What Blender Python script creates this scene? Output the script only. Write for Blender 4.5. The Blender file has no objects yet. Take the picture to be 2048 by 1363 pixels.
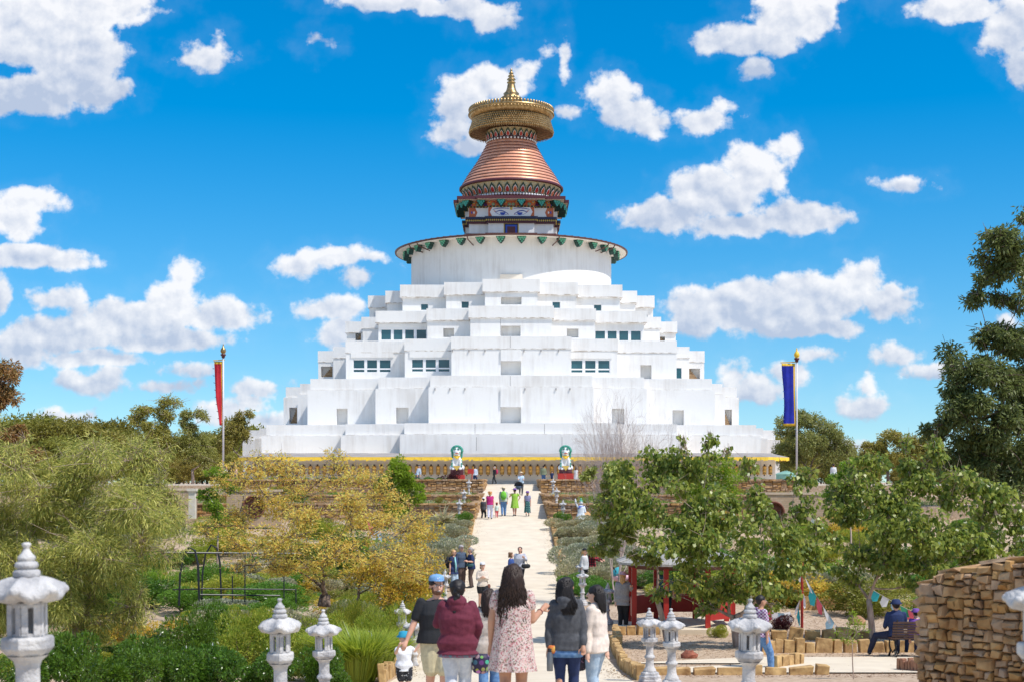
import bpy, math, random
import numpy as np
from mathutils import Vector, Matrix, Euler
R=math.radians; PI=math.pi
sc=bpy.context.scene; COL=sc.collection
F=2850.0; EYE=1.65; HY=966.0; CXP=1024.0
def P(px,py,D): return Vector(((px-CXP)*D/F, D, EYE-(py-HY)*D/F))
def X(px,D): return (px-CXP)*D/F
def interp(v,xs,ys): return float(np.interp(v,xs,ys))
PY=[-40,0,8,15,20,25,30,40,48,60,66,84,96,110,122,132,400]
PZ=[0,0,0,-.92,-1.4,-1.85,-2.3,-2.6,-2.6,-2.77,-2.45,-.47,.25,1.05,1.5,1.58,1.58]
def pz(y): return interp(y,PY,PZ)
def gz(x,y):
    if abs(x)<=2.25: return pz(y)
    if y<84: return pz(y)
    if y<96: return .3
    if y<110: return .75
    return 1.5 if y<132 else interp(y,[132,400,1200],[1.5,1.0,3.0])

# ------------------------------------------------------------ materials
def nt(m): return m.node_tree.nodes, m.node_tree.links
MATS={}
def mat(name,c1,c2=None,scale=4,rough=.6,metal=0,bump=0,bscale=None,spec=.5,det=4,stretch=None,lo=.35,hi=.65,island=None,transl=0,coat=0,distort=0):
    if name in MATS: return MATS[name]
    m=bpy.data.materials.new(name); m.use_nodes=True; N,L=nt(m)
    b=N['Principled BSDF']; b.inputs['Roughness'].default_value=rough; b.inputs['Metallic'].default_value=metal
    b.inputs['Specular IOR Level'].default_value=spec; b.inputs['Coat Weight'].default_value=coat
    b.inputs['Base Color'].default_value=(*c1,1)
    tc=N.new('ShaderNodeTexCoord'); mp=N.new('ShaderNodeMapping'); L.new(tc.outputs['Object'],mp.inputs[0])
    if stretch: mp.inputs['Scale'].default_value=stretch
    colout=None
    if island:
        g=N.new('ShaderNodeNewGeometry'); cr=N.new('ShaderNodeValToRGB'); L.new(g.outputs['Random Per Island'],cr.inputs[0])
        el=cr.color_ramp.elements
        for i,c in enumerate(island):
            p=i/(len(island)-1)
            e=el[0] if i==0 else (el[1] if i==len(island)-1 else el.new(p))
            e.position=p; e.color=(*c,1)
        colout=cr.outputs[0]
    elif c2 is not None:
        n=N.new('ShaderNodeTexNoise'); n.inputs['Scale'].default_value=scale; n.inputs['Detail'].default_value=det; n.inputs['Distortion'].default_value=distort
        L.new(mp.outputs[0],n.inputs[0]); cr=N.new('ShaderNodeValToRGB'); L.new(n.outputs[0],cr.inputs[0])
        cr.color_ramp.elements[0].position=lo; cr.color_ramp.elements[1].position=hi
        cr.color_ramp.elements[0].color=(*c1,1); cr.color_ramp.elements[1].color=(*c2,1); colout=cr.outputs[0]
    if colout is not None: L.new(colout,b.inputs['Base Color'])
    if bump:
        n2=N.new('ShaderNodeTexNoise'); n2.inputs['Scale'].default_value=bscale or scale*2; n2.inputs['Detail'].default_value=6
        L.new(mp.outputs[0],n2.inputs[0]); bp=N.new('ShaderNodeBump'); bp.inputs['Strength'].default_value=min(1,bump); bp.inputs['Distance'].default_value=.02 if bump<=1 else .05*bump
        L.new(n2.outputs[0],bp.inputs['Height']); L.new(bp.outputs[0],b.inputs['Normal'])
    if transl:
        out=N['Material Output']; t=N.new('ShaderNodeBsdfTranslucent'); mx=N.new('ShaderNodeMixShader'); mx.inputs[0].default_value=transl
        if colout is not None: L.new(colout,t.inputs[0])
        else: t.inputs[0].default_value=(*c1,1)
        L.new(b.outputs[0],mx.inputs[1]); L.new(t.outputs[0],mx.inputs[2]); L.new(mx.outputs[0],out.inputs[0])
    MATS[name]=m; return m

# ------------------------------------------------------------ mesh building
class MB:
    def __init__(s): s.v=[]; s.f=[]; s.m=[]; s.mi=0
    def quad_box(s,x0,x1,y0,y1,z0,z1):
        b=len(s.v); s.v+=[(x0,y0,z0),(x1,y0,z0),(x1,y1,z0),(x0,y1,z0),(x0,y0,z1),(x1,y0,z1),(x1,y1,z1),(x0,y1,z1)]
        for q in ((0,3,2,1),(4,5,6,7),(0,1,5,4),(1,2,6,5),(2,3,7,6),(3,0,4,7)): s.f.append(tuple(b+i for i in q)); s.m.append(s.mi)
        return s
    box=quad_box
    def obox(s,c,size,rot=(0,0,0),jit=0,rnd=None):
        e=Euler(rot).to_matrix(); b=len(s.v); hx,hy,hz=[q/2 for q in size]
        for sx,sy,sz in ((-1,-1,-1),(1,-1,-1),(1,1,-1),(-1,1,-1),(-1,-1,1),(1,-1,1),(1,1,1),(-1,1,1)):
            p=Vector((sx*hx,sy*hy,sz*hz))
            if jit: p=Vector((p.x*(1-rnd.random()*jit),p.y*(1-rnd.random()*jit),p.z*(1-rnd.random()*jit)))
            p=e@p; s.v.append((c[0]+p.x,c[1]+p.y,c[2]+p.z))
        for q in ((0,3,2,1),(4,5,6,7),(0,1,5,4),(1,2,6,5),(2,3,7,6),(3,0,4,7)): s.f.append(tuple(b+i for i in q)); s.m.append(s.mi)
        return s
    def prism(s,poly,z0,z1,cap=True):
        b=len(s.v); n=len(poly)
        s.v+=[(x,y,z0) for x,y in poly]+[(x,y,z1) for x,y in poly]
        for i in range(n):
            j=(i+1)%n; s.f.append((b+i,b+j,b+n+j,b+n+i)); s.m.append(s.mi)
        if cap:
            s.f.append(tuple(b+n+i for i in range(n))); s.m.append(s.mi)
            s.f.append(tuple(b+i for i in reversed(range(n)))); s.m.append(s.mi)
        return s
    def plate(s,poly,y0,y1,c=(0,0)):  # poly in xz, thickness along y
        b=len(s.v); n=len(poly)
        s.v+=[(x+c[0],y0,z+c[1]) for x,z in poly]+[(x+c[0],y1,z+c[1]) for x,z in poly]
        for i in range(n):
            j=(i+1)%n; s.f.append((b+i,b+j,b+n+j,b+n+i)); s.m.append(s.mi)
        s.f.append(tuple(b+n+i for i in range(n))); s.m.append(s.mi); s.f.append(tuple(b+i for i in reversed(range(n)))); s.m.append(s.mi)
        return s
    def lathe(s,prof,n=32,c=(0,0,0),mod=None,a0=0,a1=2*PI,closed=True):
        b=len(s.v); cnt=n if closed else n+1
        for r,z in prof:
            for i in range(cnt):
                a=a0+(a1-a0)*i/n; rr=r; zz=z
                if mod: rr,zz=mod(r,z,a)
                s.v.append((c[0]+rr*math.cos(a),c[1]+rr*math.sin(a),c[2]+zz))
        for k in range(len(prof)-1):
            for i in range(n):
                j=(i+1)%cnt; s.f.append((b+k*cnt+i,b+k*cnt+j,b+(k+1)*cnt+j,b+(k+1)*cnt+i)); s.m.append(s.mi)
        return s
    def tube(s,pts,rad,n=6,cap=True):
        pts=[Vector(p) for p in pts]; b=len(s.v)
        if not hasattr(rad,'__len__'): rad=[rad]*len(pts)
        up=Vector((.13,.21,1)).normalized()
        for i,p in enumerate(pts):
            d=(pts[min(i+1,len(pts)-1)]-pts[max(i-1,0)])
            d=d.normalized() if d.length>1e-9 else Vector((0,0,1))
            u=d.cross(up)
            if u.length<.05: u=d.cross(Vector((1,0,0)))
            u.normalize(); w=d.cross(u)
            for k in range(n):
                a=2*PI*k/n; q=p+(u*math.cos(a)+w*math.sin(a))*rad[i]; s.v.append(tuple(q))
        for i in range(len(pts)-1):
            for k in range(n):
                l=(k+1)%n; s.f.append((b+i*n+k,b+i*n+l,b+(i+1)*n+l,b+(i+1)*n+k)); s.m.append(s.mi)
        if cap:
            s.f.append(tuple(b+k for k in reversed(range(n)))); s.m.append(s.mi)
            e=b+(len(pts)-1)*n; s.f.append(tuple(e+k for k in range(n))); s.m.append(s.mi)
        return s
    def ball(s,c,r,seg=10,rings=7,rot=None):
        b=len(s.v)
        if not hasattr(r,'__len__'): r=(r,r,r)
        M=Euler(rot).to_matrix() if rot else None
        def ad(x,y,z):
            q=Vector((x*r[0],y*r[1],z*r[2]))
            if M: q=M@q
            s.v.append((c[0]+q.x,c[1]+q.y,c[2]+q.z))
        ad(0,0,-1)
        for i in range(1,rings):
            t=PI*i/rings
            for k in range(seg):
                a=2*PI*k/seg; ad(math.sin(t)*math.cos(a),math.sin(t)*math.sin(a),-math.cos(t))
        ad(0,0,1)
        for k in range(seg):
            l=(k+1)%seg; s.f.append((b,b+1+l,b+1+k)); s.m.append(s.mi)
            e=b+1+(rings-2)*seg; s.f.append((e+k,e+l,b+1+(rings-1)*seg)); s.m.append(s.mi)
        for i in range(rings-2):
            for k in range(seg):
                l=(k+1)%seg; q=b+1+i*seg; s.f.append((q+k,q+l,q+seg+l,q+seg+k)); s.m.append(s.mi)
        return s
    def limb(s,p0,p1,r0,r1,seg=12,flat=1,k=1):   # tapered capsule
        p0=Vector(p0); p1=Vector(p1); d=p1-p0; L=d.length; d=d/max(L,1e-6)
        pts=[];rad=[]
        for t in (-.97,-.8,-.45): pts.append(p0+d*t*r0); rad.append(r0*math.sqrt(1-t*t))
        for t in (0,.33,.66,1): pts.append(p0.lerp(p1,t)); rad.append((r0+(r1-r0)*t)*(1+(.06*k if 0<t<1 else 0)))
        for t in (.45,.8,.97): pts.append(p1+d*t*r1); rad.append(r1*math.sqrt(1-t*t))
        return s.tube(pts,rad,seg)
    def loft(s,rings,n=20,sup=2.4):   # rings: (cx,cy,z,rx,ry)
        b=len(s.v)
        for (cx,cy,z,rx,ry) in rings:
            for k in range(n):
                a=2*PI*k/n; c=math.cos(a); q=math.sin(a)
                s.v.append((cx+rx*math.copysign(abs(c)**(2/sup),c),cy+ry*math.copysign(abs(q)**(2/sup),q),z))
        for i in range(len(rings)-1):
            for k in range(n):
                l=(k+1)%n; s.f.append((b+i*n+k,b+i*n+l,b+(i+1)*n+l,b+(i+1)*n+k)); s.m.append(s.mi)
        s.f.append(tuple(b+k for k in reversed(range(n)))); s.m.append(s.mi)
        e=b+(len(rings)-1)*n; s.f.append(tuple(e+k for k in range(n))); s.m.append(s.mi)
        return s
    def xf(s,M,start=0):
        for i in range(start,len(s.v)): s.v[i]=tuple(M@Vector(s.v[i]))
        return s
    def build(s,name,mats,parent=None,smooth=False,bevel=0,loc=None):
        me=bpy.data.meshes.new(name); me.from_pydata([tuple(v) for v in s.v],[],s.f)
        if not isinstance(mats,(list,tuple)): mats=[mats]
        for m in mats: me.materials.append(m)
        if len(mats)>1: me.polygons.foreach_set('material_index',s.m)
        if smooth: me.polygons.foreach_set('use_smooth',[True]*len(me.polygons))
        o=bpy.data.objects.new(name,me); COL.objects.link(o)
        if parent: o.parent=parent
        if loc is not None: o.location=loc
        if bevel:
            bm=o.modifiers.new('b','BEVEL'); bm.width=bevel; bm.segments=2; bm.limit_method='ANGLE'
        if smooth=='auto':
            pass
        return o
def tag(o,label=None,cat=None,group=None,kind=None):
    if label: o['label']=label
    if cat: o['category']=cat
    if group: o['group']=group
    if kind: o['kind']=kind
    return o
def empty(name,loc=(0,0,0),rz=0,label=None,cat=None,group=None):
    o=bpy.data.objects.new(name,None); COL.objects.link(o); o.location=loc; o.rotation_euler=(0,0,rz); o.empty_display_size=.2
    return tag(o,label,cat,group)
def copy_tree(o,parent=None):
    c=o.copy(); COL.objects.link(c)
    if parent: c.parent=parent
    for ch in list(o.children): copy_tree(ch,c)
    return c
def remesh(mb,voxel,smooth=3,noise=0,nscale=6,seed=0,fold=None):
    """fuse the pieces in mb into one continuous surface; returns vertex array and faces"""
    me=bpy.data.meshes.new('t'); me.from_pydata([tuple(v) for v in mb.v],[],mb.f)
    o=bpy.data.objects.new('t',me); COL.objects.link(o)
    r=o.modifiers.new('r','REMESH'); r.mode='VOXEL'; r.voxel_size=voxel
    if smooth:
        q=o.modifiers.new('s','SMOOTH'); q.iterations=smooth; q.factor=.5
    dg=bpy.context.evaluated_depsgraph_get(); ev=o.evaluated_get(dg); nm=bpy.data.meshes.new_from_object(ev)
    bpy.data.objects.remove(o); bpy.data.meshes.remove(me)
    if noise:
        n=len(nm.vertices); co=np.empty(n*3,dtype=np.float32); nm.vertices.foreach_get('co',co); co=co.reshape(-1,3)
        no=np.empty(n*3,dtype=np.float32); nm.vertices.foreach_get('normal',no); no=no.reshape(-1,3)
        rs=np.random.RandomState(seed); d=np.zeros(n)
        for k in range(7):
            w=rs.randn(3)*nscale*(1+.35*k); w[2]*=.6 if fold is None else fold
            d+=np.sin(co@w+rs.rand()*6.3)/(1+.3*k)
        co+=no*(d*noise*.4)[:,None].astype(np.float32); nm.vertices.foreach_set('co',co.ravel())
    nm.polygons.foreach_set('use_smooth',[True]*len(nm.polygons)); nm.update()
    return nm
def mesh_obj(name,me,mats,parent=None):
    if not isinstance(mats,(list,tuple)): mats=[mats]
    me.materials.clear()
    for m in mats: me.materials.append(m)
    me.name=name; o=bpy.data.objects.new(name,me); COL.objects.link(o)
    if parent: o.parent=parent
    return o
def np_mesh(name,verts,fsize,mats,parent=None,smooth=False,midx=None):
    """verts: (n*fsize,3) loose polygons of fsize corners"""
    nv=len(verts); nf=nv//fsize; me=bpy.data.meshes.new(name)
    me.vertices.add(nv); me.vertices.foreach_set('co',np.ascontiguousarray(verts,dtype=np.float32).ravel())
    me.loops.add(nv); me.loops.foreach_set('vertex_index',np.arange(nv,dtype=np.int32))
    me.polygons.add(nf); me.polygons.foreach_set('loop_start',np.arange(0,nv,fsize,dtype=np.int32))
    try: me.polygons.foreach_set('loop_total',np.full(nf,fsize,dtype=np.int32))
    except Exception: pass
    me.update(calc_edges=True)
    if not isinstance(mats,(list,tuple)): mats=[mats]
    for m in mats: me.materials.append(m)
    if midx is not None: me.polygons.foreach_set('material_index',midx.astype(np.int32))
    o=bpy.data.objects.new(name,me); COL.objects.link(o)
    if parent: o.parent=parent
    return o
def leaves(pts,size,aspect,rs,up=.3,droop=0,dirs=None,jit=.35,fold=.15):
    """one pointed leaf (4 corners) at every point; returns verts for np_mesh(...,4,...)"""
    n=len(pts); sz=size*(1+jit*(rs.rand(n)*2-1))
    d=rs.randn(n,3) if dirs is None else dirs+rs.randn(n,3)*.45
    d[:,2]-=droop; d/=np.linalg.norm(d,axis=1)[:,None]+1e-9
    nn=rs.randn(n,3); nn[:,2]+=up*3
    s=np.cross(d,nn); s/=np.linalg.norm(s,axis=1)[:,None]+1e-9
    nr=np.cross(s,d)
    L=sz[:,None]; W=(sz*aspect)[:,None]*.5
    a=pts; b=pts+d*L*.42+s*W+nr*L*fold; c=pts+d*L; e=pts+d*L*.42-s*W+nr*L*fold
    return np.stack([a,b,c,e],axis=1).reshape(-1,3)
def ellip_pts(n,c,r,rs,shell=.0):
    q=rs.randn(n,3); q/=np.linalg.norm(q,axis=1)[:,None]
    u=rs.rand(n)**(1/3)
    if shell: u=shell+(1-shell)*u
    return np.array(c)+q*u[:,None]*np.array(r)

# ------------------------------------------------------------ camera, sun, sky
cam=bpy.data.cameras.new('camera'); co=bpy.data.objects.new('camera',cam); COL.objects.link(co); sc.camera=co
co.location=(0,0,EYE); co.rotation_euler=(R(90),0,0); cam.sensor_width=36; cam.lens=F*36/2048
cam.shift_y=(HY-681.5)/2048; cam.clip_end=5000; cam.clip_start=.1
cam.dof.use_dof=True; cam.dof.focus_distance=60; cam.dof.aperture_fstop=4.0
SAZ=R(60); SEL=R(57)
sd=Vector((math.sin(SAZ)*math.cos(SEL),-math.cos(SAZ)*math.cos(SEL),math.sin(SEL)))
sl=bpy.data.lights.new('sun','SUN'); sl.energy=3.5; sl.angle=R(.5); sl.color=(1,.95,.88)
so=bpy.data.objects.new('sun',sl); COL.objects.link(so); so.rotation_euler=sd.to_track_quat('Z','Y').to_euler(); so.location=(30,-30,60)
sc.view_settings.view_transform='Standard'; sc.view_settings.look='None'; sc.view_settings.gamma=1
EXPO=.38
sc.view_settings.exposure=EXPO
EXPF=2**EXPO
w=bpy.data.worlds.new('World'); sc.world=w; w.use_nodes=True
def build_sky():
    N=w.node_tree.nodes; L=w.node_tree.links; bg=N['Background']
    sky=N.new('ShaderNodeTexSky'); sky.sky_type='NISHITA'; sky.sun_disc=False; sky.sun_elevation=SEL; sky.sun_rotation=math.atan2(sd.x,sd.y)
    sky.air_density=1.0; sky.dust_density=.1; sky.ozone_density=4.0
    STR=.088; bg.inputs[1].default_value=STR
    def M(op,a=None,b=None,c=None,cl=False):
        n=N.new('ShaderNodeMath'); n.operation=op; n.use_clamp=cl
        for i,q in enumerate((a,b,c)):
            if q is None: continue
            if hasattr(q,'links'): L.new(q,n.inputs[i])
            else: n.inputs[i].default_value=q
        return n.outputs[0]
    def V(op,a,b=None,c=None):
        n=N.new('ShaderNodeVectorMath'); n.operation=op
        for i,q in enumerate((a,b,c)):
            if q is None: continue
            if hasattr(q,'links'): L.new(q,n.inputs[i])
            else: n.inputs[i].default_value=q
        return n.outputs[1] if op=='LENGTH' else n.outputs[0]
    tc=N.new('ShaderNodeTexCoord'); sp=N.new('ShaderNodeSeparateXYZ'); L.new(tc.outputs['Generated'],sp.inputs[0])
    sv=V('MULTIPLY_ADD',tc.outputs['Generated'],(1,1,.8),(0,0,.045)); sv=V('NORMALIZE',sv); L.new(sv,sky.inputs[0])
    y=M('MAXIMUM',sp.outputs[1],.05); k=F/100
    u=M('MULTIPLY',M('DIVIDE',sp.outputs[0],y),k); v=M('MULTIPLY',M('DIVIDE',sp.outputs[2],y),k)
    cb=N.new('ShaderNodeCombineXYZ'); L.new(u,cb.inputs[0]); L.new(v,cb.inputs[1]); p0=cb.outputs[0]
    def noise(vec,scale,det,rough=.55,color=False,dist=0):
        n=N.new('ShaderNodeTexNoise'); n.inputs['Scale'].default_value=scale; n.inputs['Detail'].default_value=det
        n.inputs['Roughness'].default_value=rough; n.inputs['Distortion'].default_value=dist; L.new(vec,n.inputs['Vector']); return n.outputs[1] if color else n.outputs[0]
    wn=noise(p0,1.1,3,.5,True); wv=V('SUBTRACT',wn,(.5,.5,.5)); p=V('MULTIPLY_ADD',wv,(.38,.3,0),p0)
    fld=None; grad=None
    for (cx,cy,rx,ry) in CLOUDS:
        c=((cx-CXP)/100,(HY-cy)/100); a=1/(rx/100); b=1/(ry/100); rm=math.sqrt(rx*ry)/100
        q=V('MULTIPLY_ADD',p,(a,b,0),(-c[0]*a,-c[1]*b,0)); l=V('LENGTH',q)
        d=M('MULTIPLY_ADD',l,rm,-rm)
        fld=d if fld is None else M('SMOOTH_MIN',fld,d,.06)
    f1=noise(p0,2.0,8,.52); f2=noise(p0,9,5,.6)
    dens=M('SUBTRACT',M('MULTIPLY_ADD',f1,.90,-.31),fld); dens=M('MULTIPLY_ADD',f2,.16,M('SUBTRACT',dens,.08))
    mr=N.new('ShaderNodeMapRange'); mr.interpolation_type='SMOOTHSTEP'; L.new(dens,mr.inputs[0]); mr.inputs[1].default_value=-.03; mr.inputs[2].default_value=.22
    front=M('GREATER_THAN',sp.outputs[1],.06); veil=N.new('ShaderNodeMapRange'); veil.interpolation_type='SMOOTHSTEP'; L.new(dens,veil.inputs[0]); veil.inputs[1].default_value=-.42; veil.inputs[2].default_value=.05; veil.inputs[4].default_value=.05; a1=M('MAXIMUM',mr.outputs[0],M('MULTIPLY',veil.outputs[0],M('MULTIPLY',f1,1.2)))
    alpha=M('MULTIPLY',a1,front)
    # broken cloud added over the unseen rest of the dome to whiten the ambient light
    on=noise(tc.outputs['Generated'],3.2,6,.55); om=N.new('ShaderNodeMapRange'); om.interpolation_type='SMOOTHSTEP'; L.new(on,om.inputs[0]); om.inputs[1].default_value=.47; om.inputs[2].default_value=.6
    ins=M('MULTIPLY',M('MULTIPLY',M('LESS_THAN',M('ABSOLUTE',u),11.5),M('LESS_THAN',v,11.0)),front); outm=M('MULTIPLY',M('SUBTRACT',1.0,ins),M('GREATER_THAN',sp.outputs[2],0.0))
    alpha=M('MAXIMUM',M('MULTIPLY',alpha,ins),M('MULTIPLY',om.outputs[0],outm))
    # cloud light and shade painted into colour: same noise sampled towards the sun
    ps=V('ADD',p0,(.10,.16,0)); g1=noise(ps,2.0,8,.52)
    rel=M('SUBTRACT',f1,g1); pl=V('ADD',p0,(.25,.5,7)); big=noise(pl,.9,3)
    SW=None; SS=None
    for (cx,cy,rx,ry) in CGROUP:
        a=100/rx; b_=100/ry; q=V('MULTIPLY_ADD',p0,(a,b_,0),(-(cx-CXP)/rx,-(HY-cy)/ry,0)); l=V('LENGTH',q); w_=M('MAXIMUM',M('SUBTRACT',1.9,l),0.0)
        s3=N.new('ShaderNodeSeparateXYZ'); L.new(q,s3.inputs[0]); sy_=M('MULTIPLY',s3.outputs[1],w_)
        SW=w_ if SW is None else M('ADD',SW,w_); SS=sy_ if SS is None else M('ADD',SS,sy_)
    vert=M('DIVIDE',SS,M('ADD',SW,.02))  # height within each cloud, for the painted grey undersides
    sh=M('ADD',M('MULTIPLY_ADD',rel,2.1,.43),M('ADD',M('MULTIPLY',vert,.58),M('MULTIPLY_ADD',big,-.5,.25)))
    thin=N.new('ShaderNodeMapRange'); L.new(dens,thin.inputs[0]); thin.inputs[1].default_value=.1; thin.inputs[2].default_value=.75; thin.inputs[3].default_value=.22; thin.inputs[4].default_value=-.10
    sh=M('ADD',sh,thin.outputs[0],cl=True)
    mc=N.new('ShaderNodeMix'); mc.data_type='RGBA'; L.new(sh,mc.inputs[0])
    kk=1/(STR*EXPF)
    mc.inputs[6].default_value=(.52*kk,.60*kk,.76*kk,1); mc.inputs[7].default_value=(1.0*kk,1.0*kk,1.02*kk,1)
    hs=N.new('ShaderNodeHueSaturation'); L.new(sky.outputs[0],hs.inputs['Color']); hs.inputs['Saturation'].default_value=SKY_SAT; hs.inputs['Value'].default_value=SKY_VAL; hs.inputs['Hue'].default_value=SKY_HUE
    al=M('MULTIPLY',alpha,.94)
    mx=N.new('ShaderNodeMix'); mx.data_type='RGBA'; L.new(al,mx.inputs[0]); L.new(hs.outputs[0],mx.inputs[6]); L.new(mc.outputs[2],mx.inputs[7])
    L.new(mx.outputs[2],bg.inputs[0])
SKY_SAT=1.54; SKY_VAL=1.32; SKY_HUE=.497
CLOUDS=[(60,60,150,75),(150,110,100,70),(60,190,100,40),(190,180,65,35),(110,20,190,40),(230,5,70,15),
(415,115,48,22),(440,95,18,18),(385,122,28,10),(635,82,12,8),
(780,6,100,16),(930,15,90,22),(985,42,36,18),
(930,190,48,38),(985,165,62,33),(1040,145,30,16),(900,260,34,24),(940,290,44,17),(915,230,36,36),
(1128,125,7,26),(1090,100,8,8),(1120,222,16,5),
(1225,190,45,32),(1250,225,62,30),(1300,250,42,16),(1215,170,22,18),(1410,240,50,24),(1440,215,20,12),
(1500,80,100,30),(1560,50,62,40),(1620,40,50,36),(1512,140,20,17),(1590,8,70,16),
(1920,16,100,24),(2020,55,55,60),(2040,125,26,36),
(1335,430,85,32),(1430,390,90,45),(1510,340,66,48),(1558,298,28,24),(1600,435,80,32),(1480,452,80,20),(1808,368,42,14),
(1395,625,58,48),(1500,615,110,52),(1620,600,100,52),(1715,560,48,38),(1775,610,50,38),(1600,655,120,22),
(365,558,28,32),(350,600,52,36),(250,640,110,38),(440,630,80,30),(120,670,100,38),(50,692,56,36),(330,680,120,22),(180,715,90,16),
(60,408,60,26),(30,440,56,30),(60,512,105,22),(130,525,45,12),(2,590,14,34),(110,597,46,18),
(185,768,70,20),(150,755,34,18),(222,755,22,18),(120,830,42,10),
(600,532,46,22),(660,515,62,20),(720,552,28,14),(742,520,24,7),(670,612,62,18),(680,668,34,32),(515,772,40,15),(370,738,36,10),
(1515,772,52,30),(1468,750,26,22),(1570,745,40,18),(1640,706,36,10),(1725,810,50,18),(1733,780,20,16),(1795,706,44,17),(1855,736,30,12),
(2010,650,20,14),(530,838,55,16),(455,828,46,24),(340,770,36,9),(1690,888,20,7),(1840,886,30,8),(500,808,24,9)]
CGROUP=[(100,110,190,120),(415,108,60,40),(850,15,200,45),(950,210,110,100),(1245,215,100,55),(1425,235,65,35),(1545,65,140,80),(1960,50,120,110),(1450,390,230,100),(1808,368,50,18),(1590,600,230,85),(260,650,270,110),(70,490,110,100),(110,597,50,24),(185,763,80,28),(120,830,46,14),(650,530,110,36),(672,612,66,22),(680,668,40,36),(515,772,46,18),(370,738,42,14),(1510,760,75,46),(1640,706,40,14),(1728,800,55,32),(1796,706,48,20),(1855,736,34,14),(490,835,90,30)]
build_sky()
# ------------------------------------------------------------ ground
M_mulch=mat('mulch',(.30,.19,.115),(.52,.37,.25),scale=9,rough=.95,bump=1,bscale=30,lo=.3,hi=.7)
M_gravel=mat('gravel_path',(.62,.52,.39),(.76,.66,.51),scale=1.3,rough=.95,bump=.4,bscale=60,det=8,lo=.25,hi=.75)
M_bush=mat('far_ground',(.16,.13,.07),(.26,.2,.11),scale=.3,rough=1)
M_stone=mat('sandstone',(.36,.20,.075),(.62,.42,.20),scale=2.2,rough=.85,bump=.8,bscale=14,det=6)
M_stoneL=mat('sandstone_block',(.5,.33,.15),(.74,.57,.33),island=[(.38,.22,.09),(.5,.33,.14),(.62,.44,.21),(.68,.54,.34),(.44,.25,.13)],rough=.85,bump=.8,bscale=14)
def terrain():
    ys=[-40,-10,0,4,8,12,15,18,20,22,25,28,30,33,36,40,44,48,54,60,63,66,70,75,80,83.99,84.01,90,95.99,96.01,103,109.99,110.01,122,132,150,180,230,400,800,1600]
    xs=[-1200,-400,-120,-60,-35,-20,-12,-7,-4,-2.27,-2.25,0,2.25,2.27,4,7,12,20,35,60,120,400,1200]
    b=MB()
    for y in ys:
        for x in xs: b.v.append((x,y,gz(x,y)))
    n=len(xs)
    for i in range(len(ys)-1):
        for j in range(n-1): b.f.append((i*n+j,i*n+j+1,(i+1)*n+j+1,(i+1)*n+j)); b.m.append(0)
    m=mat('ground_soil',(.34,.23,.14),(.60,.46,.33),scale=7,rough=.95,bump=1,bscale=24,lo=.3,hi=.7)
    tag(b.build('ground',m),'brown mulch and soil of the garden beds',None,kind='structure')
terrain()
def strip(name,left,right,off,label,m=M_gravel):
    b=MB()
    for (x0,y0),(x1,y1) in zip(left,right):
        b.v.append((x0,y0,gz(min(2.2,x0) if name=='path' else x0,y0)+off)); b.v.append((x1,y1,gz(x1,y1)+off))
    for i in range(len(left)-1): b.f.append((2*i,2*i+1,2*i+3,2*i+2)); b.m.append(0)
    return tag(b.build(name,m),label,kind='structure')
def main_path():
    b=MB(); rr=random.Random(3); ys=[-3,4,8,12,15,18,20,22,25,28,30,33,36,40,44,48,54,60,63,66,70,75,80,84,90,96,103,110,116,122,132]
    xs=[-1,-.5,0,.5,1]
    for y in ys:
        w=2.18 if y>24 else 2.6
        j=rr.uniform(-.06,.06)
        for t in xs: b.v.append((t*w+j*t,y,pz(y)+.02+.02*(1-abs(t))))
    for i in range(len(ys)-1):
        for j in range(4): b.f.append((i*5+j,i*5+j+1,i*5+j+6,i*5+j+5)); b.m.append(0)
    tag(b.build('path',M_gravel,smooth=True),'pale gravel path climbing to the stupa',kind='structure')
main_path()
fb=MB(); fb.box(-60,60,121.5,144,1.3,1.605); tag(fb.build('forecourt',mat('forecourt_gravel',(.66,.59,.49),(.76,.70,.60),scale=2,rough=.95,bump=.3,bscale=50)),'pale gravel forecourt before the stupa',kind='structure')
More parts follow.
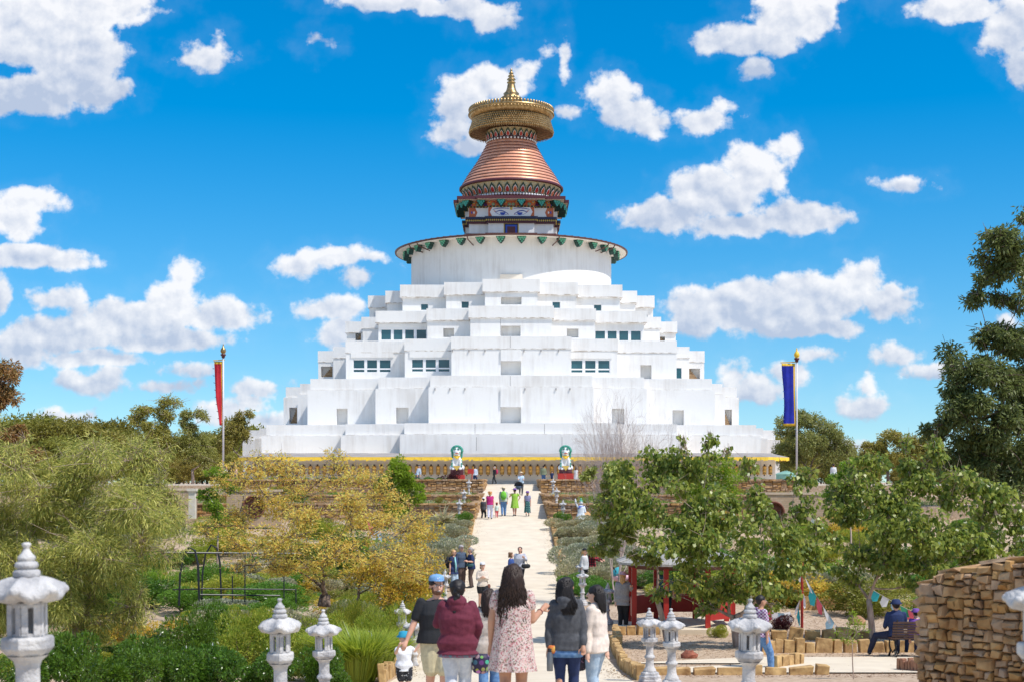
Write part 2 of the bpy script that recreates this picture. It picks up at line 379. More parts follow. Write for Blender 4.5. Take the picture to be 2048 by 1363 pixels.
# ------------------------------------------------------------ stupa
CY=175.5; SX=(1022.4-CXP)*160/F
def tier_a(w):
    w1,w2,w3,w4,w5=[q/F for q in w]
    a1=w1*CY*(1-w5)/(1-w1*w5); a5=w5*(CY-a1)
    a2=w2*CY*(1-w4)/(1-w2*w4); a4=w4*(CY-a2); a3=w3*CY/(1+w3)
    return [a1,a2,a3,a4,a5]
def redent(a):   # counter-clockwise plan from the front right corner
    n=len(a); q=[]   # one quadrant: x>0, y<0 (front)
    for k in range(n):
        q.append((a[k],-a[n-1-k]))
        if k<n-1: q.append((a[k],-a[n-2-k]))
    pts=[]
    for r in range(4):
        c,s=[(1,0),(0,1),(-1,0),(0,-1)][r]
        pts+= [(x*c-y*s,x*s+y*c) for x,y in q]
    return pts
M_white=bpy.data.materials.new('white_render'); M_white.use_nodes=True
def white_mat(m,base,dirt,amt):
    N,L=nt(m); b=N['Principled BSDF']; b.inputs['Roughness'].default_value=.75
    tc=N.new('ShaderNodeTexCoord'); mp=N.new('ShaderNodeMapping'); mp.inputs['Scale'].default_value=(1.4,1.4,.12); L.new(tc.outputs['Object'],mp.inputs[0])
    n=N.new('ShaderNodeTexNoise'); n.inputs['Scale'].default_value=1.6; n.inputs['Detail'].default_value=8; n.inputs['Roughness'].default_value=.65; L.new(mp.outputs[0],n.inputs[0])
    n2=N.new('ShaderNodeTexNoise'); n2.inputs['Scale'].default_value=.35; n2.inputs['Detail'].default_value=5; L.new(tc.outputs['Object'],n2.inputs[0])
    ad=N.new('ShaderNodeMath'); ad.operation='MULTIPLY'; L.new(n.outputs[0],ad.inputs[0]); L.new(n2.outputs[0],ad.inputs[1])
    cr=N.new('ShaderNodeValToRGB'); cr.color_ramp.elements[0].position=.22; cr.color_ramp.elements[1].position=.40
    cr.color_ramp.elements[0].color=(*base,1); cr.color_ramp.elements[1].color=(*[base[i]*(1-amt)+dirt[i]*amt for i in range(3)],1); L.new(ad.outputs[0],cr.inputs[0]); L.new(cr.outputs[0],b.inputs['Base Color'])
    n3=N.new('ShaderNodeTexNoise'); n3.inputs['Scale'].default_value=3; n3.inputs['Detail'].default_value=8; L.new(tc.outputs['Object'],n3.inputs[0])
    bp=N.new('ShaderNodeBump'); bp.inputs['Strength'].default_value=.25; bp.inputs['Distance'].default_value=.03; L.new(n3.outputs[0],bp.inputs['Height']); L.new(bp.outputs[0],b.inputs['Normal'])
white_mat(M_white,(.83,.815,.79),(.50,.45,.40),.36)
M_cream=mat('cream_render',(.84,.72,.58),(.88,.79,.67),scale=.7,rough=.8,bump=.2,bscale=5)
M_joint=mat('joint_grime',(.42,.36,.30),(.82,.80,.77),scale=1.7,rough=.9,stretch=(1,1,6),lo=.42,hi=.56,det=8)
M_glass=mat('window_glass',(.015,.075,.095),(.03,.12,.15),scale=.3,rough=.08,spec=.6)
M_frame=mat('window_frame',(.82,.82,.83),rough=.4)
M_brown=mat('brown_steel',(.10,.035,.025),rough=.5)
M_brick=mat('brick_stair',(.18,.10,.05),(.38,.26,.14),scale=3,rough=.9,stretch=(1,1,4))
stupa=empty('stupa',(SX,CY,1.6),0,'huge white tiered stupa with a striped copper spire and gold crown','stupa')
Z0=1.6
def LZ(py,D): return EYE-(py-HY)*D/F-Z0
TIERS=[ # parapet half widths, wall half widths, (top, parapet bottom, wall bottom) pixel rows at the centre face
 dict(p=(213.6,331.4,490,503.9,527.9),w=(222.6,340.6,499.4,512.4,537.4),t=845,b=867.5,base=None,n=0),
 dict(p=(162,265.7,401.6,422.4,451),w=(165.2,271.4,407.4,427.4,455.4),t=750,b=773,base=845,n=1),
 dict(p=(120.4,213.7,331.4,356.6,386.8),w=(119.6,212.8,330.6,355.8,386.0),t=672.5,b=697,base=750,n=2),
 dict(p=(85.4,169.6,271.4,299.9,332),w=(81.8,168,265.7,297,329),t=611.5,b=636,base=672.5,n=3),
 dict(p=(57.4,134.4,222.4,251.9,286.7),w=(52.6,130.4,217.4,248.2,283.6),t=557.9,b=584,base=611.5,n=4)]
for T in TIERS:
    T['pa']=tier_a(T['p']); T['wa']=tier_a(T['w']); D1=CY-T['pa'][4]; T['zt']=LZ(T['t'],D1); T['zb']=LZ(T['b'],CY-T['wa'][4])
for i,T in enumerate(TIERS):
    T['z0']=-.1 if i==0 else TIERS[i-1]['zt']-.9
# openings: (tier, segment, side, x0,x1,y0,y1, kind)  pixel rectangle; kind n niche / w windows(n panes) / s stair
OPN=[(1,0,0,1001,1042,813,845,'n'),(2,0,0,1001.5,1042,721,749,'n'),(3,0,0,1002,1041,651,672,'n'),(4,0,0,1002,1043,594,609,'n'),
(1,1,-1,792,817,814,846,'n'),(1,2,-1,673,695,816,848,'n'),(1,1,1,1224,1249,816,848,'n'),(1,2,1,1345,1368,819,850,'n'),
(2,2,-1,706,782,718,744,'w3'),(2,1,-1,823,900,717,743,'w3'),(2,1,1,1141.5,1220,719,745,'w3'),(2,2,1,1281,1303,729,757,'n'),
(3,2,-1,761.5,853.5,658,680,'w4'),(3,2,1,1189.5,1282.5,660.5,681.5,'w4'),(3,1,-1,886.5,908,656,674,'n'),(3,1,1,1134,1157,657,675,'n'),
(4,1,-1,922,938.5,602,617,'w1'),(4,2,-1,841,857,607,621,'w1'),(4,1,1,1104,1121,603,617,'w1'),(4,2,1,1187,1203.5,608.5,622.5,'w1'),
(1,4,-1,578.5,594,814,846,'s'),(2,4,-1,642,665,732,753,'s'),(3,4,-1,711,722,662,680,'s'),(1,4,1,1447.5,1464,818,850,'s'),(2,4,1,1378,1400,736,758,'s'),(3,4,1,1320,1330,673,681,'s'),(2,3,1,1352,1364,734,757,'w1'),(4,4,-1,748.5,751,626,635,'w1'),(4,4,1,1293,1296,628,636,'w1')]
def panel(b,x0,x1,z0,z1,y,holes,dep):
    xs=sorted({x0,x1}|{h[0] for h in holes}|{h[1] for h in holes}); zs=sorted({z0,z1}|{h[2] for h in holes}|{h[3] for h in holes})
    for i in range(len(xs)-1):
        for j in range(len(zs)-1):
            cx=(xs[i]+xs[i+1])/2; cz=(zs[j]+zs[j+1])/2
            if any(h[0]<cx<h[1] and h[2]<cz<h[3] for h in holes): continue
            k=len(b.v); b.v+=[(xs[i],y,zs[j]),(xs[i+1],y,zs[j]),(xs[i+1],y,zs[j+1]),(xs[i],y,zs[j+1])]; b.f.append((k,k+1,k+2,k+3)); b.m.append(0)
    for h in holes:
        a,c,e,g=h[:4]; d=h[4]; k=len(b.v)
        b.v+=[(a,y,e),(c,y,e),(c,y,g),(a,y,g),(a,y+d,e),(c,y+d,e),(c,y+d,g),(a,y+d,g)]
        for q in ((0,1,5,4),(1,2,6,5),(2,3,7,6),(3,0,4,7),(4,5,6,7)): b.f.append(tuple(k+t for t in q)); b.m.append(0)
for i,T in enumerate(TIERS):
    a=T['wa']; b=MB(); z0,z1=T['z0'],T['zb']+.004
    poly=redent(a); n=len(poly)
    for k in range(n):
        p,q=poly[k],poly[(k+1)%n]
        front=abs(p[1]-q[1])<1e-6 and p[1]<0 and q[0]>p[0] and p[1]<=-a[0]+1e-3
        if front:
            # segment index by depth
            seg=min(range(5),key=lambda s:abs(-p[1]-a[4-s])); side=0 if seg==0 else (1 if p[0]>0 else -1)
            D=CY+p[1]; holes=[]
            for (t,sg,sd_,x0,x1,y0,y1,kind) in OPN:
                if t==i and sg==seg and (sd_==side):
                    hx0=X(x0,D)-SX; hx1=X(x1,D)-SX; hz1=LZ(y0,D); hz0=LZ(y1,D)
                    hx0=max(hx0,p[0]+.04); hx1=min(hx1,q[0]-.04)
                    hz1=min(hz1,z1-.05)
                    holes.append((hx0,hx1,hz0,hz1,.9 if kind=='n' else (.25 if kind[0]=='w' else .9),kind))
            panel(b,p[0],q[0],z0,z1,p[1],holes,0)
            for h in holes:
                if h[5][0]=='w':
                    npn=int(h[5][1]); y=p[1]; fr=MB(); t=.07; g=MB()
                    wd=(h[1]-h[0]); 
                    fr.box(h[0],h[1],y+.08,y+.16,h[3]-t,h[3]); fr.box(h[0],h[1],y+.08,y+.16,h[2],h[2]+t)
                    low=h[2]+ (.32 if npn==3 else 0)
                    if npn==3: fr.box(h[0]+.01,h[1]-.01,y+.06,y+.16,low,low+.16)
                    mull=.32 if npn>2 else .06
                    for s in range(npn+1):
                        xx=h[0]+wd*s/npn; m_=mull/2 if 0<s<npn else t
                        fr.box(max(h[0],xx-m_),min(h[1],xx+m_),y+.07,y+.165,h[2],h[3])
                    fo=fr.build('window',M_frame,stupa)
                    for s in range(npn):
                        g=MB(); xa=h[0]+wd*s/npn; g.box(xa+.02,xa+wd/npn-.02,y+.10,y+.12,h[2]+.02,h[3]-.02); g.build('pane',M_glass,fo)
                if h[5]=='s':
                    st=MB(); y=p[1]; nst=7; 
                    for s in range(nst):
                        f0=s/nst; x0_=h[0]+(h[1]-h[0])*(f0 if side>0 else 1-f0-1/nst)*.8+(.2*(h[1]-h[0]) if side<0 else 0)
                        st.box(x0_,x0_+(h[1]-h[0])*.8/nst,y+.2,y+.85,h[2]+.01,h[2]+(h[3]-h[2])*(1-s/nst if side>0 else 1-s/nst))
                    st.build('stair',M_brick,stupa)
        else:
            k2=len(b.v); b.v+=[(p[0],p[1],z0),(q[0],q[1],z0),(q[0],q[1],z1),(p[0],p[1],z1)]; b.f.append((k2,k2+1,k2+2,k2+3)); b.m.append(0)
    k=len(b.v); b.v+=[(x,y,z1) for x,y in poly]; b.f.append(tuple(range(k,k+n))); b.m.append(0)
    b.build('tier_wall',M_white,stupa)
    pb=MB(); pb.prism(redent(T['pa']),T['zb']+.03,T['zt']); pb.build('parapet',M_white,stupa)
    # thin joint / drip line between wall and parapet
    mx=max(T['pa'][4],T['wa'][4]); off=.012 if i in(0,1,2) else -.0
    base=T['wa'] if i<3 else T['pa']
    jb=MB(); aa=[q+.02 for q in (T['pa'] if i!=0 else T['pa'])]; jb.prism(redent(aa),T['zb']-.03,T['zb']+.05)
    jb.build('joint_line',M_joint,stupa)
# projecting box over the central niches, tiers 2 and 3
for (i,x0,x1,y0,y1) in ((1,1001,1042,777,813),(2,1001.5,1042,699,721)):
    a=TIERS[i]['wa'][4]; D=CY-a; b=MB(); b.box(X(x0,D)-SX,X(x1,D)-SX,-a-.14,-a+.05,LZ(y1,D),LZ(y0,D)); b.build('niche_box',M_white,stupa)
# vertical panel joints and small hooks/drains
jb=MB()
for (i,px,y0,y1,par) in ((0,953,873,900,0),(0,1124,873,900,0),(0,950,847,866,1),(0,1089,847,866,1),(1,1020.5,751,771,1),(2,1020.5,673,695,1),(3,1001,637,671,0)):
    a=TIERS[i]['pa' if par else 'wa'][4]; D=CY-a; x=X(px,D)-SX; jb.box(x-.025,x+.025,-a-.006,-a+.02,LZ(y1,D),LZ(y0,D))
for i,pxs in ((2,(905,938,970,1048,1082,1117)),(1,(870,900,930,1050,1112,1140))):
    a=TIERS[i]['wa'][4]; D=CY-a
    for px in pxs: x=X(px,D)-SX; z=LZ(TIERS[i]['b']+1,D); jb.box(x-.05,x+.05,-a-.12,-a+.02,z-.28,z-.05)
jb.build('joint_and_spout',mat('grey_joint',(.35,.33,.32),rough=.9),stupa)
# window canopies on tier three
for (x0,x1,y0,y1,s) in ((702,787,705,714,3),(819,903,702,714,1),(1140,1224,704,716,1),(758,856,647,652,4)):
    if s==4: a=TIERS[3]['wa'][2]
    else: a=TIERS[2]['wa'][2 if s==3 else 3]
    D=CY-a; b=MB(); b.box(X(x0,D)-SX,X(x1,D)-SX,-a-.09,-a+.03,LZ(y1,D),LZ(y0,D)); b.build('window_canopy',M_white,stupa)
# drum and brim
zb=TIERS[4]['zt']-1.2; ZB=EYE+28.1-Z0
b=MB(); b.lathe([(12.28,zb),(12.28,ZB+.15)],128); b.v.append((0,0,ZB)); b.build('drum',M_white,stupa,smooth=True)
b=MB(); b.box(-1.28,1.28,-12.5,-12.0,zb,LZ(548.5,163)); 
dn=MB(); dn.box(-1.1,1.1,-12.52,-12.4,zb,LZ(550,163)); b.build('drum_niche',M_cream,stupa); dn.build('niche_panel',M_cream,stupa)
M_soff=mat('soffit_cream',(.74,.66,.54),(.8,.74,.64),scale=.5,rough=.8)
b=MB(); b.lathe([(12.28,ZB+.06),(14.12,ZB-.02)],128); b.build('soffit',M_soff,stupa,smooth=True)
b=MB(); b.lathe([(14.1,ZB-.03),(14.28,ZB-.03),(14.30,ZB+.14),(14.1,ZB+.2),(10,ZB+.75),(6,ZB+1.25),(0,ZB+1.5)],128)
for k in range(96):
    a=2*PI*k/96; c,s=math.cos(a),math.sin(a); b.tube([(14.1*c,14.1*s,ZB+.22),(6*c,6*s,ZB+1.27)],.03,4)
b.build('brim_roof',M_brown,stupa)
M_green=mat('jade_paint',(.07,.33,.22),(.16,.50,.36),scale=6,rough=.55); M_dgreen=mat('dark_green_paint',(.01,.05,.04),rough=.6)
def cloud_bracket(ang):
    """carved cloud corbel: stepped scroll silhouette, dark outline plate with lighter lobes"""
    b=MB(); b.mi=1
    out=[(-.62,.0),(-.60,-.22),(-.46,-.40),(-.42,-.62),(-.26,-.80),(-.12,-.98),(0,-1.08),(.12,-.98),(.26,-.80),(.42,-.62),(.46,-.40),(.60,-.22),(.62,0)]
    b.plate(out[::-1],-.06,.5); b.mi=0
    for (x,z,r) in ((-.36,-.2,.2),(.36,-.2,.2),(0,-.22,.22),(-.2,-.5,.18),(.2,-.5,.18),(0,-.8,.17)):
        b.ball((x,-.10,z),(r,.12,r*.85),8,6)
    b.xf(Matrix.Translation((0,0,ZB+.02))@Matrix.Rotation(ang,4,'Z')@Matrix.Translation((0,-13.15,0))@Matrix.Diagonal((.82,1,.72,1)))
    b.build('cloud_bracket',[M_green,M_dgreen],stupa)
for k in range(34): cloud_bracket(2*PI*(k+.5)/34-PI/2*0)
for px in (935,1118,830,1222,812,1236):
    sgn=-1 if px<1022 else 1; xx=abs(X(px,163)-SX); xx=min(xx,13.9); 
    ang=math.asin(min(.99,xx/14.1))*sgn; b=MB(); b.tube([(0,-14.15,ZB-.02),(0,-13.9,ZB-.35),(0,-12.3,ZB-.75)],.07,5)
    b.xf(Matrix.Rotation(ang,4,'Z')); b.build('drain_pipe',M_brown,stupa)
# harmika
HA=[2.75,5.05,5.55]
def hz(py,D=170): return LZ(py,D)
def ring3(name,grow,z0,z1,m): 
    b=MB(); b.prism(redent([q+grow for q in HA]),z0,z1); return b.build(name,m,stupa)
M_navy=mat('navy_paint',(.012,.018,.06),rough=.5); M_gold=mat('gold_leaf',(.30,.19,.08),(.50,.35,.17),scale=3,rough=.38,metal=.85,bump=.3,bscale=9)
M_goldp=mat('gold_paint',(.62,.42,.08),rough=.5); M_orange=mat('orange_red_paint',(.42,.085,.03),(.6,.16,.05),scale=5,rough=.5)
M_red=mat('red_paint',(.36,.02,.015),(.44,.03,.02),scale=2,rough=.45); M_maroon=mat('maroon_paint',(.09,.015,.025),rough=.5)
M_blue=mat('blue_paint',(.02,.07,.42),rough=.5); M_whitep=mat('white_paint',(.82,.82,.84),rough=.5); M_teal=mat('teal_paint',(.03,.3,.3),(.1,.5,.42),scale=6,rough=.5)
M_yel=mat('yellow_paint',(.85,.55,.04),rough=.55); M_black=mat('black_paint',(.01,.01,.012),rough=.5)
ring3('harmika_base',.35,ZB+1.0,hz(467),M_maroon); ring3('harmika_wall',0,hz(468),hz(447),M_white)
ring3('moulding',.2,hz(447),hz(443.5),M_maroon); ring3('gold_moulding',.3,hz(443.5),hz(438.5),M_navy); ring3('moulding',.42,hz(438.5),hz(434),M_navy)
b=MB()
def along_front(a,z,step,fn,grow=0):
    A=[q+grow for q in a]
    for k in range(3):
        x0=0 if k==0 else A[k-1]; x1=A[k]; y=-A[2-k]; n=max(1,int((x1-x0)/step))
        for s in range(n):
            x=x0+(x1-x0)*(s+.5)/n
            fn(x,y); fn(-x,y)
    for k in range(3):   # side faces seen obliquely
        y0=0 if k==0 else A[k-1]; y1=A[k]; xx=A[2-k]; n=max(1,int((y1-y0)/step))
        for s in range(n):
            y=-(y0+(y1-y0)*(s+.5)/n); fn(xx,y); fn(-xx,y)
along_front(HA,0,.22,lambda x,y:b.ball((x,y,hz(441)),(.085,.06,.13),6,4),.3)
b.build('gold_studs',M_goldp,stupa)
ring3('harmika_face_wall',.05,hz(434),hz(415),M_whitep)
ring3('checker_band',.12,hz(415),hz(412),M_black)
b=MB(); along_front(HA,0,.36,lambda x,y:b.ball((x,y,hz(413.5)),(.09,.06,.07),6,4),.12); b.build('checker_dots',M_goldp,stupa)
ring3('ornament_band',.1,hz(412),hz(402),M_orange)
cols=[M_teal,M_goldp,M_blue,M_red]
b=MB(); cnt=[0]
def orn(x,y):
    k=cnt[0]; cnt[0]+=1
    b.mi=k//2%4; z=hz(407)+(.14 if k//2%2 else -.12)
    b.ball((x,y-.02,z),(.2,.07,.17),8,5); b.mi=(k//2+1)%4; b.ball((x,y-.08,z),(.09,.05,.08),6,4)
along_front(HA,0,.42,orn,.1); b.build('painted_ornament',cols,stupa)
# soffit + cornice
b=MB(); b.prism(redent([q+1.25 for q in HA]),hz(402),hz(401.4)); b.build('cornice_soffit',M_soff,stupa)
b=MB(); b.prism(redent([q+1.4 for q in HA]),hz(401.4),hz(395.5)-.0); b.build('cornice',M_maroon,stupa)
def bracket2(x,y,ang,s=1):
    b=MB(); b.mi=1; out=[(-.5,0),(-.48,-.2),(-.3,-.42),(-.22,-.6),(0,-.78),(.22,-.6),(.3,-.42),(.48,-.2),(.5,0)]
    b.plate(out[::-1],-.5,.7); b.mi=0
    for (xx,z,r) in ((-.28,-.16,.17),(.28,-.16,.17),(0,-.2,.17),(-.14,-.4,.14),(.14,-.4,.14),(0,-.6,.13)): b.ball((xx,-.52,z),(r,.12,r),8,5)
    b.xf(Matrix.Translation((x,y,hz(402)+.02))@Matrix.Rotation(ang,4,'Z')@Matrix.Scale(s,4)); b.build('cloud_bracket',[M_teal,M_dgreen],stupa)
for x in (-1.2,1.2): bracket2(x,-HA[2]-.5,0)
for x in (-3.6,3.6): bracket2(x,-HA[1]-.5,0)
for s in (-1,1):
    bracket2(s*5.2,-HA[0]-2.6,s*.5,1); bracket2(s*(HA[2]+.4),-3.2,s*PI/2*.8,1); bracket2(s*(HA[2]+.6),-1.4,s*PI/2,1); bracket2(s*(HA[2]+.6),1.2,s*PI/2,1); bracket2(s*(HA[1]+.5),-4.4,s*.9,1)
# orange end panels and eye panel
y=-HA[2]-.05; b=MB()
ez=hz(424.5); 
b=MB(); b.plate([(-2.75,ez-.6),(-2.75,ez+.58),(2.75,ez+.58),(2.75,ez-.6)][::-1],y-.02,y+.01); b.build('panel_border',M_orange,stupa)
b=MB(); b.plate([(-2.55,ez),(-2.25,ez+.56),(2.25,ez+.56),(2.55,ez),(2.25,ez-.58),(-2.25,ez-.58)][::-1],y-.04,y-.01); b.build('eye_panel',M_whitep,stupa)
b=MB()
for s in (-1,1):
    for (yy,xa,xb) in ((-HA[1]-.05,4.05,5.05),):
        pl=[(s*xa,ez),(s*(xa+.25),ez+.58),(s*xb,ez+.58),(s*xb,ez-.6),(s*(xa+.25),ez-.6)]
        if s>0: pl=pl[::-1]
        b.plate(pl[::-1],yy-.03,yy+.01)
b.build('end_panel',M_orange,stupa)
b=MB()
for s in (-1,1):
    for j,xx in enumerate((4.45,4.72)):
        b.mi=j; b.ball((s*xx,-HA[1]-.09,ez),(.09,.03,.16),8,6)
b.build('end_panel_flower',[M_whitep,M_blue],stupa)
# the eyes
def eyes():
    yy=y-.06
    for s in (-1,1):
        # white almond with dark blue upper line
        up=[]; lo=[]
        for k in range(13):
            t=k/12; x=.38+1.5*t; zu=.30*math.sin(PI*min(1,t*1.02))**.8*(.75+.5*t)-.12+.16*t; zl=-.22*math.sin(PI*t)-.12+.16*t
            up.append((x,zu)); lo.append((x,zl))
        e=MB(); e.mi=0; e.tube([(s*x,yy,ez+z-.12) for x,z in up],[.03+.03*math.sin(PI*k/12) for k in range(13)],5)
        e.mi=0; e.tube([(s*x,yy,ez+z-.12) for x,z in lo],.02,5)
        e.tube([(s*(.25+1.95*k/12),yy,ez+.22+.3*math.sin(PI*(.25+.62*k/12))**1.0-.06) for k in range(13)],[.02+.035*math.sin(PI*k/12) for k in range(13)],5)
        e.mi=2; e.tube([(s*(1.86+.05*k),yy,ez+.02+.03*k) for k in range(6)],[.05,.05,.04,.03,.02,.01],5); e.tube([(s*(.40-.03*k),yy,ez-.26-.03*k) for k in range(4)],[.04,.03,.02,.01],5)
        eo=e.build('painted_eye',[M_blue,M_whitep,M_red],stupa)
        i2=MB(); i2.plate([(s*1.02+.27*math.cos(a)*1.15,ez-.14+(.22*math.sin(a) if math.sin(a)<.35 else .22*.35)) for a in [2*PI*q/20 for q in range(20)]][::-1],yy-.015,yy+.01); i2.build('iris',M_blue,eo)
    e=MB(); e.plate([(.16*math.cos(2*PI*q/12),ez+.40+.18*math.sin(2*PI*q/12)) for q in range(12)][::-1],yy-.03,yy); e.build('brow_mark',M_goldp,stupa)
eyes()
# door in harmika base
y=-HA[2]; b=MB()
for (g,m_,o_) in ((.90,M_goldp,.03),(.80,M_navy,.06),(.66,M_blue,.09),(.48,M_maroon,.12)):
    q=MB(); q.box(-g,g,y-o_,y+.01,hz(468),hz(468)+g*1.05+.35); q.build('door' if m_ is M_maroon else 'door_frame',m_,stupa)
# spire: petal ring, cone of thirteen rings, upper petal ring
AX=1/16.24
def az(py): return (HY-py)*AX+EYE-Z0
def petal_ring(z0,z1,r0,r1,n,label):
    """tier of painted lotus petals, each one shaped plate with an inner flame"""
    h=MB(); base=MB()
    base.lathe([(r0-.1,z0),(r1-.12,z1)],64); base.build('petal_backing',mat('petal_ochre',(.55,.36,.16),(.5,.55,.42),scale=8,rough=.6),stupa,smooth=True)
    for k in range(n):
        for lvl,(sc_,mi) in enumerate(((.95,1),(.66,0),(.54,2 if k%2 else 3))):
            pts=[(-.1,0),(-.42,.12),(-.46,.42),(-.3,.72),(-.1,.86),(0,1),(.1,.86),(.3,.72),(.46,.42),(.42,.12),(.1,0)]
            w=2*PI*((r0+r1)/2)/n; H=(z1-z0); bb=len(h.v); mm=MB(); mm.mi=mi
            mm.plate([(x*w*.92*sc_, (.05+(q-.0)*sc_*.9+(1-sc_)*.12)*H) for x,q in pts][::-1],-.03-.03*lvl,.02)
            a=2*PI*(k+.5)/n
            for v in mm.v:
                t=v[2]/H; r=r0+(r1-r0)*t+.02; 
                rr=r-v[1]-.0; an=a+v[0]/r
                h.v.append((rr*math.sin(an),-rr*math.cos(an),z0+v[2]))
            h.f+=[tuple(bb+i for i in f) for f in mm.f]; h.m+=mm.m
    h.build('lotus_petals',[M_whitep,M_dgreen,M_red,M_orange],stupa)
petal_ring(az(404.5),az(382),5.55,6.25,40,'')
b=MB(); b.lathe([(5.0,az(411)),(5.5,az(407)),(5.5,az(404.5))],64); b.build('petal_foot',M_maroon,stupa,smooth=True)
b=MB()
for k in range(96): a=2*PI*k/96; b.ball((5.62*math.sin(a),-5.62*math.cos(a),az(405.5)),.15,8,6)
b.build('pearl_row',M_whitep,stupa,smooth=True)
b=MB(); b.lathe([(6.25,az(382)),(6.42,az(382)),(6.40,az(378)),(6.2,az(376))],64); b.build('spire_rim',M_maroon,stupa,smooth=True)
M_copper=mat('copper_sheet',(.78,.34,.20),(.86,.42,.27),scale=1.5,rough=.38,metal=.3,bump=.1,bscale=2)
M_cband=mat('copper_band_dark',(.14,.035,.02),rough=.55)
cone=[(6.24,378),(5.85,367),(5.38,354),(4.78,340),(4.15,325),(3.62,309),(3.2,296),(2.95,288)]
ys_=[c[1] for c in cone][::-1]; rs_=[c[0] for c in cone][::-1]
NR=13; b=MB(); bd=MB()
for k in range(NR):
    p0=378-90*(k/NR); p1=378-90*((k+1)/NR); r0=interp(p0,ys_,rs_); r1=interp(p1,ys_,rs_)
    bb=MB(); bb.lathe([(r0-.02,az(p0)),(r0+.03,az(p0)+.05),(r0+(r1-r0)*.5+.035,(az(p0)+az(p1))/2),(r1+.03,az(p1)-.06)],96)
    bb.build('copper_ring',M_copper,stupa,smooth=True)
    bd.lathe([(r1+.0,az(p1)-.07),(r1+.07,az(p1)-.04),(r1+.06,az(p1)+.03),(r1-.05,az(p1)+.05)],96)
bd.build('ring_seam',M_cband,stupa)
petal_ring(az(285),az(265),2.92,3.15,24,'')
b=MB()
for k in range(44): a=2*PI*k/44; b.ball((3.02*math.sin(a),-3.02*math.cos(a),az(286.5)),.13,8,6)
b.build('pearl_row',M_whitep,stupa,smooth=True)
b=MB(); b.lathe([(2.9,az(289)),(2.95,az(285.5)),(2.8,az(262)),(2.8,az(255))],48); b.build('neck',M_maroon,stupa,smooth=True)
# gold parasol
M_gunder=mat('parasol_underside',(.16,.09,.04),(.24,.15,.07),scale=4,rough=.5,metal=.3)
b=MB(); b.lathe([(2.8,az(262)),(5.05,az(268))],96)
for k in range(40): a=2*PI*k/40; b.tube([(2.8*math.cos(a),2.8*math.sin(a),az(262.5)-.02),(5.05*math.cos(a),5.05*math.sin(a),az(268.5)-.02)],.04,4)
b.build('parasol_underside',M_gunder,stupa)
b=MB(); b.lathe([(5.05,az(268.5)),(5.12,az(268)),(5.08,az(262)),(4.85,az(253)),(4.72,az(245)),(4.62,az(241)),(4.62,az(240))],96)
b.build('parasol_skirt',M_gold,stupa,smooth=True)
b=MB()
for row in range(6):
    rr=[5.13,5.08,4.98,4.88,4.8,4.72][row]; py=266-row*4.6
    for k in range(110):
        a=2*PI*(k+.5*(row%2))/110; b.ball((rr*math.sin(a),-rr*math.cos(a),az(py)),(.14,.14,.17),6,4)
for k in range(110): a=2*PI*k/110; b.ball((5.14*math.sin(a),-5.14*math.cos(a),az(269.5)),(.06,.06,.12),5,4)
b.build('parasol_scales',M_gold,stupa)
b=MB(); b.lathe([(4.62,az(241)),(5.0,az(238)),(5.15,az(234)),(5.15,az(229)),(5.2,az(228)),(5.2,az(225)),(5.05,az(224)),(4.2,az(223.5)),(0,az(222))],96)
b.build('parasol_rim',M_gold,stupa,smooth=True)
b=MB()
for k in range(80):
    a=2*PI*k/80; b.ball((5.12*math.sin(a),-5.12*math.cos(a),az(222)),(.17,.1,.26),8,5)
    b.ball((5.2*math.sin(a),-5.2*math.cos(a),az(231.5)),(.13,.06,.13),6,4)
b.build('parasol_crest',M_gold,stupa,smooth=True)
b=MB(); 
def pm(r,z,a): return r*(1+.10*abs(math.sin(a*7))),z
b.lathe([(0,az(212)),(.7,az(212)),(.75,az(207)),(1.15,az(203)),(1.28,az(198)),(1.0,az(194))],84,mod=pm)
b.lathe([(1.0,az(194)),(.9,az(191)),(.98,az(188)),(.7,az(184)),(.55,az(178)),(.48,az(171)),(.42,az(168)),(.55,az(166)),(.5,az(164.5)),(.25,az(163)),(.55,az(160)),(.45,az(157.5)),(.2,az(156)),(.42,az(153.5)),(.34,az(151)),(.15,az(149.5)),(.3,az(147.5)),(.2,az(145)),(.1,az(143)),(.16,az(141)),(.05,az(138)),(0,az(136.5))],32)
b.build('finial',M_gold,stupa,smooth=True)
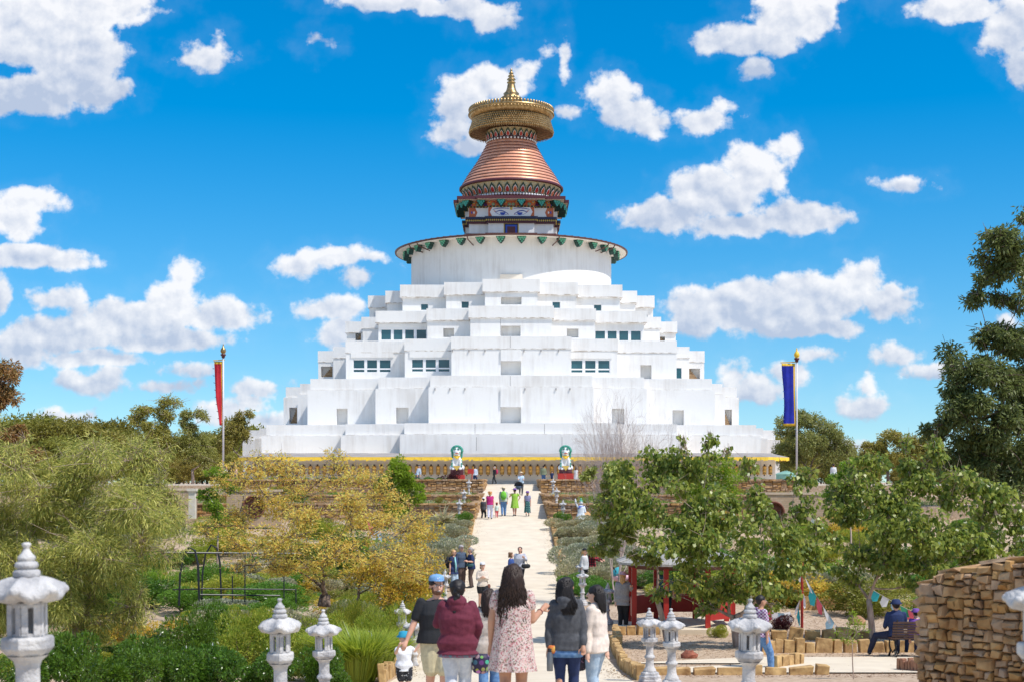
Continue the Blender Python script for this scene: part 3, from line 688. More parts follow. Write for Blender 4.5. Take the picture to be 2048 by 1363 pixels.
# prayer wheel gallery: wall, eave, fringe
gw=25.2; gy=143.3-CY
b=MB(); pol=[(-26.9,gy+7),(-26.9,gy+1.8),(-gw,gy),(gw,gy),(26.9,gy+1.8),(26.9,gy+7)]; b.prism(pol,-.1,2.75); b.build('gallery_wall',M_cream,stupa)
b=MB(); b.box(-gw-1,gw+1,gy-.55,gy-.02,-.1,.32); b.build('gallery_plinth',mat('plinth_grey',(.45,.41,.37),(.6,.56,.5),scale=2,rough=.9),stupa)
ez0=LZ(912.5,141); M_eave=mat('eave_grey',(.22,.20,.19),(.42,.38,.35),scale=.8,rough=.8,stretch=(1,5,1),det=8)
fw=25.4; fy=141-CY
def eave():
    out=[(-27.5,fy+9),(-27.4,fy+2.2),(-fw,fy),(fw,fy),(27.9,fy+2.2),(28.0,fy+9)]
    inn=[(-26.5,fy+9.5),(-26.5,fy+4.5),(-24.5,fy+4.0),(24.5,fy+4.0),(26.5,fy+4.5),(26.5,fy+9.5)]
    b=MB(); n=len(out)
    b.v+=[(x,y,ez0) for x,y in out]+[(x,y,LZ(905,145)) for x,y in inn]+[(x,y,ez0-.12) for x,y in out]+[(x,y,ez0-.12) for x,y in inn]
    for i in range(n-1):
        b.f.append((i,i+1,n+i+1,n+i)); b.f.append((2*n+i+1,2*n+i,i,i+1)[::-1]); b.f.append((2*n+i,2*n+i+1,3*n+i+1,3*n+i)[::-1]); b.m+=[0]*3
    b.build('eave_roof',M_eave,stupa)
    b=MB(); rr=random.Random(2)
    for i in range(n-1):
        p=Vector((*out[i],0)); q=Vector((*out[i+1],0)); L_=(q-p).length; m_=int(L_/.22)
        for k in range(m_):
            a=p.lerp(q,k/m_); c=p.lerp(q,(k+1)/m_); d=.24+.16*rr.random(); nrm=(q-p).cross(Vector((0,0,1))).normalized()*(.02+.05*rr.random())
            kk=len(b.v); b.v+=[tuple(a+nrm+Vector((0,0,ez0-.02))),tuple(c+nrm+Vector((0,0,ez0-.02))),tuple(c+nrm*1.5+Vector((0,0,ez0-d))),tuple(a+nrm*1.5+Vector((0,0,ez0-d-.05)))]
            b.f.append((kk,kk+1,kk+2,kk+3)); b.m.append(0)
    b.build('yellow_fringe',M_yel,stupa)
eave()
# prayer wheels
def prayer_wheel():
    b=MB(); b.mi=0; b.lathe([(0,-.42),(.16,-.42),(.22,-.38),(.22,-.34),(.2,-.33),(.2,-.04),(.215,-.02),(.215,.02),(.2,.04),(.2,.33),(.22,.34),(.22,.38),(.14,.45),(0,.46)],16)
    b.mi=1; b.lathe([(0,.62),(.09,.60),(.09,.5),(.12,.47),(.14,.45)][::-1],10); b.tube([(0,0,-.42),(0,0,-.56)],.05,8); b.box(-.05,.05,-.02,.32,.52,.58); b.box(-.05,.05,-.02,.32,-.56,-.5)
    o=b.build('prayer_wheel',[mat('wheel_brass',(.50,.25,.05),(.72,.42,.12),scale=14,rough=.4,metal=.5,bump=.5,bscale=30),mat('wheel_bracket',(.06,.035,.03),rough=.5)],smooth=True)
    return tag(o,'brass prayer wheel in the row along the foot of the stupa','prayer wheel','prayer wheels along the foot of the stupa')
pw=prayer_wheel(); first=True; px=493.0; pw.parent=stupa; del pw['label'],pw['category'],pw['group']
while px<1556:
    D=142.6; yx=X(px,D)
    o=pw if first else pw.copy()
    if not first: COL.objects.link(o)
    first=False; off=0
    if abs(yx-SX)>gw: off=(abs(yx-SX)-gw)*.95
    o.location=(yx-SX,D+off-CY,EYE-(939.5-HY)*D/F-1.6); px+=14.2
# ------------------------------------------------------------ plants
M_bark=mat('bark_grey_brown',(.16,.10,.07),(.34,.25,.19),scale=12,rough=.9,bump=.8,bscale=30,stretch=(1,1,.3))
M_barkpale=mat('bark_pale',(.30,.20,.15),(.52,.40,.32),scale=9,rough=.85,bump=.6,bscale=30,stretch=(1,1,.3))
M_barkdark=mat('bark_dark',(.05,.035,.03),(.26,.19,.15),scale=8,rough=.9,bump=.8,bscale=30)
M_twig=mat('twig_purple_grey',(.36,.28,.25),(.55,.45,.40),scale=5,rough=.9)
def leafmat(name,cols,rough=.5,tr=.3,spec=.5): return mat(name,cols[0],island=cols,rough=rough,transl=tr,spec=spec)
L_bottle=leafmat('bottlebrush_leaf',[(.12,.19,.02),(.32,.40,.03),(.56,.58,.06),(.76,.72,.12),(.22,.31,.03),(.86,.80,.22)],.5,.45)
L_gold=leafmat('golden_leaf',[(.86,.52,.12),(.92,.70,.14),(.84,.78,.14),(.78,.42,.14),(.66,.74,.12),(.94,.82,.32),(.60,.68,.10),(.76,.76,.18)],.55,.5)
L_goldg=leafmat('yellow_green_leaf',[(.62,.56,.06),(.50,.52,.05),(.74,.60,.07),(.36,.44,.05),(.72,.42,.07)],.55,.45)
L_heart=leafmat('heart_leaf',[(.09,.17,.025),(.17,.28,.035),(.34,.44,.06),(.58,.62,.11),(.05,.10,.02),(.82,.78,.24),(.60,.42,.10),(.20,.30,.04),(.48,.52,.10)],.38,.48,.5)
L_lime=leafmat('lime_leaf',[(.32,.46,.04),(.48,.60,.06),(.60,.66,.09),(.24,.38,.04)],.5,.5)
L_green=leafmat('green_leaf',[(.11,.26,.025),(.20,.38,.04),(.32,.48,.05),(.15,.30,.04)],.45,.4)
L_bright=leafmat('bright_mound_leaf',[(.18,.30,.025),(.34,.48,.04),(.50,.56,.06),(.24,.38,.03),(.56,.54,.08)],.5,.45)
L_dark=leafmat('dark_glossy_leaf',[(.12,.24,.02),(.22,.38,.03),(.38,.54,.05),(.58,.70,.13),(.08,.16,.02)],.32,.3,.6)
L_silver=leafmat('silver_leaf',[(.36,.39,.20),(.50,.51,.31),(.66,.63,.44),(.26,.34,.12),(.54,.50,.42)],.6,.25)
L_olive=leafmat('olive_leaf',[(.22,.26,.05),(.34,.37,.08),(.46,.44,.12),(.18,.21,.05)],.55,.3)
L_red=leafmat('burgundy_leaf',[(.08,.01,.02),(.16,.02,.04),(.10,.03,.03)],.45,.25)
L_euc=leafmat('gum_leaf',[(.22,.25,.05),(.34,.34,.08),(.44,.38,.11),(.44,.30,.10),(.16,.18,.05),(.36,.37,.14)],.5,.4)
L_eucr=leafmat('gum_leaf_rusty',[(.30,.17,.09),(.38,.24,.12),(.24,.18,.08),(.40,.25,.15),(.22,.19,.08)],.5,.3)
L_eucy=leafmat('gum_leaf_yellow_tips',[(.20,.25,.07),(.38,.38,.09),(.78,.64,.09),(.26,.30,.09),(.36,.38,.22),(.15,.18,.06)],.45,.42)
L_grass=leafmat('grass_blade',[(.40,.46,.04),(.56,.60,.07),(.70,.64,.13),(.28,.38,.04)],.5,.45)
def tint(m,cols):
    N,L=nt(m); cr=[n for n in N if n.type=='VALTORGB'][0]; oi=N.new('ShaderNodeObjectInfo'); t=N.new('ShaderNodeValToRGB'); t.color_ramp.interpolation='LINEAR'; L.new(oi.outputs['Random'],t.inputs[0]); el=t.color_ramp.elements
    for i,c in enumerate(cols):
        p=i/(len(cols)-1); e=el[0] if i==0 else (el[1] if i==len(cols)-1 else el.new(p)); e.position=p; e.color=(*c,1)
    mx=N.new('ShaderNodeMix'); mx.data_type='RGBA'; mx.blend_type='MULTIPLY'; mx.inputs[0].default_value=1
    for l in list(cr.outputs[0].links): L.new(mx.outputs[2],l.to_socket)
    L.new(cr.outputs[0],mx.inputs[6]); L.new(t.outputs[0],mx.inputs[7])
for m_ in (L_euc,L_eucr,L_olive): tint(m_,[(1.25,.95,.7),(.7,.85,.75),(1.2,1.25,.6),(.95,.8,.65),(.8,.95,.9),(1.35,1.2,.8)])
for m_ in (L_green,L_bright,L_dark,L_silver,L_lime): tint(m_,[(1.1,1,.8),(.8,.9,.8),(1.15,1.05,.75),(.9,1,1)])
def bez(p0,p1,bend,rs,n=6):
    p0=Vector(p0); p1=Vector(p1); m=p0.lerp(p1,.45)+Vector(rs.randn(3)*.07*(p1-p0).length)+Vector(bend); return [(p0*(1-t)**2+m*2*t*(1-t)+p1*t*t) for t in np.linspace(0,1,n)]
def tree(name,label,cat,loc,fork,clumps,leaf,bark,nleaf,lsize,asp,seed,r0=.12,trunk=None,twigs=3,droop=0,up=.3,shell=0,group=None,sub=9,spread=1,dirs=None,crownname='crown',twr=.008,vis=1):
    """clumps: list of (x,y,z,rx,ry,rz) relative to loc. limbs run from the fork to each clump, twigs inside, leaves round the twig ends"""
    rs=np.random.RandomState(seed); root=empty(name,loc,0,label,cat,group)
    tb=MB(); fork=Vector(fork); tp=trunk or bez((0,0,-.1),fork,(0,0,0),rs,5)
    tb.tube(tp,list(np.linspace(r0,r0*.72,len(tp))),10)
    allp=[];alld=[]
    vol=np.array([c[3]*c[4]*c[5] for c in clumps]); vol=vol**.8/np.sum(vol**.8)
    nodes=[(Vector(fork),r0*.8,0)]; order=sorted(range(len(clumps)),key=lambda i:(Vector(clumps[i][:3])-fork).length)
    for oi,ci in enumerate(order):
        c=clumps[ci]; cc=Vector(c[:3]); rr=np.array(c[3:6]); L_=(cc-fork).length
        inner=cc-(cc-fork).normalized()*min(rr)*.2
        best=min(nodes,key=lambda n:(cc-n[0]).length+.35*n[2]+(0 if n[2]>0 or oi<5 else .25*L_))
        start=best[0]; rb=max(.011 if r0<.2 else .03,min(best[1]*.88,r0*.55)*(.75+.25*rs.rand()))
        sg=(cc-start).length
        pts=bez(start,inner,(0,0,-.04*sg if cc.z-fork.z<L_*.6 else .03*sg),rs,8)
        for qi in range(2,8): nodes.append((pts[qi],rb*(1-.5*qi/7),best[2]+sg*qi/7))
        tb.tube(pts,list(np.linspace(rb,rb*.45,8)),6,cap=False)
        k=max(1,int(nleaf*vol[ci])); ns=max(3,int(sub*(.6+rs.rand()*.8)))
        ends=ellip_pts(ns,c[:3],rr*.82,rs,.35)
        for e in ends:
            st=pts[int(rs.randint(4,8))]; q=bez(st,e,(0,0,0),rs,5); tb.tube(q,list(np.linspace(rb*.32,max(.002,twr*.5),5)),4,cap=False)
            kk=max(1,k//ns); sr=rr*.42*spread*(.5+1.0*rs.rand())
            p=ellip_pts(kk,tuple(e),sr,rs,shell); allp.append(p)
            d=(p-np.array(e)); d/=np.linalg.norm(d,axis=1)[:,None]+1e-6; alld.append(d)
            for _ in range(twigs):
                e2=np.array(e)+rs.randn(3)*sr*.8; tb.tube([q[3],tuple((np.array(q[3])+e2)/2+rs.randn(3)*.05*sr),tuple(e2)],[twr,twr*.7,twr*.3],3,cap=False)
    tb.build('trunk',bark,root,smooth=True)
    if allp:
        p=np.concatenate(allp); d=np.concatenate(alld)
        np_mesh(crownname,leaves(p,lsize,asp,rs,up,droop,d*.8 if dirs is None else np.tile(np.array(dirs,float),(len(p),1))),4,leaf,root)
    return root
def pxclumps(lst,D,loc,split=1):
    """clump outlines read from the photo (px,py,rpx,rpy,depth offset m) turned into metres relative to the base"""
    out=[]
    if split>1:
        rq=random.Random(len(lst)*7+int(D)); l2=[]
        for c in lst:
            for k in range(split):
                f=rq.uniform(.5,.85); a=rq.uniform(0,6.28); r=rq.uniform(.25,.9)
                l2.append((c[0]+math.cos(a)*c[2]*r,c[1]+math.sin(a)*c[3]*r,c[2]*f,c[3]*f,(c[4] if len(c)>4 else 0)+rq.uniform(-.7,.7)*c[2]*D/F))
        lst=l2
    for c in lst:
        px,py,rx,ry=c[:4]; dy=c[4] if len(c)>4 else 0; d=D+dy; q=P(px,py,d)-Vector(loc); s=d/F
        out.append((q.x,q.y,q.z,rx*s,(rx+ry)*.5*s,ry*s))
    return out
def gloc(px,D): x=X(px,D); return (x,D,gz(x,D))
# weeping bottlebrush, left
def bottlebrush(name,label,base,lst,D,n,seed,fork=(0,0,1.3)):
    loc=gloc(base,D); cl=pxclumps(lst,D,loc,4)
    root=tree(name,label,'tree',loc,fork,cl,L_bottle,M_barkpale,n,.14,.10,seed,r0=.15,twigs=9,droop=.6,sub=6,spread=1.3,twr=.007)
    return root
bottlebrush('bottlebrush_tree','large weeping olive green bottlebrush tree behind the left front lantern',150,
 [(70,960,75,70),(30,1050,70,90,.6),(130,1040,85,90,-.4),(215,960,85,75),(270,905,45,40),(240,1040,85,80,-.5),(300,985,55,70,.3),(310,1080,45,70),(200,1130,90,80,-.8),(100,1140,90,90,-.8),(20,1170,60,100,0),(270,1170,60,80,-.3),(150,1210,110,70,0),(180,910,40,35),(40,905,30,30),(330,1040,28,50,.3),(-40,1000,60,110,.5)],30,98000,11)
# golden trees
loc=gloc(648,34.5); D=34.5
gold=[(470,960,45,22),(530,935,50,26),(600,950,50,28),(660,935,45,25),(720,960,45,24,.5),(780,985,45,28,.6),(460,1030,45,24),(540,1010,55,30),(620,1020,50,28,-.8),(700,1030,55,30,-.6),(770,1050,45,28,0),(830,1050,35,18,.5),(450,1090,45,20,-.4),(520,1085,45,26,-.7),(590,1080,45,25,-1),(660,1090,45,25,-1.1),(730,1100,50,26,-.8),(800,1110,50,26,-.2),(420,1060,25,14),(560,1130,40,18,-.8),(640,1140,35,18,-.9),(820,1150,40,22,0),(490,1130,35,14,-.3)]
loc=(loc[0],loc[1],P(648,1203,D).z)
tree('golden_rain_tree','spreading golden orange tree with dark forking limbs left of the path','tree',loc,(.03,0,.18),pxclumps([(a[0],a[1],a[2],a[3]*1.15)+tuple(a[4:]) for a in gold],D,loc,4),L_gold,M_barkdark,16500,.08,.38,21,r0=.17,sub=5,twigs=5,spread=1.5,twr=.006)
loc=gloc(716,37); loc=(loc[0],37,P(716,1215,37).z)
gold2=[(760,1130,45,25),(820,1110,45,22),(850,1060,30,16,.4),(800,1170,50,25,-.3),(850,1170,28,18,-.2),(720,1150,30,20,.3),(840,1130,35,20),(760,1180,35,18,-.4)]
tree('golden_rain_tree','smaller yellow green tree leaning to the right beside the golden tree','tree',loc,(.02,0,.25),pxclumps([(a[0],a[1],a[2],a[3]*1.4)+tuple(a[4:]) for a in gold2],37,loc,4),L_goldg,M_barkdark,8500,.08,.38,22,r0=.10,sub=4,twigs=4,spread=1.7,twr=.006)
def smalltree(label,base,D,lst,leaf,n,size,seed,bark=M_barkpale,name='small_tree',asp=.4,**k):
    loc=gloc(base,D); cl=pxclumps(lst,D,loc); zf=max(.3,min(c[2] for c in cl)*.75)
    return tree(name,label,'tree',loc,(.02,0,zf),cl,leaf,bark,n,size,asp,seed,r0=k.pop('r0',.05),**k)
smalltree('lime green leafy tree in front of the left stone terraces',808,60,[(800,950,32,24),(780,975,28,24),(825,985,26,24),(800,1010,30,20),(795,925,18,18)],L_lime,9000,.12,31)
smalltree('thin yellow green tree beside the round holed wall on the left',435,62,[(430,950,28,14),(450,975,25,14),(415,985,25,14),(435,1010,28,14),(440,1040,25,14)],L_lime,5000,.11,32)
smalltree('small pale green tree right of the path before the stupa',1440,70,[(1430,930,42,28),(1400,960,45,26),(1460,960,40,26),(1430,990,50,24),(1380,985,35,24)],L_lime,9000,.13,33)
smalltree('pale yellow green sapling by the right flag pole',1700,62,[(1700,935,20,18),(1680,960,26,18),(1715,965,26,18),(1690,990,30,20),(1665,985,18,16)],L_lime,6000,.11,34)
# heart leaved trees on the right
D=36; base=1478; loc=gloc(base,D)
heartA=[(1365,890,12,20),(1415,900,22,22),(1330,945,40,35,.4),(1385,930,40,32,.3),(1270,960,45,38,.2),(1230,1000,35,40,0),(1300,1010,50,40,-.4),(1370,1000,50,42,-.5),(1440,1010,50,40,-.4),(1510,1000,35,38,0),(1555,1030,34,36,.2),(1600,960,26,32,.3),(1605,1010,30,34,.3),(1620,1070,34,38,.2),(1410,1080,60,42,-.8),(1480,1080,55,42,-.8),(1550,1100,50,42,-.5),(1350,1075,45,35,-.6),(1420,1150,50,32,-.5),(1490,1150,55,36,-.6),(1560,1160,45,30,-.2),(1370,1140,40,22,-.3),(1450,1190,40,22,-.2),(1540,1190,30,20,-.2),(1495,930,18,26,.2),(1640,1120,30,22,.3),(1660,1090,22,22,.2),(1400,1045,70,30,0),(1405,1205,40,18,.3),(1510,1222,26,14,.4),(1365,878,8,20,.1),(1415,882,8,20,.2),(1452,900,8,18,.2),(1330,1185,24,16,.4)]
tree('heart_leaf_tree','broad tree with dangling heart shaped leaves forking low beside the pavilion','tree',loc,(-.12,0,.75),pxclumps(heartA,D,loc,3),L_heart,M_barkpale,15500,.122,.74,41,r0=.14,sub=6,twigs=3,droop=1.2,up=.1,twr=.007,spread=1.45)
D=37; base=1336; loc=gloc(base,D)
heartC=[(1215,960,26,30),(1200,1010,24,30),(1235,1060,30,34),(1275,1040,35,36,.3),(1215,1090,26,26),(1290,1100,28,24,.2),(1180,950,14,18)]
tree('sparse_leaf_tree','slender pale stemmed tree with sparse olive leaves right of the path','tree',loc,(-.30,0,1.2),pxclumps(heartC,D,loc,3),leafmat('sparse_leaf',[(.20,.25,.04),(.36,.38,.06),(.50,.42,.09),(.14,.18,.04),(.48,.50,.13)],.35,.3),M_barkpale,8000,.105,.6,42,r0=.09,sub=4,twigs=7,droop=.7,up=.1,twr=.008,spread=1.15)
D=38; base=1745; loc=gloc(base,D)
heartB=[(1700,960,30,28),(1740,940,40,30,.3),(1820,920,26,34,.2),(1880,910,22,30,.1),(1780,985,50,36,-.2),(1850,970,50,36,-.2),(1920,970,45,40,0),(1980,990,45,40,.2),(2030,1020,40,45,.3),(1700,1030,40,38,.2),(1760,1050,55,40,-.6),(1840,1050,60,42,-.7),(1920,1060,60,42,-.5),(2000,1090,50,42,0),(1790,1120,55,38,-.5),(1870,1120,50,34,-.5),(1730,1110,40,30,0),(1950,1110,50,30,0),(1845,1165,40,24,-.3),(1890,1160,35,22,0),(1670,990,24,30,.2),(1808,890,9,22,.2),(1870,892,9,24,.1),(1700,925,9,22,.2),(1700,1150,30,18,.3)]
tree('heart_leaf_tree','wide tree with shiny heart shaped leaves above the bench and rubble wall','tree',loc,(-.1,0,1.1),pxclumps(heartB,D,loc,3),L_heart,M_barkpale,17500,.125,.74,43,r0=.10,sub=6,twigs=3,droop=1.2,up=.1,twr=.007,spread=1.4)
# bare twiggy tree: forks again and again, every generation thinner and still reaching up
def bare_tree():
    D=50; loc=gloc(1240,D); root=empty('bare_tree',loc,0,'leafless pale twiggy tree before the stupa right of the path','tree'); rs=random.Random(12); b=MB()
    def grow(p,d,L_,r,lv):
        q=p+d*L_*.5+Vector((rs.uniform(-1,1),rs.uniform(-1,1),0))*L_*.05; e=q+(d+Vector((0,0,.12))).normalized()*L_*.5
        b.tube([p,q,e],[r,r*.85,r*.68],6 if r>.02 else 4,cap=False)
        if lv==0: return
        for k in range(3 if lv>4 or rs.random()<.35 else 2):
            a=rs.uniform(0,6.28); sp=rs.uniform(.28,.62); u=d.cross(Vector((math.cos(a),math.sin(a),.3))).normalized(); nd=(d*math.cos(sp)+u*math.sin(sp)+Vector((0,0,.10))).normalized()
            grow(e if k<2 else q,nd,L_*rs.uniform(.68,.86),r*.66,lv-1)
    tw=P(0,930,D).z-loc[2]
    for k in range(5):
        a=k*1.26+.4; t=Vector((math.cos(a)*.28+(.22 if k==1 else -.1 if k==3 else 0),math.sin(a)*.28,1)).normalized(); grow(Vector((0,0,-.1)),t,tw*.46,.055,7)
    b.v=[(x*.46-.15,y*.5,z*.86) for x,y,z in b.v]
    b.build('branches',M_twig,root,smooth=True)
bare_tree()
# tall gum trees
D=85; base=1985; loc=gloc(base,D)
gum=[(2010,460,40,30),(2040,430,35,20),(1985,500,34,34),(2035,510,34,34,.5),(1975,560,30,26),(1960,590,24,24),(2000,590,30,20,.3),(2050,580,40,40,1),
 (2010,680,40,34),(2050,660,50,40,1),(1960,720,42,34,-.5),(1905,740,28,30),(1990,760,50,40,-1),(2050,760,50,50,1),(1900,790,32,40,-.3),(1945,800,45,36,-1.2),(1880,840,30,36,0),(1930,860,50,40,-1),(2000,850,55,45,-.8),(2050,860,50,50,1),(1900,900,36,34,0),(1960,920,50,34,-.5),(2030,940,50,40,0),(1975,670,30,26,.3)]
tree('gum_tree','tall gum tree with yellow green tips at the right edge','tree',loc,(.2,0,5.5),pxclumps(gum,D,loc,3),L_eucy,M_barkdark,44000,.31,.32,61,r0=.35,sub=6,twigs=3,droop=.6,up=.1,twr=.03,spread=1.5)
D=105; base=-20; loc=gloc(base,D)
tree('gum_tree','rusty brown gum tree at the left edge','tree',loc,(0,0,5),pxclumps([(10,745,30,26),(-20,790,45,40),(15,800,26,24),(40,870,38,28),(0,880,50,40,1),(-60,760,60,60),(60,910,30,24)],D,loc),L_eucr,M_barkdark,26000,.3,.3,62,r0=.3,sub=12,twigs=3,droop=.6,up=0,twr=.03)
for (lab,base,D,lst,n,sd_) in (
 ('tall feathery gum tree with a flat open crown behind the red banner side',318,150,[(300,815,36,10),(335,812,26,10),(270,830,14,9),(340,835,22,12),(318,850,30,14),(290,845,16,10),(315,885,40,22),(280,895,34,18),(350,895,34,18)],16000,63),
 ('thin gum tree with a small open crown left of the red banner',385,150,[(378,825,16,8),(398,835,16,9),(370,845,14,10),(390,855,20,10),(385,890,34,22),(410,905,30,18)],11000,64),
 ('spindly gum tree between the red banner and the stupa',485,155,[(478,838,16,9),(496,832,12,7),(470,855,14,10),(490,860,16,12),(470,890,30,22)],9000,65),
 ('rounded gum tree behind the blue banner',1620,150,[(1570,850,32,14),(1610,840,34,16),(1640,855,30,16),(1590,880,40,22),(1640,885,42,24),(1670,905,34,20),(1610,910,50,26),(1560,890,26,22)],22000,66),
 ('umbrella shaped gum tree between the blue banner and the tall gum',1775,150,[(1750,885,22,10),(1780,880,28,10),(1805,890,20,9),(1765,905,34,14),(1795,915,32,14),(1740,910,18,12)],12000,67),
 ('small gum tree left of the tall gum tree',1850,150,[(1838,880,18,9),(1862,890,18,12),(1848,905,28,14)],7000,68)):
    loc=gloc(base,D); cl=pxclumps([(a[0],a[1],a[2]*.9,a[3]*1.35) for a in lst],D,loc,3)
    tree('gum_tree',lab,'tree',loc,(0,0,max(1.5,min(c[2] for c in cl)*.6)),cl,L_euc,M_barkpale if sd_ in(63,64) else M_barkdark,n,.27,.32,sd_,r0=.2,spread=1.7,sub=5,twigs=3,droop=.5,up=0,twr=.03)
# bushland of separate trees behind
def forest():
    protos=[]
    for k in range(6):
        rs=random.Random(100+k); cl=[]
        for j in range(9):
            a=rs.uniform(0,2*PI); r=rs.uniform(0,3.0); zz=rs.uniform(2.6,6.6); cl.append((r*math.cos(a),r*math.sin(a),zz,rs.uniform(1.2,2.0),rs.uniform(1.2,2),rs.uniform(.8,1.3)))
        cl.append((0,0,2.2,2.0,2.0,1.5))
        o=tree('bush_tree','x','tree',(0,0,0),(0,0,1.8),cl,[L_euc,L_olive,L_euc,L_olive,L_euc,L_olive][k],M_barkdark,7000,.40,.36,200+k,r0=.2,sub=9,twigs=1,droop=.3,up=.2,twr=.03,spread=1.15)
        protos.append(o)
    rr=random.Random(5); used=set(); n=0
    def top(px):
        return float(np.interp(px,[-150,0,100,150,230,300,420,480,560,800,1240,1500,1560,1700,1760,1850,2200],[860,850,835,845,850,868,860,850,880,900,900,872,860,905,900,900,880]))
    for row,(D,dz) in enumerate(((330,2),(270,14),(215,34),(185,56))):
        step={0:21,1:27,2:36,3:46}[row]
        px=-120
        while px<2150:
            px+=step*rr.uniform(.75,1.25)
            if 560<px<1480: continue
            if row==3 and (px<0 or 1480<px<1700 and 0): pass
            k=rr.randrange(6); src=protos[k]
            tp=top(px)+dz+(rr.uniform(-22,14) if row<2 else rr.uniform(-16,16)); x=X(px,D); zg=gz(x,D)
            ht=P(px,tp,D).z-zg; s=max(.35,ht/7.6)
            o=src if k not in used else copy_tree(src); used.add(k)
            o.location=(x,D+rr.uniform(-8,8),zg); o.rotation_euler=(0,0,rr.uniform(0,6.28)); o.scale=(s*rr.uniform(.8,1.15),s*rr.uniform(.8,1.15),s)
            if px<560: o['label']='dry olive and rust coloured bush tree in the woodland behind, left of the stupa'; o['group']='woodland trees left of the stupa'
            else: o['label']='dry olive and rust coloured bush tree in the woodland behind, right of the stupa'; o['group']='woodland trees right of the stupa'
forest()
# shrubs
def bush_mesh(leaf,n,size,asp,seed,up=.6,shell=.55,lumps=12,vert=0):
    rs=np.random.RandomState(seed); P_=[];D_=[]
    for k in range(lumps):
        c=np.array([rs.uniform(-.6,.6),rs.uniform(-.6,.6),rs.uniform(.2,.72)]) if k else np.array([0,0,.45])
        r=np.array([.5,.5,.40])*(rs.uniform(.4,.85) if k else 1.0)
        p=ellip_pts(n//lumps,c,r,rs,shell); p[:,2]=np.abs(p[:,2]); d=(p-c); d/=np.linalg.norm(d,axis=1)[:,None]+1e-6; d[:,2]+=vert; P_.append(p);D_.append(d)
    p=np.concatenate(P_); d=np.concatenate(D_); return leaves(p,size,asp,rs,up,0,d*1.0),4
BUSH={}
def bush(kind,x,y,w,h,label,group=None,z=None,cat='shrub',name='shrub',rz=None,depth=None):
    spec={'silver':(L_silver,15000,.075,.34,.3,3),'green':(L_green,8000,.06,.42,.5,0),'dark':(L_dark,9000,.065,.40,.4,0),'lime':(L_lime,7000,.06,.4,.4,0),'olive':(L_olive,7000,.06,.4,.4,0),'bright':(L_bright,12000,.055,.3,.4,0.6),'gold':(L_goldg,5000,.07,.4,.3,0),'red':(L_red,4000,.08,.5,.3,0),'rosemary':(L_bright,12000,.085,.13,.1,1.6),'glossy':(L_dark,7500,.088,.42,.3,.3),'mid':(L_bright,10000,.06,.35,.4,.3)}[kind]
    root=empty(name,(x,y,gz(x,y)-.03 if z is None else z),random.Random(x*7+y).uniform(0,6) if rz is None else rz,label,cat,group)
    if kind not in BUSH:
        v,fs=bush_mesh(spec[0],spec[1],spec[2],spec[3],hash(kind)%97 if 0 else sum(map(ord,kind)),up=spec[4],vert=spec[5]*.4)
        core=MB(); core.ball((0,0,.36),(.62,.62,.42),12,8); 
        o=np_mesh('foliage',v,fs,spec[0],root); st=MB(); 
        for k in range(7):
            a=k*.9; st.tube([(0,0,0),(.2*math.cos(a),.2*math.sin(a),.3),(.5*math.cos(a),.5*math.sin(a),.6)],[.02,.014,.006],4)
        s=st.build('stem',M_bark,root); BUSH[kind]=(o.data,s.data)
    else:
        for nm,me in (('foliage',BUSH[kind][0]),('stem',BUSH[kind][1])):
            o=bpy.data.objects.new(nm,me); COL.objects.link(o); o.parent=root
    root.scale=(w,depth or w,h); return root
def bushpx(kind,px,pyt,wpx,D,label,group=None,hmul=1,cat='shrub',name='shrub'):
    x=X(px,D); z=gz(x,D); top=P(px,pyt,D).z; h=max(.25,(top-z))*hmul; return bush(kind,x,D,wpx*D/F/1.9,h/.98,label,group,cat=cat,name=name)
fg='glossy shrubs in the left foreground'
for i,(k,px,pt,wd,D) in enumerate([('glossy',150,1262,150,22),('glossy',265,1272,130,23),('glossy',60,1300,140,21),('dark',375,1228,140,26),('dark',420,1205,110,30),('glossy',440,1290,150,22),('glossy',350,1290,150,22),('glossy',540,1300,130,23),('mid',480,1215,140,28),('bright',560,1205,140,30),('bright',640,1215,130,30),('mid',620,1250,160,26),('bright',680,1225,110,32),('rosemary',720,1185,110,36),('rosemary',790,1180,110,37),('rosemary',755,1210,120,33),('rosemary',690,1200,90,35),('rosemary',838,1185,80,40),('bright',500,1200,90,33),('glossy',230,1300,150,20),('glossy',640,1290,110,22)]):
    d={'glossy':'dark glossy leaved shrub','dark':'deep green dense shrub','mid':'fresh green rounded shrub','bright':'bright yellow green mounded shrub','rosemary':'upright needle leaved green bush'}[k]
    w_={150:'nearest the left front lantern',265:'second from the left front lantern',60:'directly behind the left front lantern',375:'under the golden tree, furthest left of the dark ones',420:'under the left golden branches by the black frame',440:'left of the pair of stone lanterns',350:'between the bottlebrush and the lantern pair',540:'around the foot of the tall left lantern',480:'beside the black garden frame',560:'right above the left lantern of the pair',640:'behind the right lantern of the pair',620:'between the two stone lanterns',680:'just right of the lantern pair',720:'below the smaller golden tree trunk',790:'left of the two small lanterns',755:'in front of the leaning golden tree',690:'below the big golden trunk',838:'beside the path edge under the golden branches',500:'below the black garden frame rails',230:'in the lower left corner',}.get(px,'at the bottom edge')
    if (k,px)==('glossy',640): w_='below the right lantern of the pair'
    bushpx(k,px,pt,wd,D,d+' '+w_)
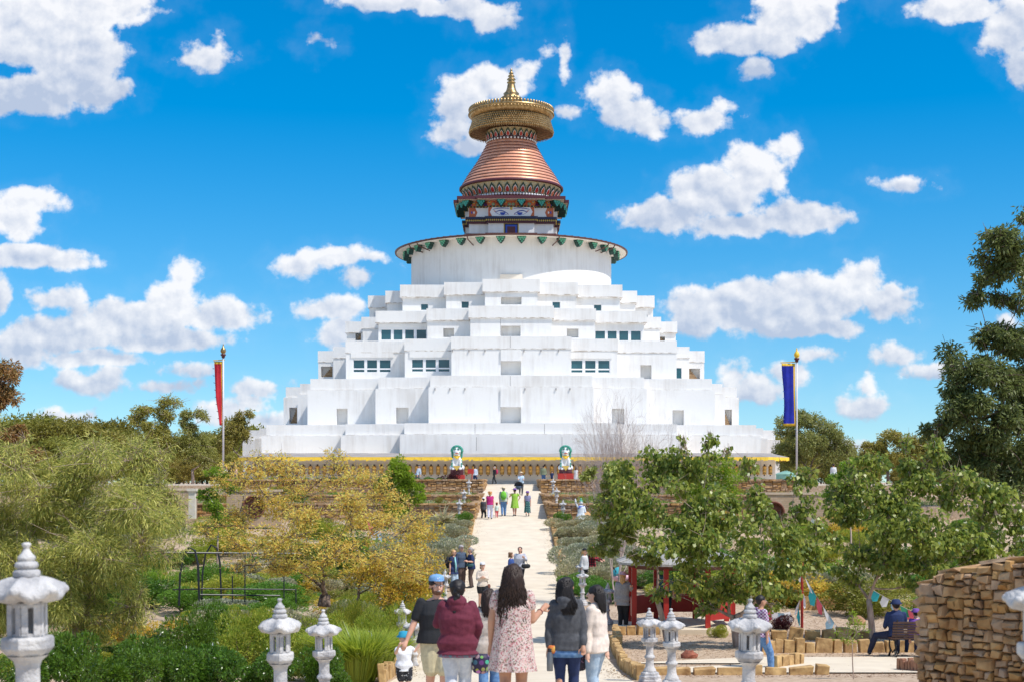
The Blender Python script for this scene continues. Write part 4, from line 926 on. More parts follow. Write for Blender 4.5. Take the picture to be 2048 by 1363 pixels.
# ornamental grass clumps
def grass(x,y,s,label,seed,lean=.5):
    rs=np.random.RandomState(seed); n=2600; root=empty('grass_clump',(x,y,gz(x,y)),0,label,'grass clump')
    a=rs.rand(n)*2*PI; r=rs.rand(n)**.5*.35; b=np.stack([r*np.cos(a),r*np.sin(a),np.zeros(n)],1)
    out=np.stack([np.cos(a),np.sin(a),np.zeros(n)],1)*(.25+.65*rs.rand(n))[:,None]; L_=(.6+.5*rs.rand(n))[:,None]
    m=b+out*L_*.3+np.array([0,0,1])*L_*.62; t=b+out*L_*.85+np.array([0,0,1])*L_*(.95-.3*rs.rand(n))[:,None]+np.array([-.12,0,0])
    sd_=np.stack([-np.sin(a),np.cos(a),np.zeros(n)],1)*.010+rs.randn(n,3)*.003
    v=np.stack([b-sd_,b+sd_,m+sd_,m-sd_, m-sd_,m+sd_,t+sd_*.2,t-sd_*.2],1).reshape(-1,3)
    np_mesh('blades',v,4,L_grass,root); root.scale=(s,s,s)
for i,(px,D,s,lb) in enumerate(((742,27.5,.95,'yellow green grass clump left of the toddler'),(710,25.5,1.0,'yellow green grass clump at the bottom edge right of the lantern pair'),(775,30,.85,'bright grass clump just below the two small lanterns'),(700,29,.85,'grass clump between the lantern pair and the taller shrubs'))):
    grass(X(px,D),D,s,lb,70+i)
# silver hedges along the path
for side in (-1,1):
    for i,y in enumerate((58.5,61.5,65,68.5,72,75.5,79)):
        for j,xx in enumerate((3.35,5.0)):
            bush('silver',side*(xx+.1*(i%2)),y+(j*1.5),1.5,(1.0+.1*(i%3))*(1.15 if y<70 else .8),'silver grey leaved shrub in the hedge on the %s side of the path'%('left' if side<0 else 'right'),'silver shrubs lining the %s side of the path'%('left' if side<0 else 'right'))
for i,(px,D) in enumerate(((1165,52),(1195,50),(1225,47))): bush('green',X(px,D),D+4,1.1,.9,'low green shrub at the near end of the right hand silver hedge','green shrubs at the near end of the right hedge')
# garden scatter, mid distance
rr=random.Random(9); kinds=['olive','green','silver','gold','olive','lime','dark','mid']
for side in (-1,1):
    for i in range(46):
        y=rr.uniform(46,82); x=side*rr.uniform(6.6,min(26,y*.33))
        if side>0 and y<52 and x<9: continue
        k=rr.choice(kinds); w_=rr.uniform(1.2,2.1)
        bush(k,x,y,w_,w_*rr.uniform(.5,.8),{'olive':'olive','green':'green','silver':'silver grey','gold':'golden yellow','lime':'lime green','dark':'dark green','mid':'yellow green'}[k]+' garden shrub in the %s bed below the stone terraces'%('left' if side<0 else 'right'),'%s shrubs in the %s garden bed'%(k,'left' if side<0 else 'right'))
kk=['olive','gold','green','lime','silver','mid','olive','dark']
for i in range(72):
    y=rr.uniform(27,60); x=-rr.uniform(max(2.6,(y-27)*.0+3.4),min(17,y*.37)); k=rr.choice(kk if y>36 else ['mid','bright','dark','green','glossy','olive']); w_=rr.uniform(.9,1.5)*(1 if y>36 else .65)
    bush(k,x,y,w_,w_*rr.uniform(.5,.8),{'olive':'olive','green':'green','silver':'silver grey','gold':'golden yellow','lime':'lime green','dark':'dark green','mid':'yellow green','bright':'bright green','glossy':'glossy dark green'}[k]+' shrub in the planting %s the golden tree, left side'%('behind' if y>36 else 'in front of'),'%s shrubs left of the path, %s'%(k,'far' if y>36 else 'near'))
# beds on the terraces and forecourt edge
for i in range(26):
    px=455+i*17.5; 
    if px>905: break
    D=113; k='green' if i%5 else 'lime'; bush(k,X(px,D),D+rr.uniform(-1,1.5),.75,.62+.2*rr.random(),'bright green shrub in the planted bed on top of the left terrace wall','shrubs on top of the left terrace wall',z=1.45)
for i in range(20):
    px=1170+i*22+rr.uniform(-5,5); D=113; bush(['olive','lime','green'][i%3],X(px,D),D+rr.uniform(-1,2),.8,.5+.3*rr.random(),'%s shrub in the planted bed on top of the right terrace wall'%['olive','lime green','green'][i%3],'%s shrubs on top of the right terrace wall'%['olive','lime','green'][i%3],z=1.45)
bush('red',X(905,112),112,.8,1.3,'burgundy leaved shrub before the left lion statue',z=1.4); bush('red',X(878,112.5),112.5,.5,.9,'small burgundy shrub left of the left lion statue',z=1.4)
for i in range(22):
    side=-1 if i%2 else 1; x=side*rr.uniform(4.2,19); lv=rr.choice((90,103)); k=rr.choice(['olive','lime','gold','green'])
    bush(k,x,lv+rr.uniform(-2,2),rr.uniform(.5,.9),rr.uniform(.5,.9),'%s shrub growing on the %s stone terraces'%({'gold':'golden','lime':'lime green'}.get(k,k),'left' if side<0 else 'right'),'%s shrubs on the %s terraces'%(k,'left' if side<0 else 'right'))
for (px,D,s) in ((925,80,.8),(1128,80,.8)):
    bush('green',X(px,D),D+2,.7,.8,'fresh green shrub at the %s corner of the lowest terrace wall'%('left' if px<1000 else 'right'))
# palm like plant left, sapling right
loc=P(888,1032,78); r=empty('cordyline',(loc.x,78,gz(loc.x,78)),0,'small grey green cordyline by the left terrace wall','plant')
MB().tube([(0,0,0),(0,0,.8)],[.08,.05],6).build('trunk',M_bark,r); rs=np.random.RandomState(4); n=160
d=rs.randn(n,3); d[:,2]=np.abs(d[:,2])*.5+.1; d/=np.linalg.norm(d,axis=1)[:,None]; np_mesh('leaves',leaves(np.tile([[0,0,.8]],(n,1)),.75,.09,rs,0,0,d*3),4,L_silver,r)
D=26.5; base=1708; loc=(X(base,D),D,gz(3,D)); tree('sapling','thin sapling with sparse yellow green leaves left of the bench','sapling',loc,(-.03,0,.75),pxclumps([(1705,1240,16,22),(1690,1265,22,16),(1720,1258,18,16),(1703,1280,16,10)],D,loc),L_lime,M_barkpale,420,.055,.35,91,r0=.012,sub=6,twigs=2,twr=.004)

# ground cover: low leafy growth and dry litter nobody could count
def ground_cover():
    rs=np.random.RandomState(8)
    def field(name,label,n,reg,leaf,size,asp,h,up,seed,clump=260):
        r2=np.random.RandomState(seed); c=[]; 
        for (x0,x1,y0,y1,wt) in reg:
            m=int(clump*wt); cx=r2.uniform(x0,x1,m); cy=r2.uniform(y0,y1,m)
            for a,b in zip(cx,cy): 
                if abs(a)<2.5: continue
                if a>0 and 27<b<46 and a>2.4: continue
                c.append((a,b,gz(a,b),r2.uniform(.3,.9),r2.uniform(.5,1.3)))
        k=n//len(c); P_=[]
        for (a,b,z,r,hh) in c:
            q=ellip_pts(k,(a,b,z),(r,r,h*hh),r2,.2); q[:,2]=z+np.abs(q[:,2]-z); P_.append(q)
        o=np_mesh(name,leaves(np.concatenate(P_),size,asp,r2,up,0,None),4,leaf); tag(o,label,kind='stuff')
    reg_l=[(-27,-2.6,84.3,95.5,.18),(-27,-2.6,96.5,109,.2),(-26,-2.6,62,84,.4),(-22,-3,40,62,.4),(-13,-2.8,26,40,.22)]
    reg_r=[(2.8,27,84.3,95.5,.2),(2.8,27,96.5,109,.2),(6,27,62,84,.4),(8,24,47,62,.3)]
    field('ground_cover','low green growth between the shrubs',90000,reg_l+reg_r,L_green,.10,.4,.28,.4,1,300)
    field('dry_ground_cover','dry golden grass and low plants between the shrubs',60000,reg_l+reg_r,leafmat('dry_blade',[(.42,.34,.14),(.52,.44,.20),(.36,.34,.10),(.30,.20,.09)],.7,.3),.14,.12,.3,.1,2,240)
    field('silver_ground_cover','low grey green plants between the shrubs',50000,reg_l+reg_r,L_silver,.09,.35,.3,.3,3,200)
    # leaf litter and bark chips
    n=16000; x=rs.uniform(2.5,16,n); y=rs.uniform(27,47,n); z=np.array([gz(a,b) for a,b in zip(x,y)])+.012
    v=leaves(np.stack([x,y,z],1),.045,.5,rs,3.0,0,np.stack([rs.randn(n),rs.randn(n),np.zeros(n)],1)*3); np_mesh('bark_chips',v,4,leafmat('bark_chip',[(.18,.10,.06),(.42,.28,.16),(.55,.42,.30),(.30,.17,.10)],.9,0)); tag(bpy.data.objects['bark_chips'],'bark chips and dry leaves lying on the mulch beds',kind='stuff')
    n=2200; s_=rs.choice([-1,1],n); x=s_*(2.18-np.abs(rs.randn(n))*.28); y=rs.uniform(26,84,n); z=np.array([pz(b) for b in y])+.035
    v=leaves(np.stack([x,y,z],1),.05,.5,rs,3.0,0,np.stack([rs.randn(n),rs.randn(n),np.zeros(n)],1)*3); np_mesh('leaf_litter',v,4,L_olive if 0 else leafmat('litter',[(.30,.20,.10),(.45,.34,.16),(.22,.15,.09)],.9,0)); tag(bpy.data.objects['leaf_litter'],'leaf litter along the path edges',kind='stuff')
ground_cover()
# ------------------------------------------------------------ stone work and garden furniture
ISL=[(.50,.30,.11),(.66,.44,.19),(.76,.56,.28),(.80,.67,.42),(.54,.33,.15),(.66,.55,.42),(.62,.40,.15),(.46,.34,.24)]
def stone_mat(name,isl,rough=.85):
    m=mat(name,isl[0],island=isl,rough=rough,bump=.9,bscale=9); N,L=nt(m); b=N['Principled BSDF']
    cr=[n for n in N if n.type=='VALTORGB'][0]; tc=[n for n in N if n.type=='TEX_COORD'][0]
    n=N.new('ShaderNodeTexNoise'); n.inputs['Scale'].default_value=5; n.inputs['Detail'].default_value=7; L.new(tc.outputs['Object'],n.inputs[0])
    c2=N.new('ShaderNodeValToRGB'); c2.color_ramp.elements[0].position=.32; c2.color_ramp.elements[1].position=.68; c2.color_ramp.elements[0].color=(.58,.48,.40,1); c2.color_ramp.elements[1].color=(1.2,1.17,1.1,1); L.new(n.outputs[0],c2.inputs[0])
    mx=N.new('ShaderNodeMix'); mx.data_type='RGBA'; mx.blend_type='MULTIPLY'; mx.inputs[0].default_value=1; L.new(cr.outputs[0],mx.inputs[6]); L.new(c2.outputs[0],mx.inputs[7]); L.new(mx.outputs[2],b.inputs['Base Color']); return m
M_rub=stone_mat('sandstone_rubble',ISL); M_edge=stone_mat('sandstone_edging',[(.55,.38,.17),(.66,.50,.27),(.72,.58,.36),(.50,.33,.15)])
M_mortar=mat('dark_mortar',(.16,.10,.06),(.28,.19,.11),scale=6,rough=1,bump=1,bscale=20)  # dark brown mortar core behind the wall stones
def rubble(b,org,du,length,z0,topf,cell,rs,depth=.22,courses=False,jit=.16):
    """irregular fitted stones over a wall face; du = unit direction along the face"""
    du=Vector(du).normalized(); nrm=Vector((du.y,-du.x,0)); org=Vector(org)
    cells=[]
    def split(u0,u1,v0,v1,lv):
        w=u1-u0; h=v1-v0; mw=cell*(1.8 if courses else 1.25)*rs.uniform(.7,1.4); mh=cell*(.8 if courses else 1.1)*rs.uniform(.7,1.3)
        if w>mw and (w/mw>=h/mh): t=u0+w*rs.uniform(.35,.65); split(u0,t,v0,v1,lv+1); split(t,u1,v0,v1,lv+1)
        elif h>mh: t=v0+h*rs.uniform(.35,.65); split(u0,u1,v0,t,lv+1); split(u0,u1,t,v1,lv+1)
        else: cells.append((u0,u1,v0,v1))
    H=max(topf(t*length/20) for t in range(21)); split(0,length,z0,H,0)
    for (u0,u1,v0,v1) in cells:
        uc=(u0+u1)/2
        tp=topf(uc)
        if v0>tp-.04: continue
        v1=min(v1,tp+rs.uniform(-.04,.05)) if v1>tp else v1
        g=cell*.035; w=u1-u0; h=v1-v0; k=len(b.v); P8=[]
        for (lay,ins,dp) in ((0,0,-depth*.6),(1,g,0),(2,g+min(w,h)*.14,depth*rs.uniform(.12,.42))):
            for (a,c) in ((u0+ins,v0+ins),(u1-ins,v0+ins),(u1-ins,v1-ins),(u0+ins,v1-ins)):
                ja=rs.uniform(-1,1)*jit*min(w,h)*(.9 if lay==2 else .5); jc=rs.uniform(-1,1)*jit*min(w,h)*(.9 if lay==2 else .5)
                if lay==0: ja=jc=0
                q=org+du*(a+ja)+nrm*(dp*(1 if lay<2 else rs.uniform(.6,1.3)))+Vector((0,0,c+jc)); b.v.append(tuple(q))
        for l in (0,1):
            for i in range(4): j=(i+1)%4; b.f.append((k+4*l+i,k+4*l+j,k+4*l+4+j,k+4*l+4+i)); b.m.append(0)
        b.f.append((k+8,k+9,k+10,k+11)); b.m.append(0)
def voronoi_rubble(b,org,du,length,z0,topf,cell,rs,depth=.2):
    du=Vector(du).normalized(); nrm=Vector((du.y,-du.x,0)); org=Vector(org); H=max(topf(t*length/20) for t in range(21))
    seeds=[]; v=z0; row=0
    while v<H+cell:
        ch=cell*rs.uniform(.45,1.1); u=-cell*rs.random()
        while u<length+cell:
            cw=cell*rs.uniform(.8,2.2)
            if rs.random()<.78: seeds.append((u+cw/2+rs.uniform(-.35,.35)*cell,v+ch/2+rs.uniform(-.4,.4)*cell))
            if rs.random()<.3: seeds.append((u+cw*rs.random(),v+ch*rs.random()))
            u+=cw
        v+=ch; row+=1
    for i,(cx,cy) in enumerate(seeds):
        if cx<-.0 or cx>length or cy<z0 or cy>topf(min(max(cx,0),length)): continue
        xa,xb=max(0,cx-2*cell),min(length,cx+2*cell); poly=[(xa,cy-2*cell),(xb,cy-2*cell),(xb,cy+2*cell),(xa,cy+2*cell)]
        for j,(ox,oy) in enumerate(seeds):
            if i==j or abs(ox-cx)>4*cell or abs(oy-cy)>4*cell: continue
            mx,my=(cx+ox)/2,(cy+oy)/2; nx,ny=ox-cx,(oy-cy)*1.9; new=[]
            for k in range(len(poly)):
                a=poly[k]; c=poly[(k+1)%len(poly)]; da=(a[0]-mx)*nx+(a[1]-my)*ny; dc=(c[0]-mx)*nx+(c[1]-my)*ny
                if da<=0: new.append(a)
                if da*dc<0: t=da/(da-dc); new.append((a[0]+(c[0]-a[0])*t,a[1]+(c[1]-a[1])*t))
            poly=new
            if len(poly)<3: break
        if len(poly)<3: continue
        n=len(poly); base=len(b.v); bul=depth*rs.uniform(.05,.7); tx,ty=rs.uniform(-.35,.35),rs.uniform(-.35,.35)
        for (sc_,dp) in ((.97,-depth*.5),(.95,bul*.3),(.88,bul*.85),(.5,bul)):
            for (px_,py_) in poly:
                dx,dy=(px_-cx)*sc_,(py_-cy)*sc_; q=org+du*(cx+dx)+Vector((0,0,cy+dy))+nrm*(dp+(dx*tx+dy*ty if dp>0 else 0)+(rs.uniform(-.018,.018) if dp>0 else 0)); b.v.append(tuple(q))
        for l in range(3):
            for k in range(n): m=(k+1)%n; b.f.append((base+l*n+k,base+l*n+m,base+(l+1)*n+m,base+(l+1)*n+k)); b.m.append(0)
        b.f.append(tuple(base+3*n+k for k in range(n))); b.m.append(0)
def terrace_wall(label,y,side,x1,z0,z1,ycheek,seed,x0=2.16):
    rs=random.Random(seed); root=empty('terrace_wall',(0,0,0),0,label,'stone wall'); b=MB()
    rs2=random.Random(seed+50); wob=[rs2.uniform(-.06,.06) for _ in range(60)]
    tf=lambda u: z1+wob[int(abs(u)*2)%60]
    if side>0: rubble(b,(x0,y,0),(1,0,0),x1-x0,z0,tf,.34,rs,.3,True)
    else: rubble(b,(-x1,y,0),(1,0,0),x1-x0,z0,tf,.34,rs,.3,True)
    # cheek along the path
    L_=ycheek-y
    if side>0: rubble(b,(x0,y+L_,0),(0,-1,0),L_,z0,tf,.34,rs,.25,True)
    else: rubble(b,(-x0,y,0),(0,1,0),L_,z0,tf,.34,rs,.25,True)
    # top capping stones
    n=int((x1-x0)/.55)
    for i in range(n):
        xx=side*(x0+.28+i*.55); b.obox((xx,y+.1,z1+.0),(.53,.55,.12),(rs.uniform(-.05,.05),rs.uniform(-.04,.04),rs.uniform(-.06,.06)),.12,rs)
    m=int(L_/.55)
    for i in range(m): b.obox((side*(x0+.12),y+.4+i*.55,z1+.02),(.5,.52,.12),(0,rs.uniform(-.05,.05),rs.uniform(-.06,.06)),.12,rs)
    b.build('stones',M_rub,root); c=MB(); s=side
    xa,xb=sorted((s*(x0+.04),s*x1)); c.box(xa,xb,y+.03,y+.42,z0-.4,z1-.03); xa,xb=sorted((s*(x0+.04),s*(x0+.4))); c.box(xa,xb,y+.42,ycheek,z0-.4,z1-.03); c.build('mortar',M_mortar,root)
for side,sn in ((-1,'left'),(1,'right')):
    terrace_wall('top sandstone terrace wall on the %s of the path'%sn,110,side,22,.72,1.93,122,10+side,2.2)
    terrace_wall('middle sandstone terrace wall on the %s of the path'%sn,96,side,22,.2,.86,109.5,20+side)
    terrace_wall('lowest sandstone terrace wall on the %s of the path'%sn,84,side,21,-.6,.44,95.5,30+side)
# near rubble wall
def near_wall():
    rs=random.Random(77); root=empty('rubble_wall',(4.05,14,0),0,'tall rough sandstone rubble wall at the right edge of the picture','stone wall'); b=MB()
    A=Vector((4.12,14.4,0)); B=Vector((6.6,11.4,0)); du=(B-A).normalized(); L_=(B-A).length
    tf=lambda u: np.interp(u,[0,.3,.75,1.2,2,3.5],[.55,.78,.86,.93,1.02,1.12])+.03*math.sin(u*9)
    loc=root.location
    rubble(b,A-loc,du,L_,-1.2,tf,.125,rs,.18,False,.26)
    # return end face facing the path, leaning in towards the top
    e=Vector((A.x-.0,A.y,0)); back=Vector((.65,.76,0)).normalized()
    rubble(b,A+back*.7-loc,-back,.7,-1.2,lambda u:.62,.135,rs,.2,False,.27)
    for i in range(int(L_/.24)):
        p=A+du*(i*.24+.12)+back*.22; b.obox(tuple(p-loc+Vector((0,0,tf(i*.24+.1)+.0))),(.30*rs.uniform(.7,1.2),.5,.06*rs.uniform(.7,1.5)),(rs.uniform(-.15,.15),rs.uniform(-.12,.12)-.1,math.atan2(du.y,du.x)+rs.uniform(-.3,.3)),.35,rs)
    b.build('stones',M_rub,root,bevel=.008)
    c=MB(); n=10
    for i in range(n):
        u0=L_*i/n; u1=L_*(i+1)/n; t=float(tf((u0+u1)/2))-.06; k=len(c.v)
        p=[A+du*u0+back*.04,A+du*u1+back*.04,A+du*u1+back*.62,A+du*u0+back*.62]
        c.v+=[tuple(q-loc+Vector((0,0,-1.3))) for q in p]+[tuple(q-loc+Vector((0,0,t))) for q in p]
        for f in ((4,5,6,7),(0,1,5,4),(1,2,6,5),(2,3,7,6),(3,0,4,7)): c.f.append(tuple(k+z for z in f)); c.m.append(0)
    c.build('mortar',M_mortar,root)
near_wall()
def edging(label,pts,size=(.34,.2,.34),seed=1,m=None):
    rs=random.Random(seed); root=empty('stone_edging',(0,0,0),0,label,'stone edging'); b=MB()
    for (p,q) in zip(pts,pts[1:]):
        p=Vector(p);q=Vector(q);d=q-p;L_=d.length;u=0;a=math.atan2(d.y,d.x)
        while u<L_:
            w=size[0]*rs.uniform(.6,1.3); c=p+d*((u+w/2)/L_); h=size[2]*rs.uniform(.8,1.2)
            b.obox((c.x,c.y,gz(c.x,c.y)+h*.38),(w*.97,size[1]*rs.uniform(.8,1.2),h),(rs.uniform(-.1,.1),rs.uniform(-.08,.08),a+rs.uniform(-.12,.12)),.22,rs); u+=w
    o=b.build('stones',m or M_edge,root,bevel=.015)
edging('upright sandstone blocks edging the right side of the near path',[(2.35,26,0),(2.4,31,0),(2.55,36,0)],(.2,.16,.3),1)
edging('upright sandstone blocks edging the left side of the near path beside the toddler',[(-2.3,25,0),(-2.45,33,0)],(.2,.16,.34),2)
edging('sandstone blocks curving behind the grey coated woman',[(2.7,36,0),(2.9,40,0),(4.4,40.2,0)],(.4,.2,.34),3)
edging('low sandstone blocks along the mulch bed behind the purple shirted man',[(6.6,38.5,0),(9.2,38.3,0)],(.5,.3,.36),4)
edging('row of square sandstone blocks along the side path beyond the sapling',[(5.4,33.2,0),(6.3,34.4,0),(10.0,34.6,0)],(.34,.22,.36),5)
edging('far sandstone blocks below the green shrubs on the right',[(9.6,48,0),(14,47.5,0)],(.6,.3,.5),6)
edging('low sandstone edging at the right hedge foot',[(2.3,56,0),(2.35,60,0),(2.3,83,0)],(.5,.25,.32),7)
edging('low sandstone edging at the left hedge foot',[(-2.3,60,0),(-2.3,83,0)],(.5,.25,.32),8)
edging('sandstone blocks at the bottom edge near the front right lanterns',[(2.7,28.2,0),(6.3,28.4,0)],(.5,.2,.2),9)
edging('short run of upright blocks beside the walking man in purple',[(5.6,30.6,0),(6.3,31.4,0)],(.25,.2,.34),10)
edging('ring of red brown blocks round the mulch bed under the bench',[(8.2,30.2,0),(8.6,29.0,0),(11,28.6,0)],(.12,.14,.3),11,mat('brick_edge',(.30,.14,.08),(.42,.22,.13),scale=5,rough=.9,bump=.5,bscale=20))
def sheet(name,poly,off,m,label):
    b=MB(); b.v=[(x,y,gz(x,y)+off) for x,y in poly]; b.f=[tuple(range(len(poly)))]; b.m=[0]; tag(b.build(name,m),label,kind='structure')
b=MB()
for (y0,y1) in ((28.8,30),(30,31.5),(31.5,33)):
    k=len(b.v); b.v+=[(2.4,y0,gz(5,y0)+.03),(30,y0,gz(5,y0)+.03),(30,y1,gz(5,y1)+.03),(5.6 if y0>29 else 2.4,y1,gz(5,y1)+.03)]; b.f.append((k,k+1,k+2,k+3)); b.m.append(0)
tag(b.build('side_path',M_gravel),'pale side path running right towards the bench',kind='structure')
# lanterns
M_lan=mat('lantern_concrete',(.26,.26,.28),(.60,.58,.56),scale=5,rough=.88,bump=.8,bscale=34,det=10,lo=.28,hi=.58)
def vary(m,k=30):
    N,L=nt(m); mp=[n for n in N if n.type=='MAPPING'][0]; oi=N.new('ShaderNodeObjectInfo'); mu=N.new('ShaderNodeMath'); mu.operation='MULTIPLY'; mu.inputs[1].default_value=k; L.new(oi.outputs['Random'],mu.inputs[0]); cb=N.new('ShaderNodeCombineXYZ')
    for i in range(3): L.new(mu.outputs[0],cb.inputs[i])
    L.new(cb.outputs[0],mp.inputs['Location'])
vary(M_lan)
def lantern():
    root=empty('stone_lantern',(0,0,0),0,'x','stone lantern')
    H=1.3
    def hexl(b,prof,n=6,rot=PI/6): b.lathe([(r*H,z*H) for r,z in prof],n,a0=rot,a1=rot+2*PI)
    b=MB(); hexl(b,[(0,0),(.155,0),(.155,.035),(.145,.04),(.145,.085),(.125,.095),(.12,.13),(.085,.15),(.0,.151)]); b.build('base',M_lan,root,bevel=.006)
    b=MB(); b.lathe([(r*H,z*H) for r,z in [(.085,.15),(.082,.17),(.062,.20),(.054,.24),(.052,.30),(.056,.315),(.072,.33),(.072,.35),(.056,.365),(.050,.38),(.050,.47),(.058,.495),(.082,.515),(.085,.52)]],20); b.build('column',M_lan,root,smooth=True)
    b=MB(); hexl(b,[(0,.515),(.085,.52),(.108,.545),(.112,.55),(.112,.59),(.105,.6),(0,.601)]); b.build('platform',M_lan,root,bevel=.005)
    b=MB(); r=.078*H; z0=.60*H; z1=.745*H
    hexl(b,[(0,.6),(.08,.6),(.08,.615),(0,.616)]); hexl(b,[(0,.725),(.08,.725),(.08,.745),(0,.746)])
    for k in range(6):
        a=PI/6+k*PI/3; a2=a+PI/3; p=Vector((r*math.cos(a),r*math.sin(a),0)); q=Vector((r*math.cos(a2),r*math.sin(a2),0)); d=q-p; c=(p+q)/2
        for t in (.17,.83): m_=p.lerp(q,t); b.obox((m_.x*.97,m_.y*.97,(z0+z1)/2),(d.length*.34,.022,z1-z0-.02),(0,0,math.atan2(d.y,d.x)))
    b.build('light_box',M_lan,root)
    b=MB(); R_=.165*H
    def rm(r_,z_,a):
        t=(math.cos(6*(a-PI/6))+1)/2; k=(r_/R_)**2
        return r_*(.86+.14*t*1), z_+(.018*H*t**2.0*k*2.2)-.012*H*(1-t)*k*0
    b.lathe([(0,.745*H),(.10*H,.742*H),(.155*H,.752*H),(R_,.765*H),(.160*H,.785*H),(.14*H,.80*H),(.11*H,.825*H),(.075*H,.845*H),(.05*H,.853*H),(0,.855*H)],48,mod=rm)
    for k in range(6): a=PI/6+k*PI/3; b.ball((.152*H*math.cos(a),.152*H*math.sin(a),.797*H),(.024*H,.024*H,.02*H),10,7)
    b.build('roof',M_lan,root,smooth=True)
    b=MB(); b.lathe([(q*H,z*H) for q,z in [(0,.85),(.052,.852),(.056,.86),(.056,.876),(.048,.884),(.034,.886),(.046,.892),(.050,.903),(.044,.916),(.030,.922),(.038,.928),(.036,.94),(.024,.952),(.015,.966),(.011,.976),(.018,.984),(.020,.993),(.012,1.0),(0,1.0)]],18); b.build('finial',M_lan,root,smooth=True)
    return root
lan=lantern(); firstL=True
LANT=[(58,8.05,0,'nearest large blurred stone lantern at the left edge'),(2084,8.0,0,'stone lantern cut off by the right edge in front of the rubble wall'),
(562,13.6,.1,'left of the two tall stone lanterns standing in the left shrubs'),(650,17.7,.6,'right of the two tall stone lanterns in the left shrubs, with a pinkish tip'),(1495,14.6,.2,'large stone lantern in front of the man in the purple shirt'),
(1300,25.4,.4,'whole stone lantern on the mulch, left one of the right hand pair'),(1344,22.4,.1,'stone lantern just right and nearer in the right hand pair by the mulch'),
(803,34,.3,'small stone lantern left of the man in the blue cap'),(828,31,.7,'small stone lantern half hidden by the shoulder of the man in the blue cap'),(890,50,.2,'stone lantern left of the woman with the backpack'),
(1161,58,.2,'stone lantern behind the woman in the black cap on the right'),(1165,50,.5,'stone lantern in front of the woman in the black cap'),(1214,43,.4,'stone lantern left of the woman in the grey coat'),
(918,83,.1,'stone lantern at the foot of the left terrace walls'),(929,92,.3,'second stone lantern up the left terrace walls'),(938,104,.5,'highest stone lantern on the left terrace walls'),
(1126,83,.2,'stone lantern at the foot of the right terrace walls'),(1113,93,.4,'second stone lantern up the right terrace walls'),(1106,105,.1,'highest stone lantern on the right terrace walls')]
for (px,D,rz,lb) in LANT:
    o=lan if firstL else copy_tree(lan); firstL=False
    x=X(px,D); z=pz(D)
    if D in (34,31): z-=.18
    if D in(92,104,93,105): z=pz(D)
    if abs(x)>2.25: z=max(z,gz(x,D)) if D<84 else z
    tr=random.Random(int(px*3+D)); o.location=(x,D,z); o.rotation_euler=(tr.uniform(-.022,.022),tr.uniform(-.022,.022),rz); sc_=tr.uniform(.97,1.03); o.scale=(sc_,sc_,sc_*tr.uniform(.98,1.02)); o['label']=lb; o['group']='stone lanterns beside the path'
# rocks
def rock(label,px,D,s,c,seed):
    b=MB(); b.ball((0,0,s*.3),(s,s*.8,s*.62),10,7); rs=random.Random(seed); b.v=[(x*rs.uniform(.78,1.1),y*rs.uniform(.8,1.1),z*rs.uniform(.85,1.1)) for x,y,z in b.v]
    o=b.build('boulder',mat('rock_%d'%seed,c,tuple(q*1.7 for q in c),scale=4,rough=.85,bump=1,bscale=12)); x=X(px,D); o.location=(x,D,gz(x,D)); tag(o,label,'boulder')
rock('red brown boulder on the mulch right of the lantern pair',1378,33,.21,(.22,.07,.04),1); rock('brown boulder on the gravel beyond the sapling',1715,43,.28,(.24,.13,.07),2); rock('rounded tan boulder beside the white statue',1170,83,.62,(.42,.24,.10),3); rock('pale boulder among the shrubs under the right hedge',1205,62,.4,(.5,.3,.2),4)
# pavilion
def pavilion():
    D=42; cx=X(1362,D); zg=gz(cx,D); root=empty('pavilion',(cx,D,zg),0,'red garden pavilion with a pale grey eight sided roof behind the trees','pavilion')
    b=MB(); b.lathe([(0,0),(2.1,0),(2.1,.14),(0,.141)],8,a0=PI/8,a1=PI/8+2*PI); b.build('plinth',M_gravel,root)
    zr=P(0,1121,D).z-zg; zt=P(0,1086,D).z-zg
    b=MB(); b.lathe([(1.95,zr-.06),(2.0,zr-.06),(2.0,zr),(.35,zt),(0,zt)],8,a0=PI/8,a1=PI/8+2*PI)
    for k in range(8): a=PI/8+k*PI/4; b.tube([(2.0*math.cos(a),2.0*math.sin(a),zr+.01),(.35*math.cos(a),.35*math.sin(a),zt+.01)],.025,5)
    b.build('roof',mat('roof_grey_sheet',(.30,.29,.27),(.42,.40,.37),scale=3,rough=.5,stretch=(8,1,1)),root)
    b=MB(); b.lathe([(1.5,zr-.2),(1.85,zr-.07),(1.7,zr-.07)],8,a0=PI/8,a1=PI/8+2*PI); b.build('eave_frame',M_brown,root)
    for k in range(8):
        a=PI/8+k*PI/4; x,y=1.55*math.cos(a),1.55*math.sin(a); MB().box(x-.07,x+.07,y-.07,y+.07,.14,zr-.08).build('post',M_red,root)
    for k in range(8):
        if k in (4,5): continue
        a=PI/8+k*PI/4; a2=a+PI/4; p=Vector((1.55*math.cos(a),1.55*math.sin(a),0)); q=Vector((1.55*math.cos(a2),1.55*math.sin(a2),0)); c=(p+q)/2; d=q-p
        b=MB(); b.obox((c.x,c.y,.62),(d.length-.15,.05,.55),(0,0,math.atan2(d.y,d.x))); b.build('low_panel',M_red,root)
pavilion()
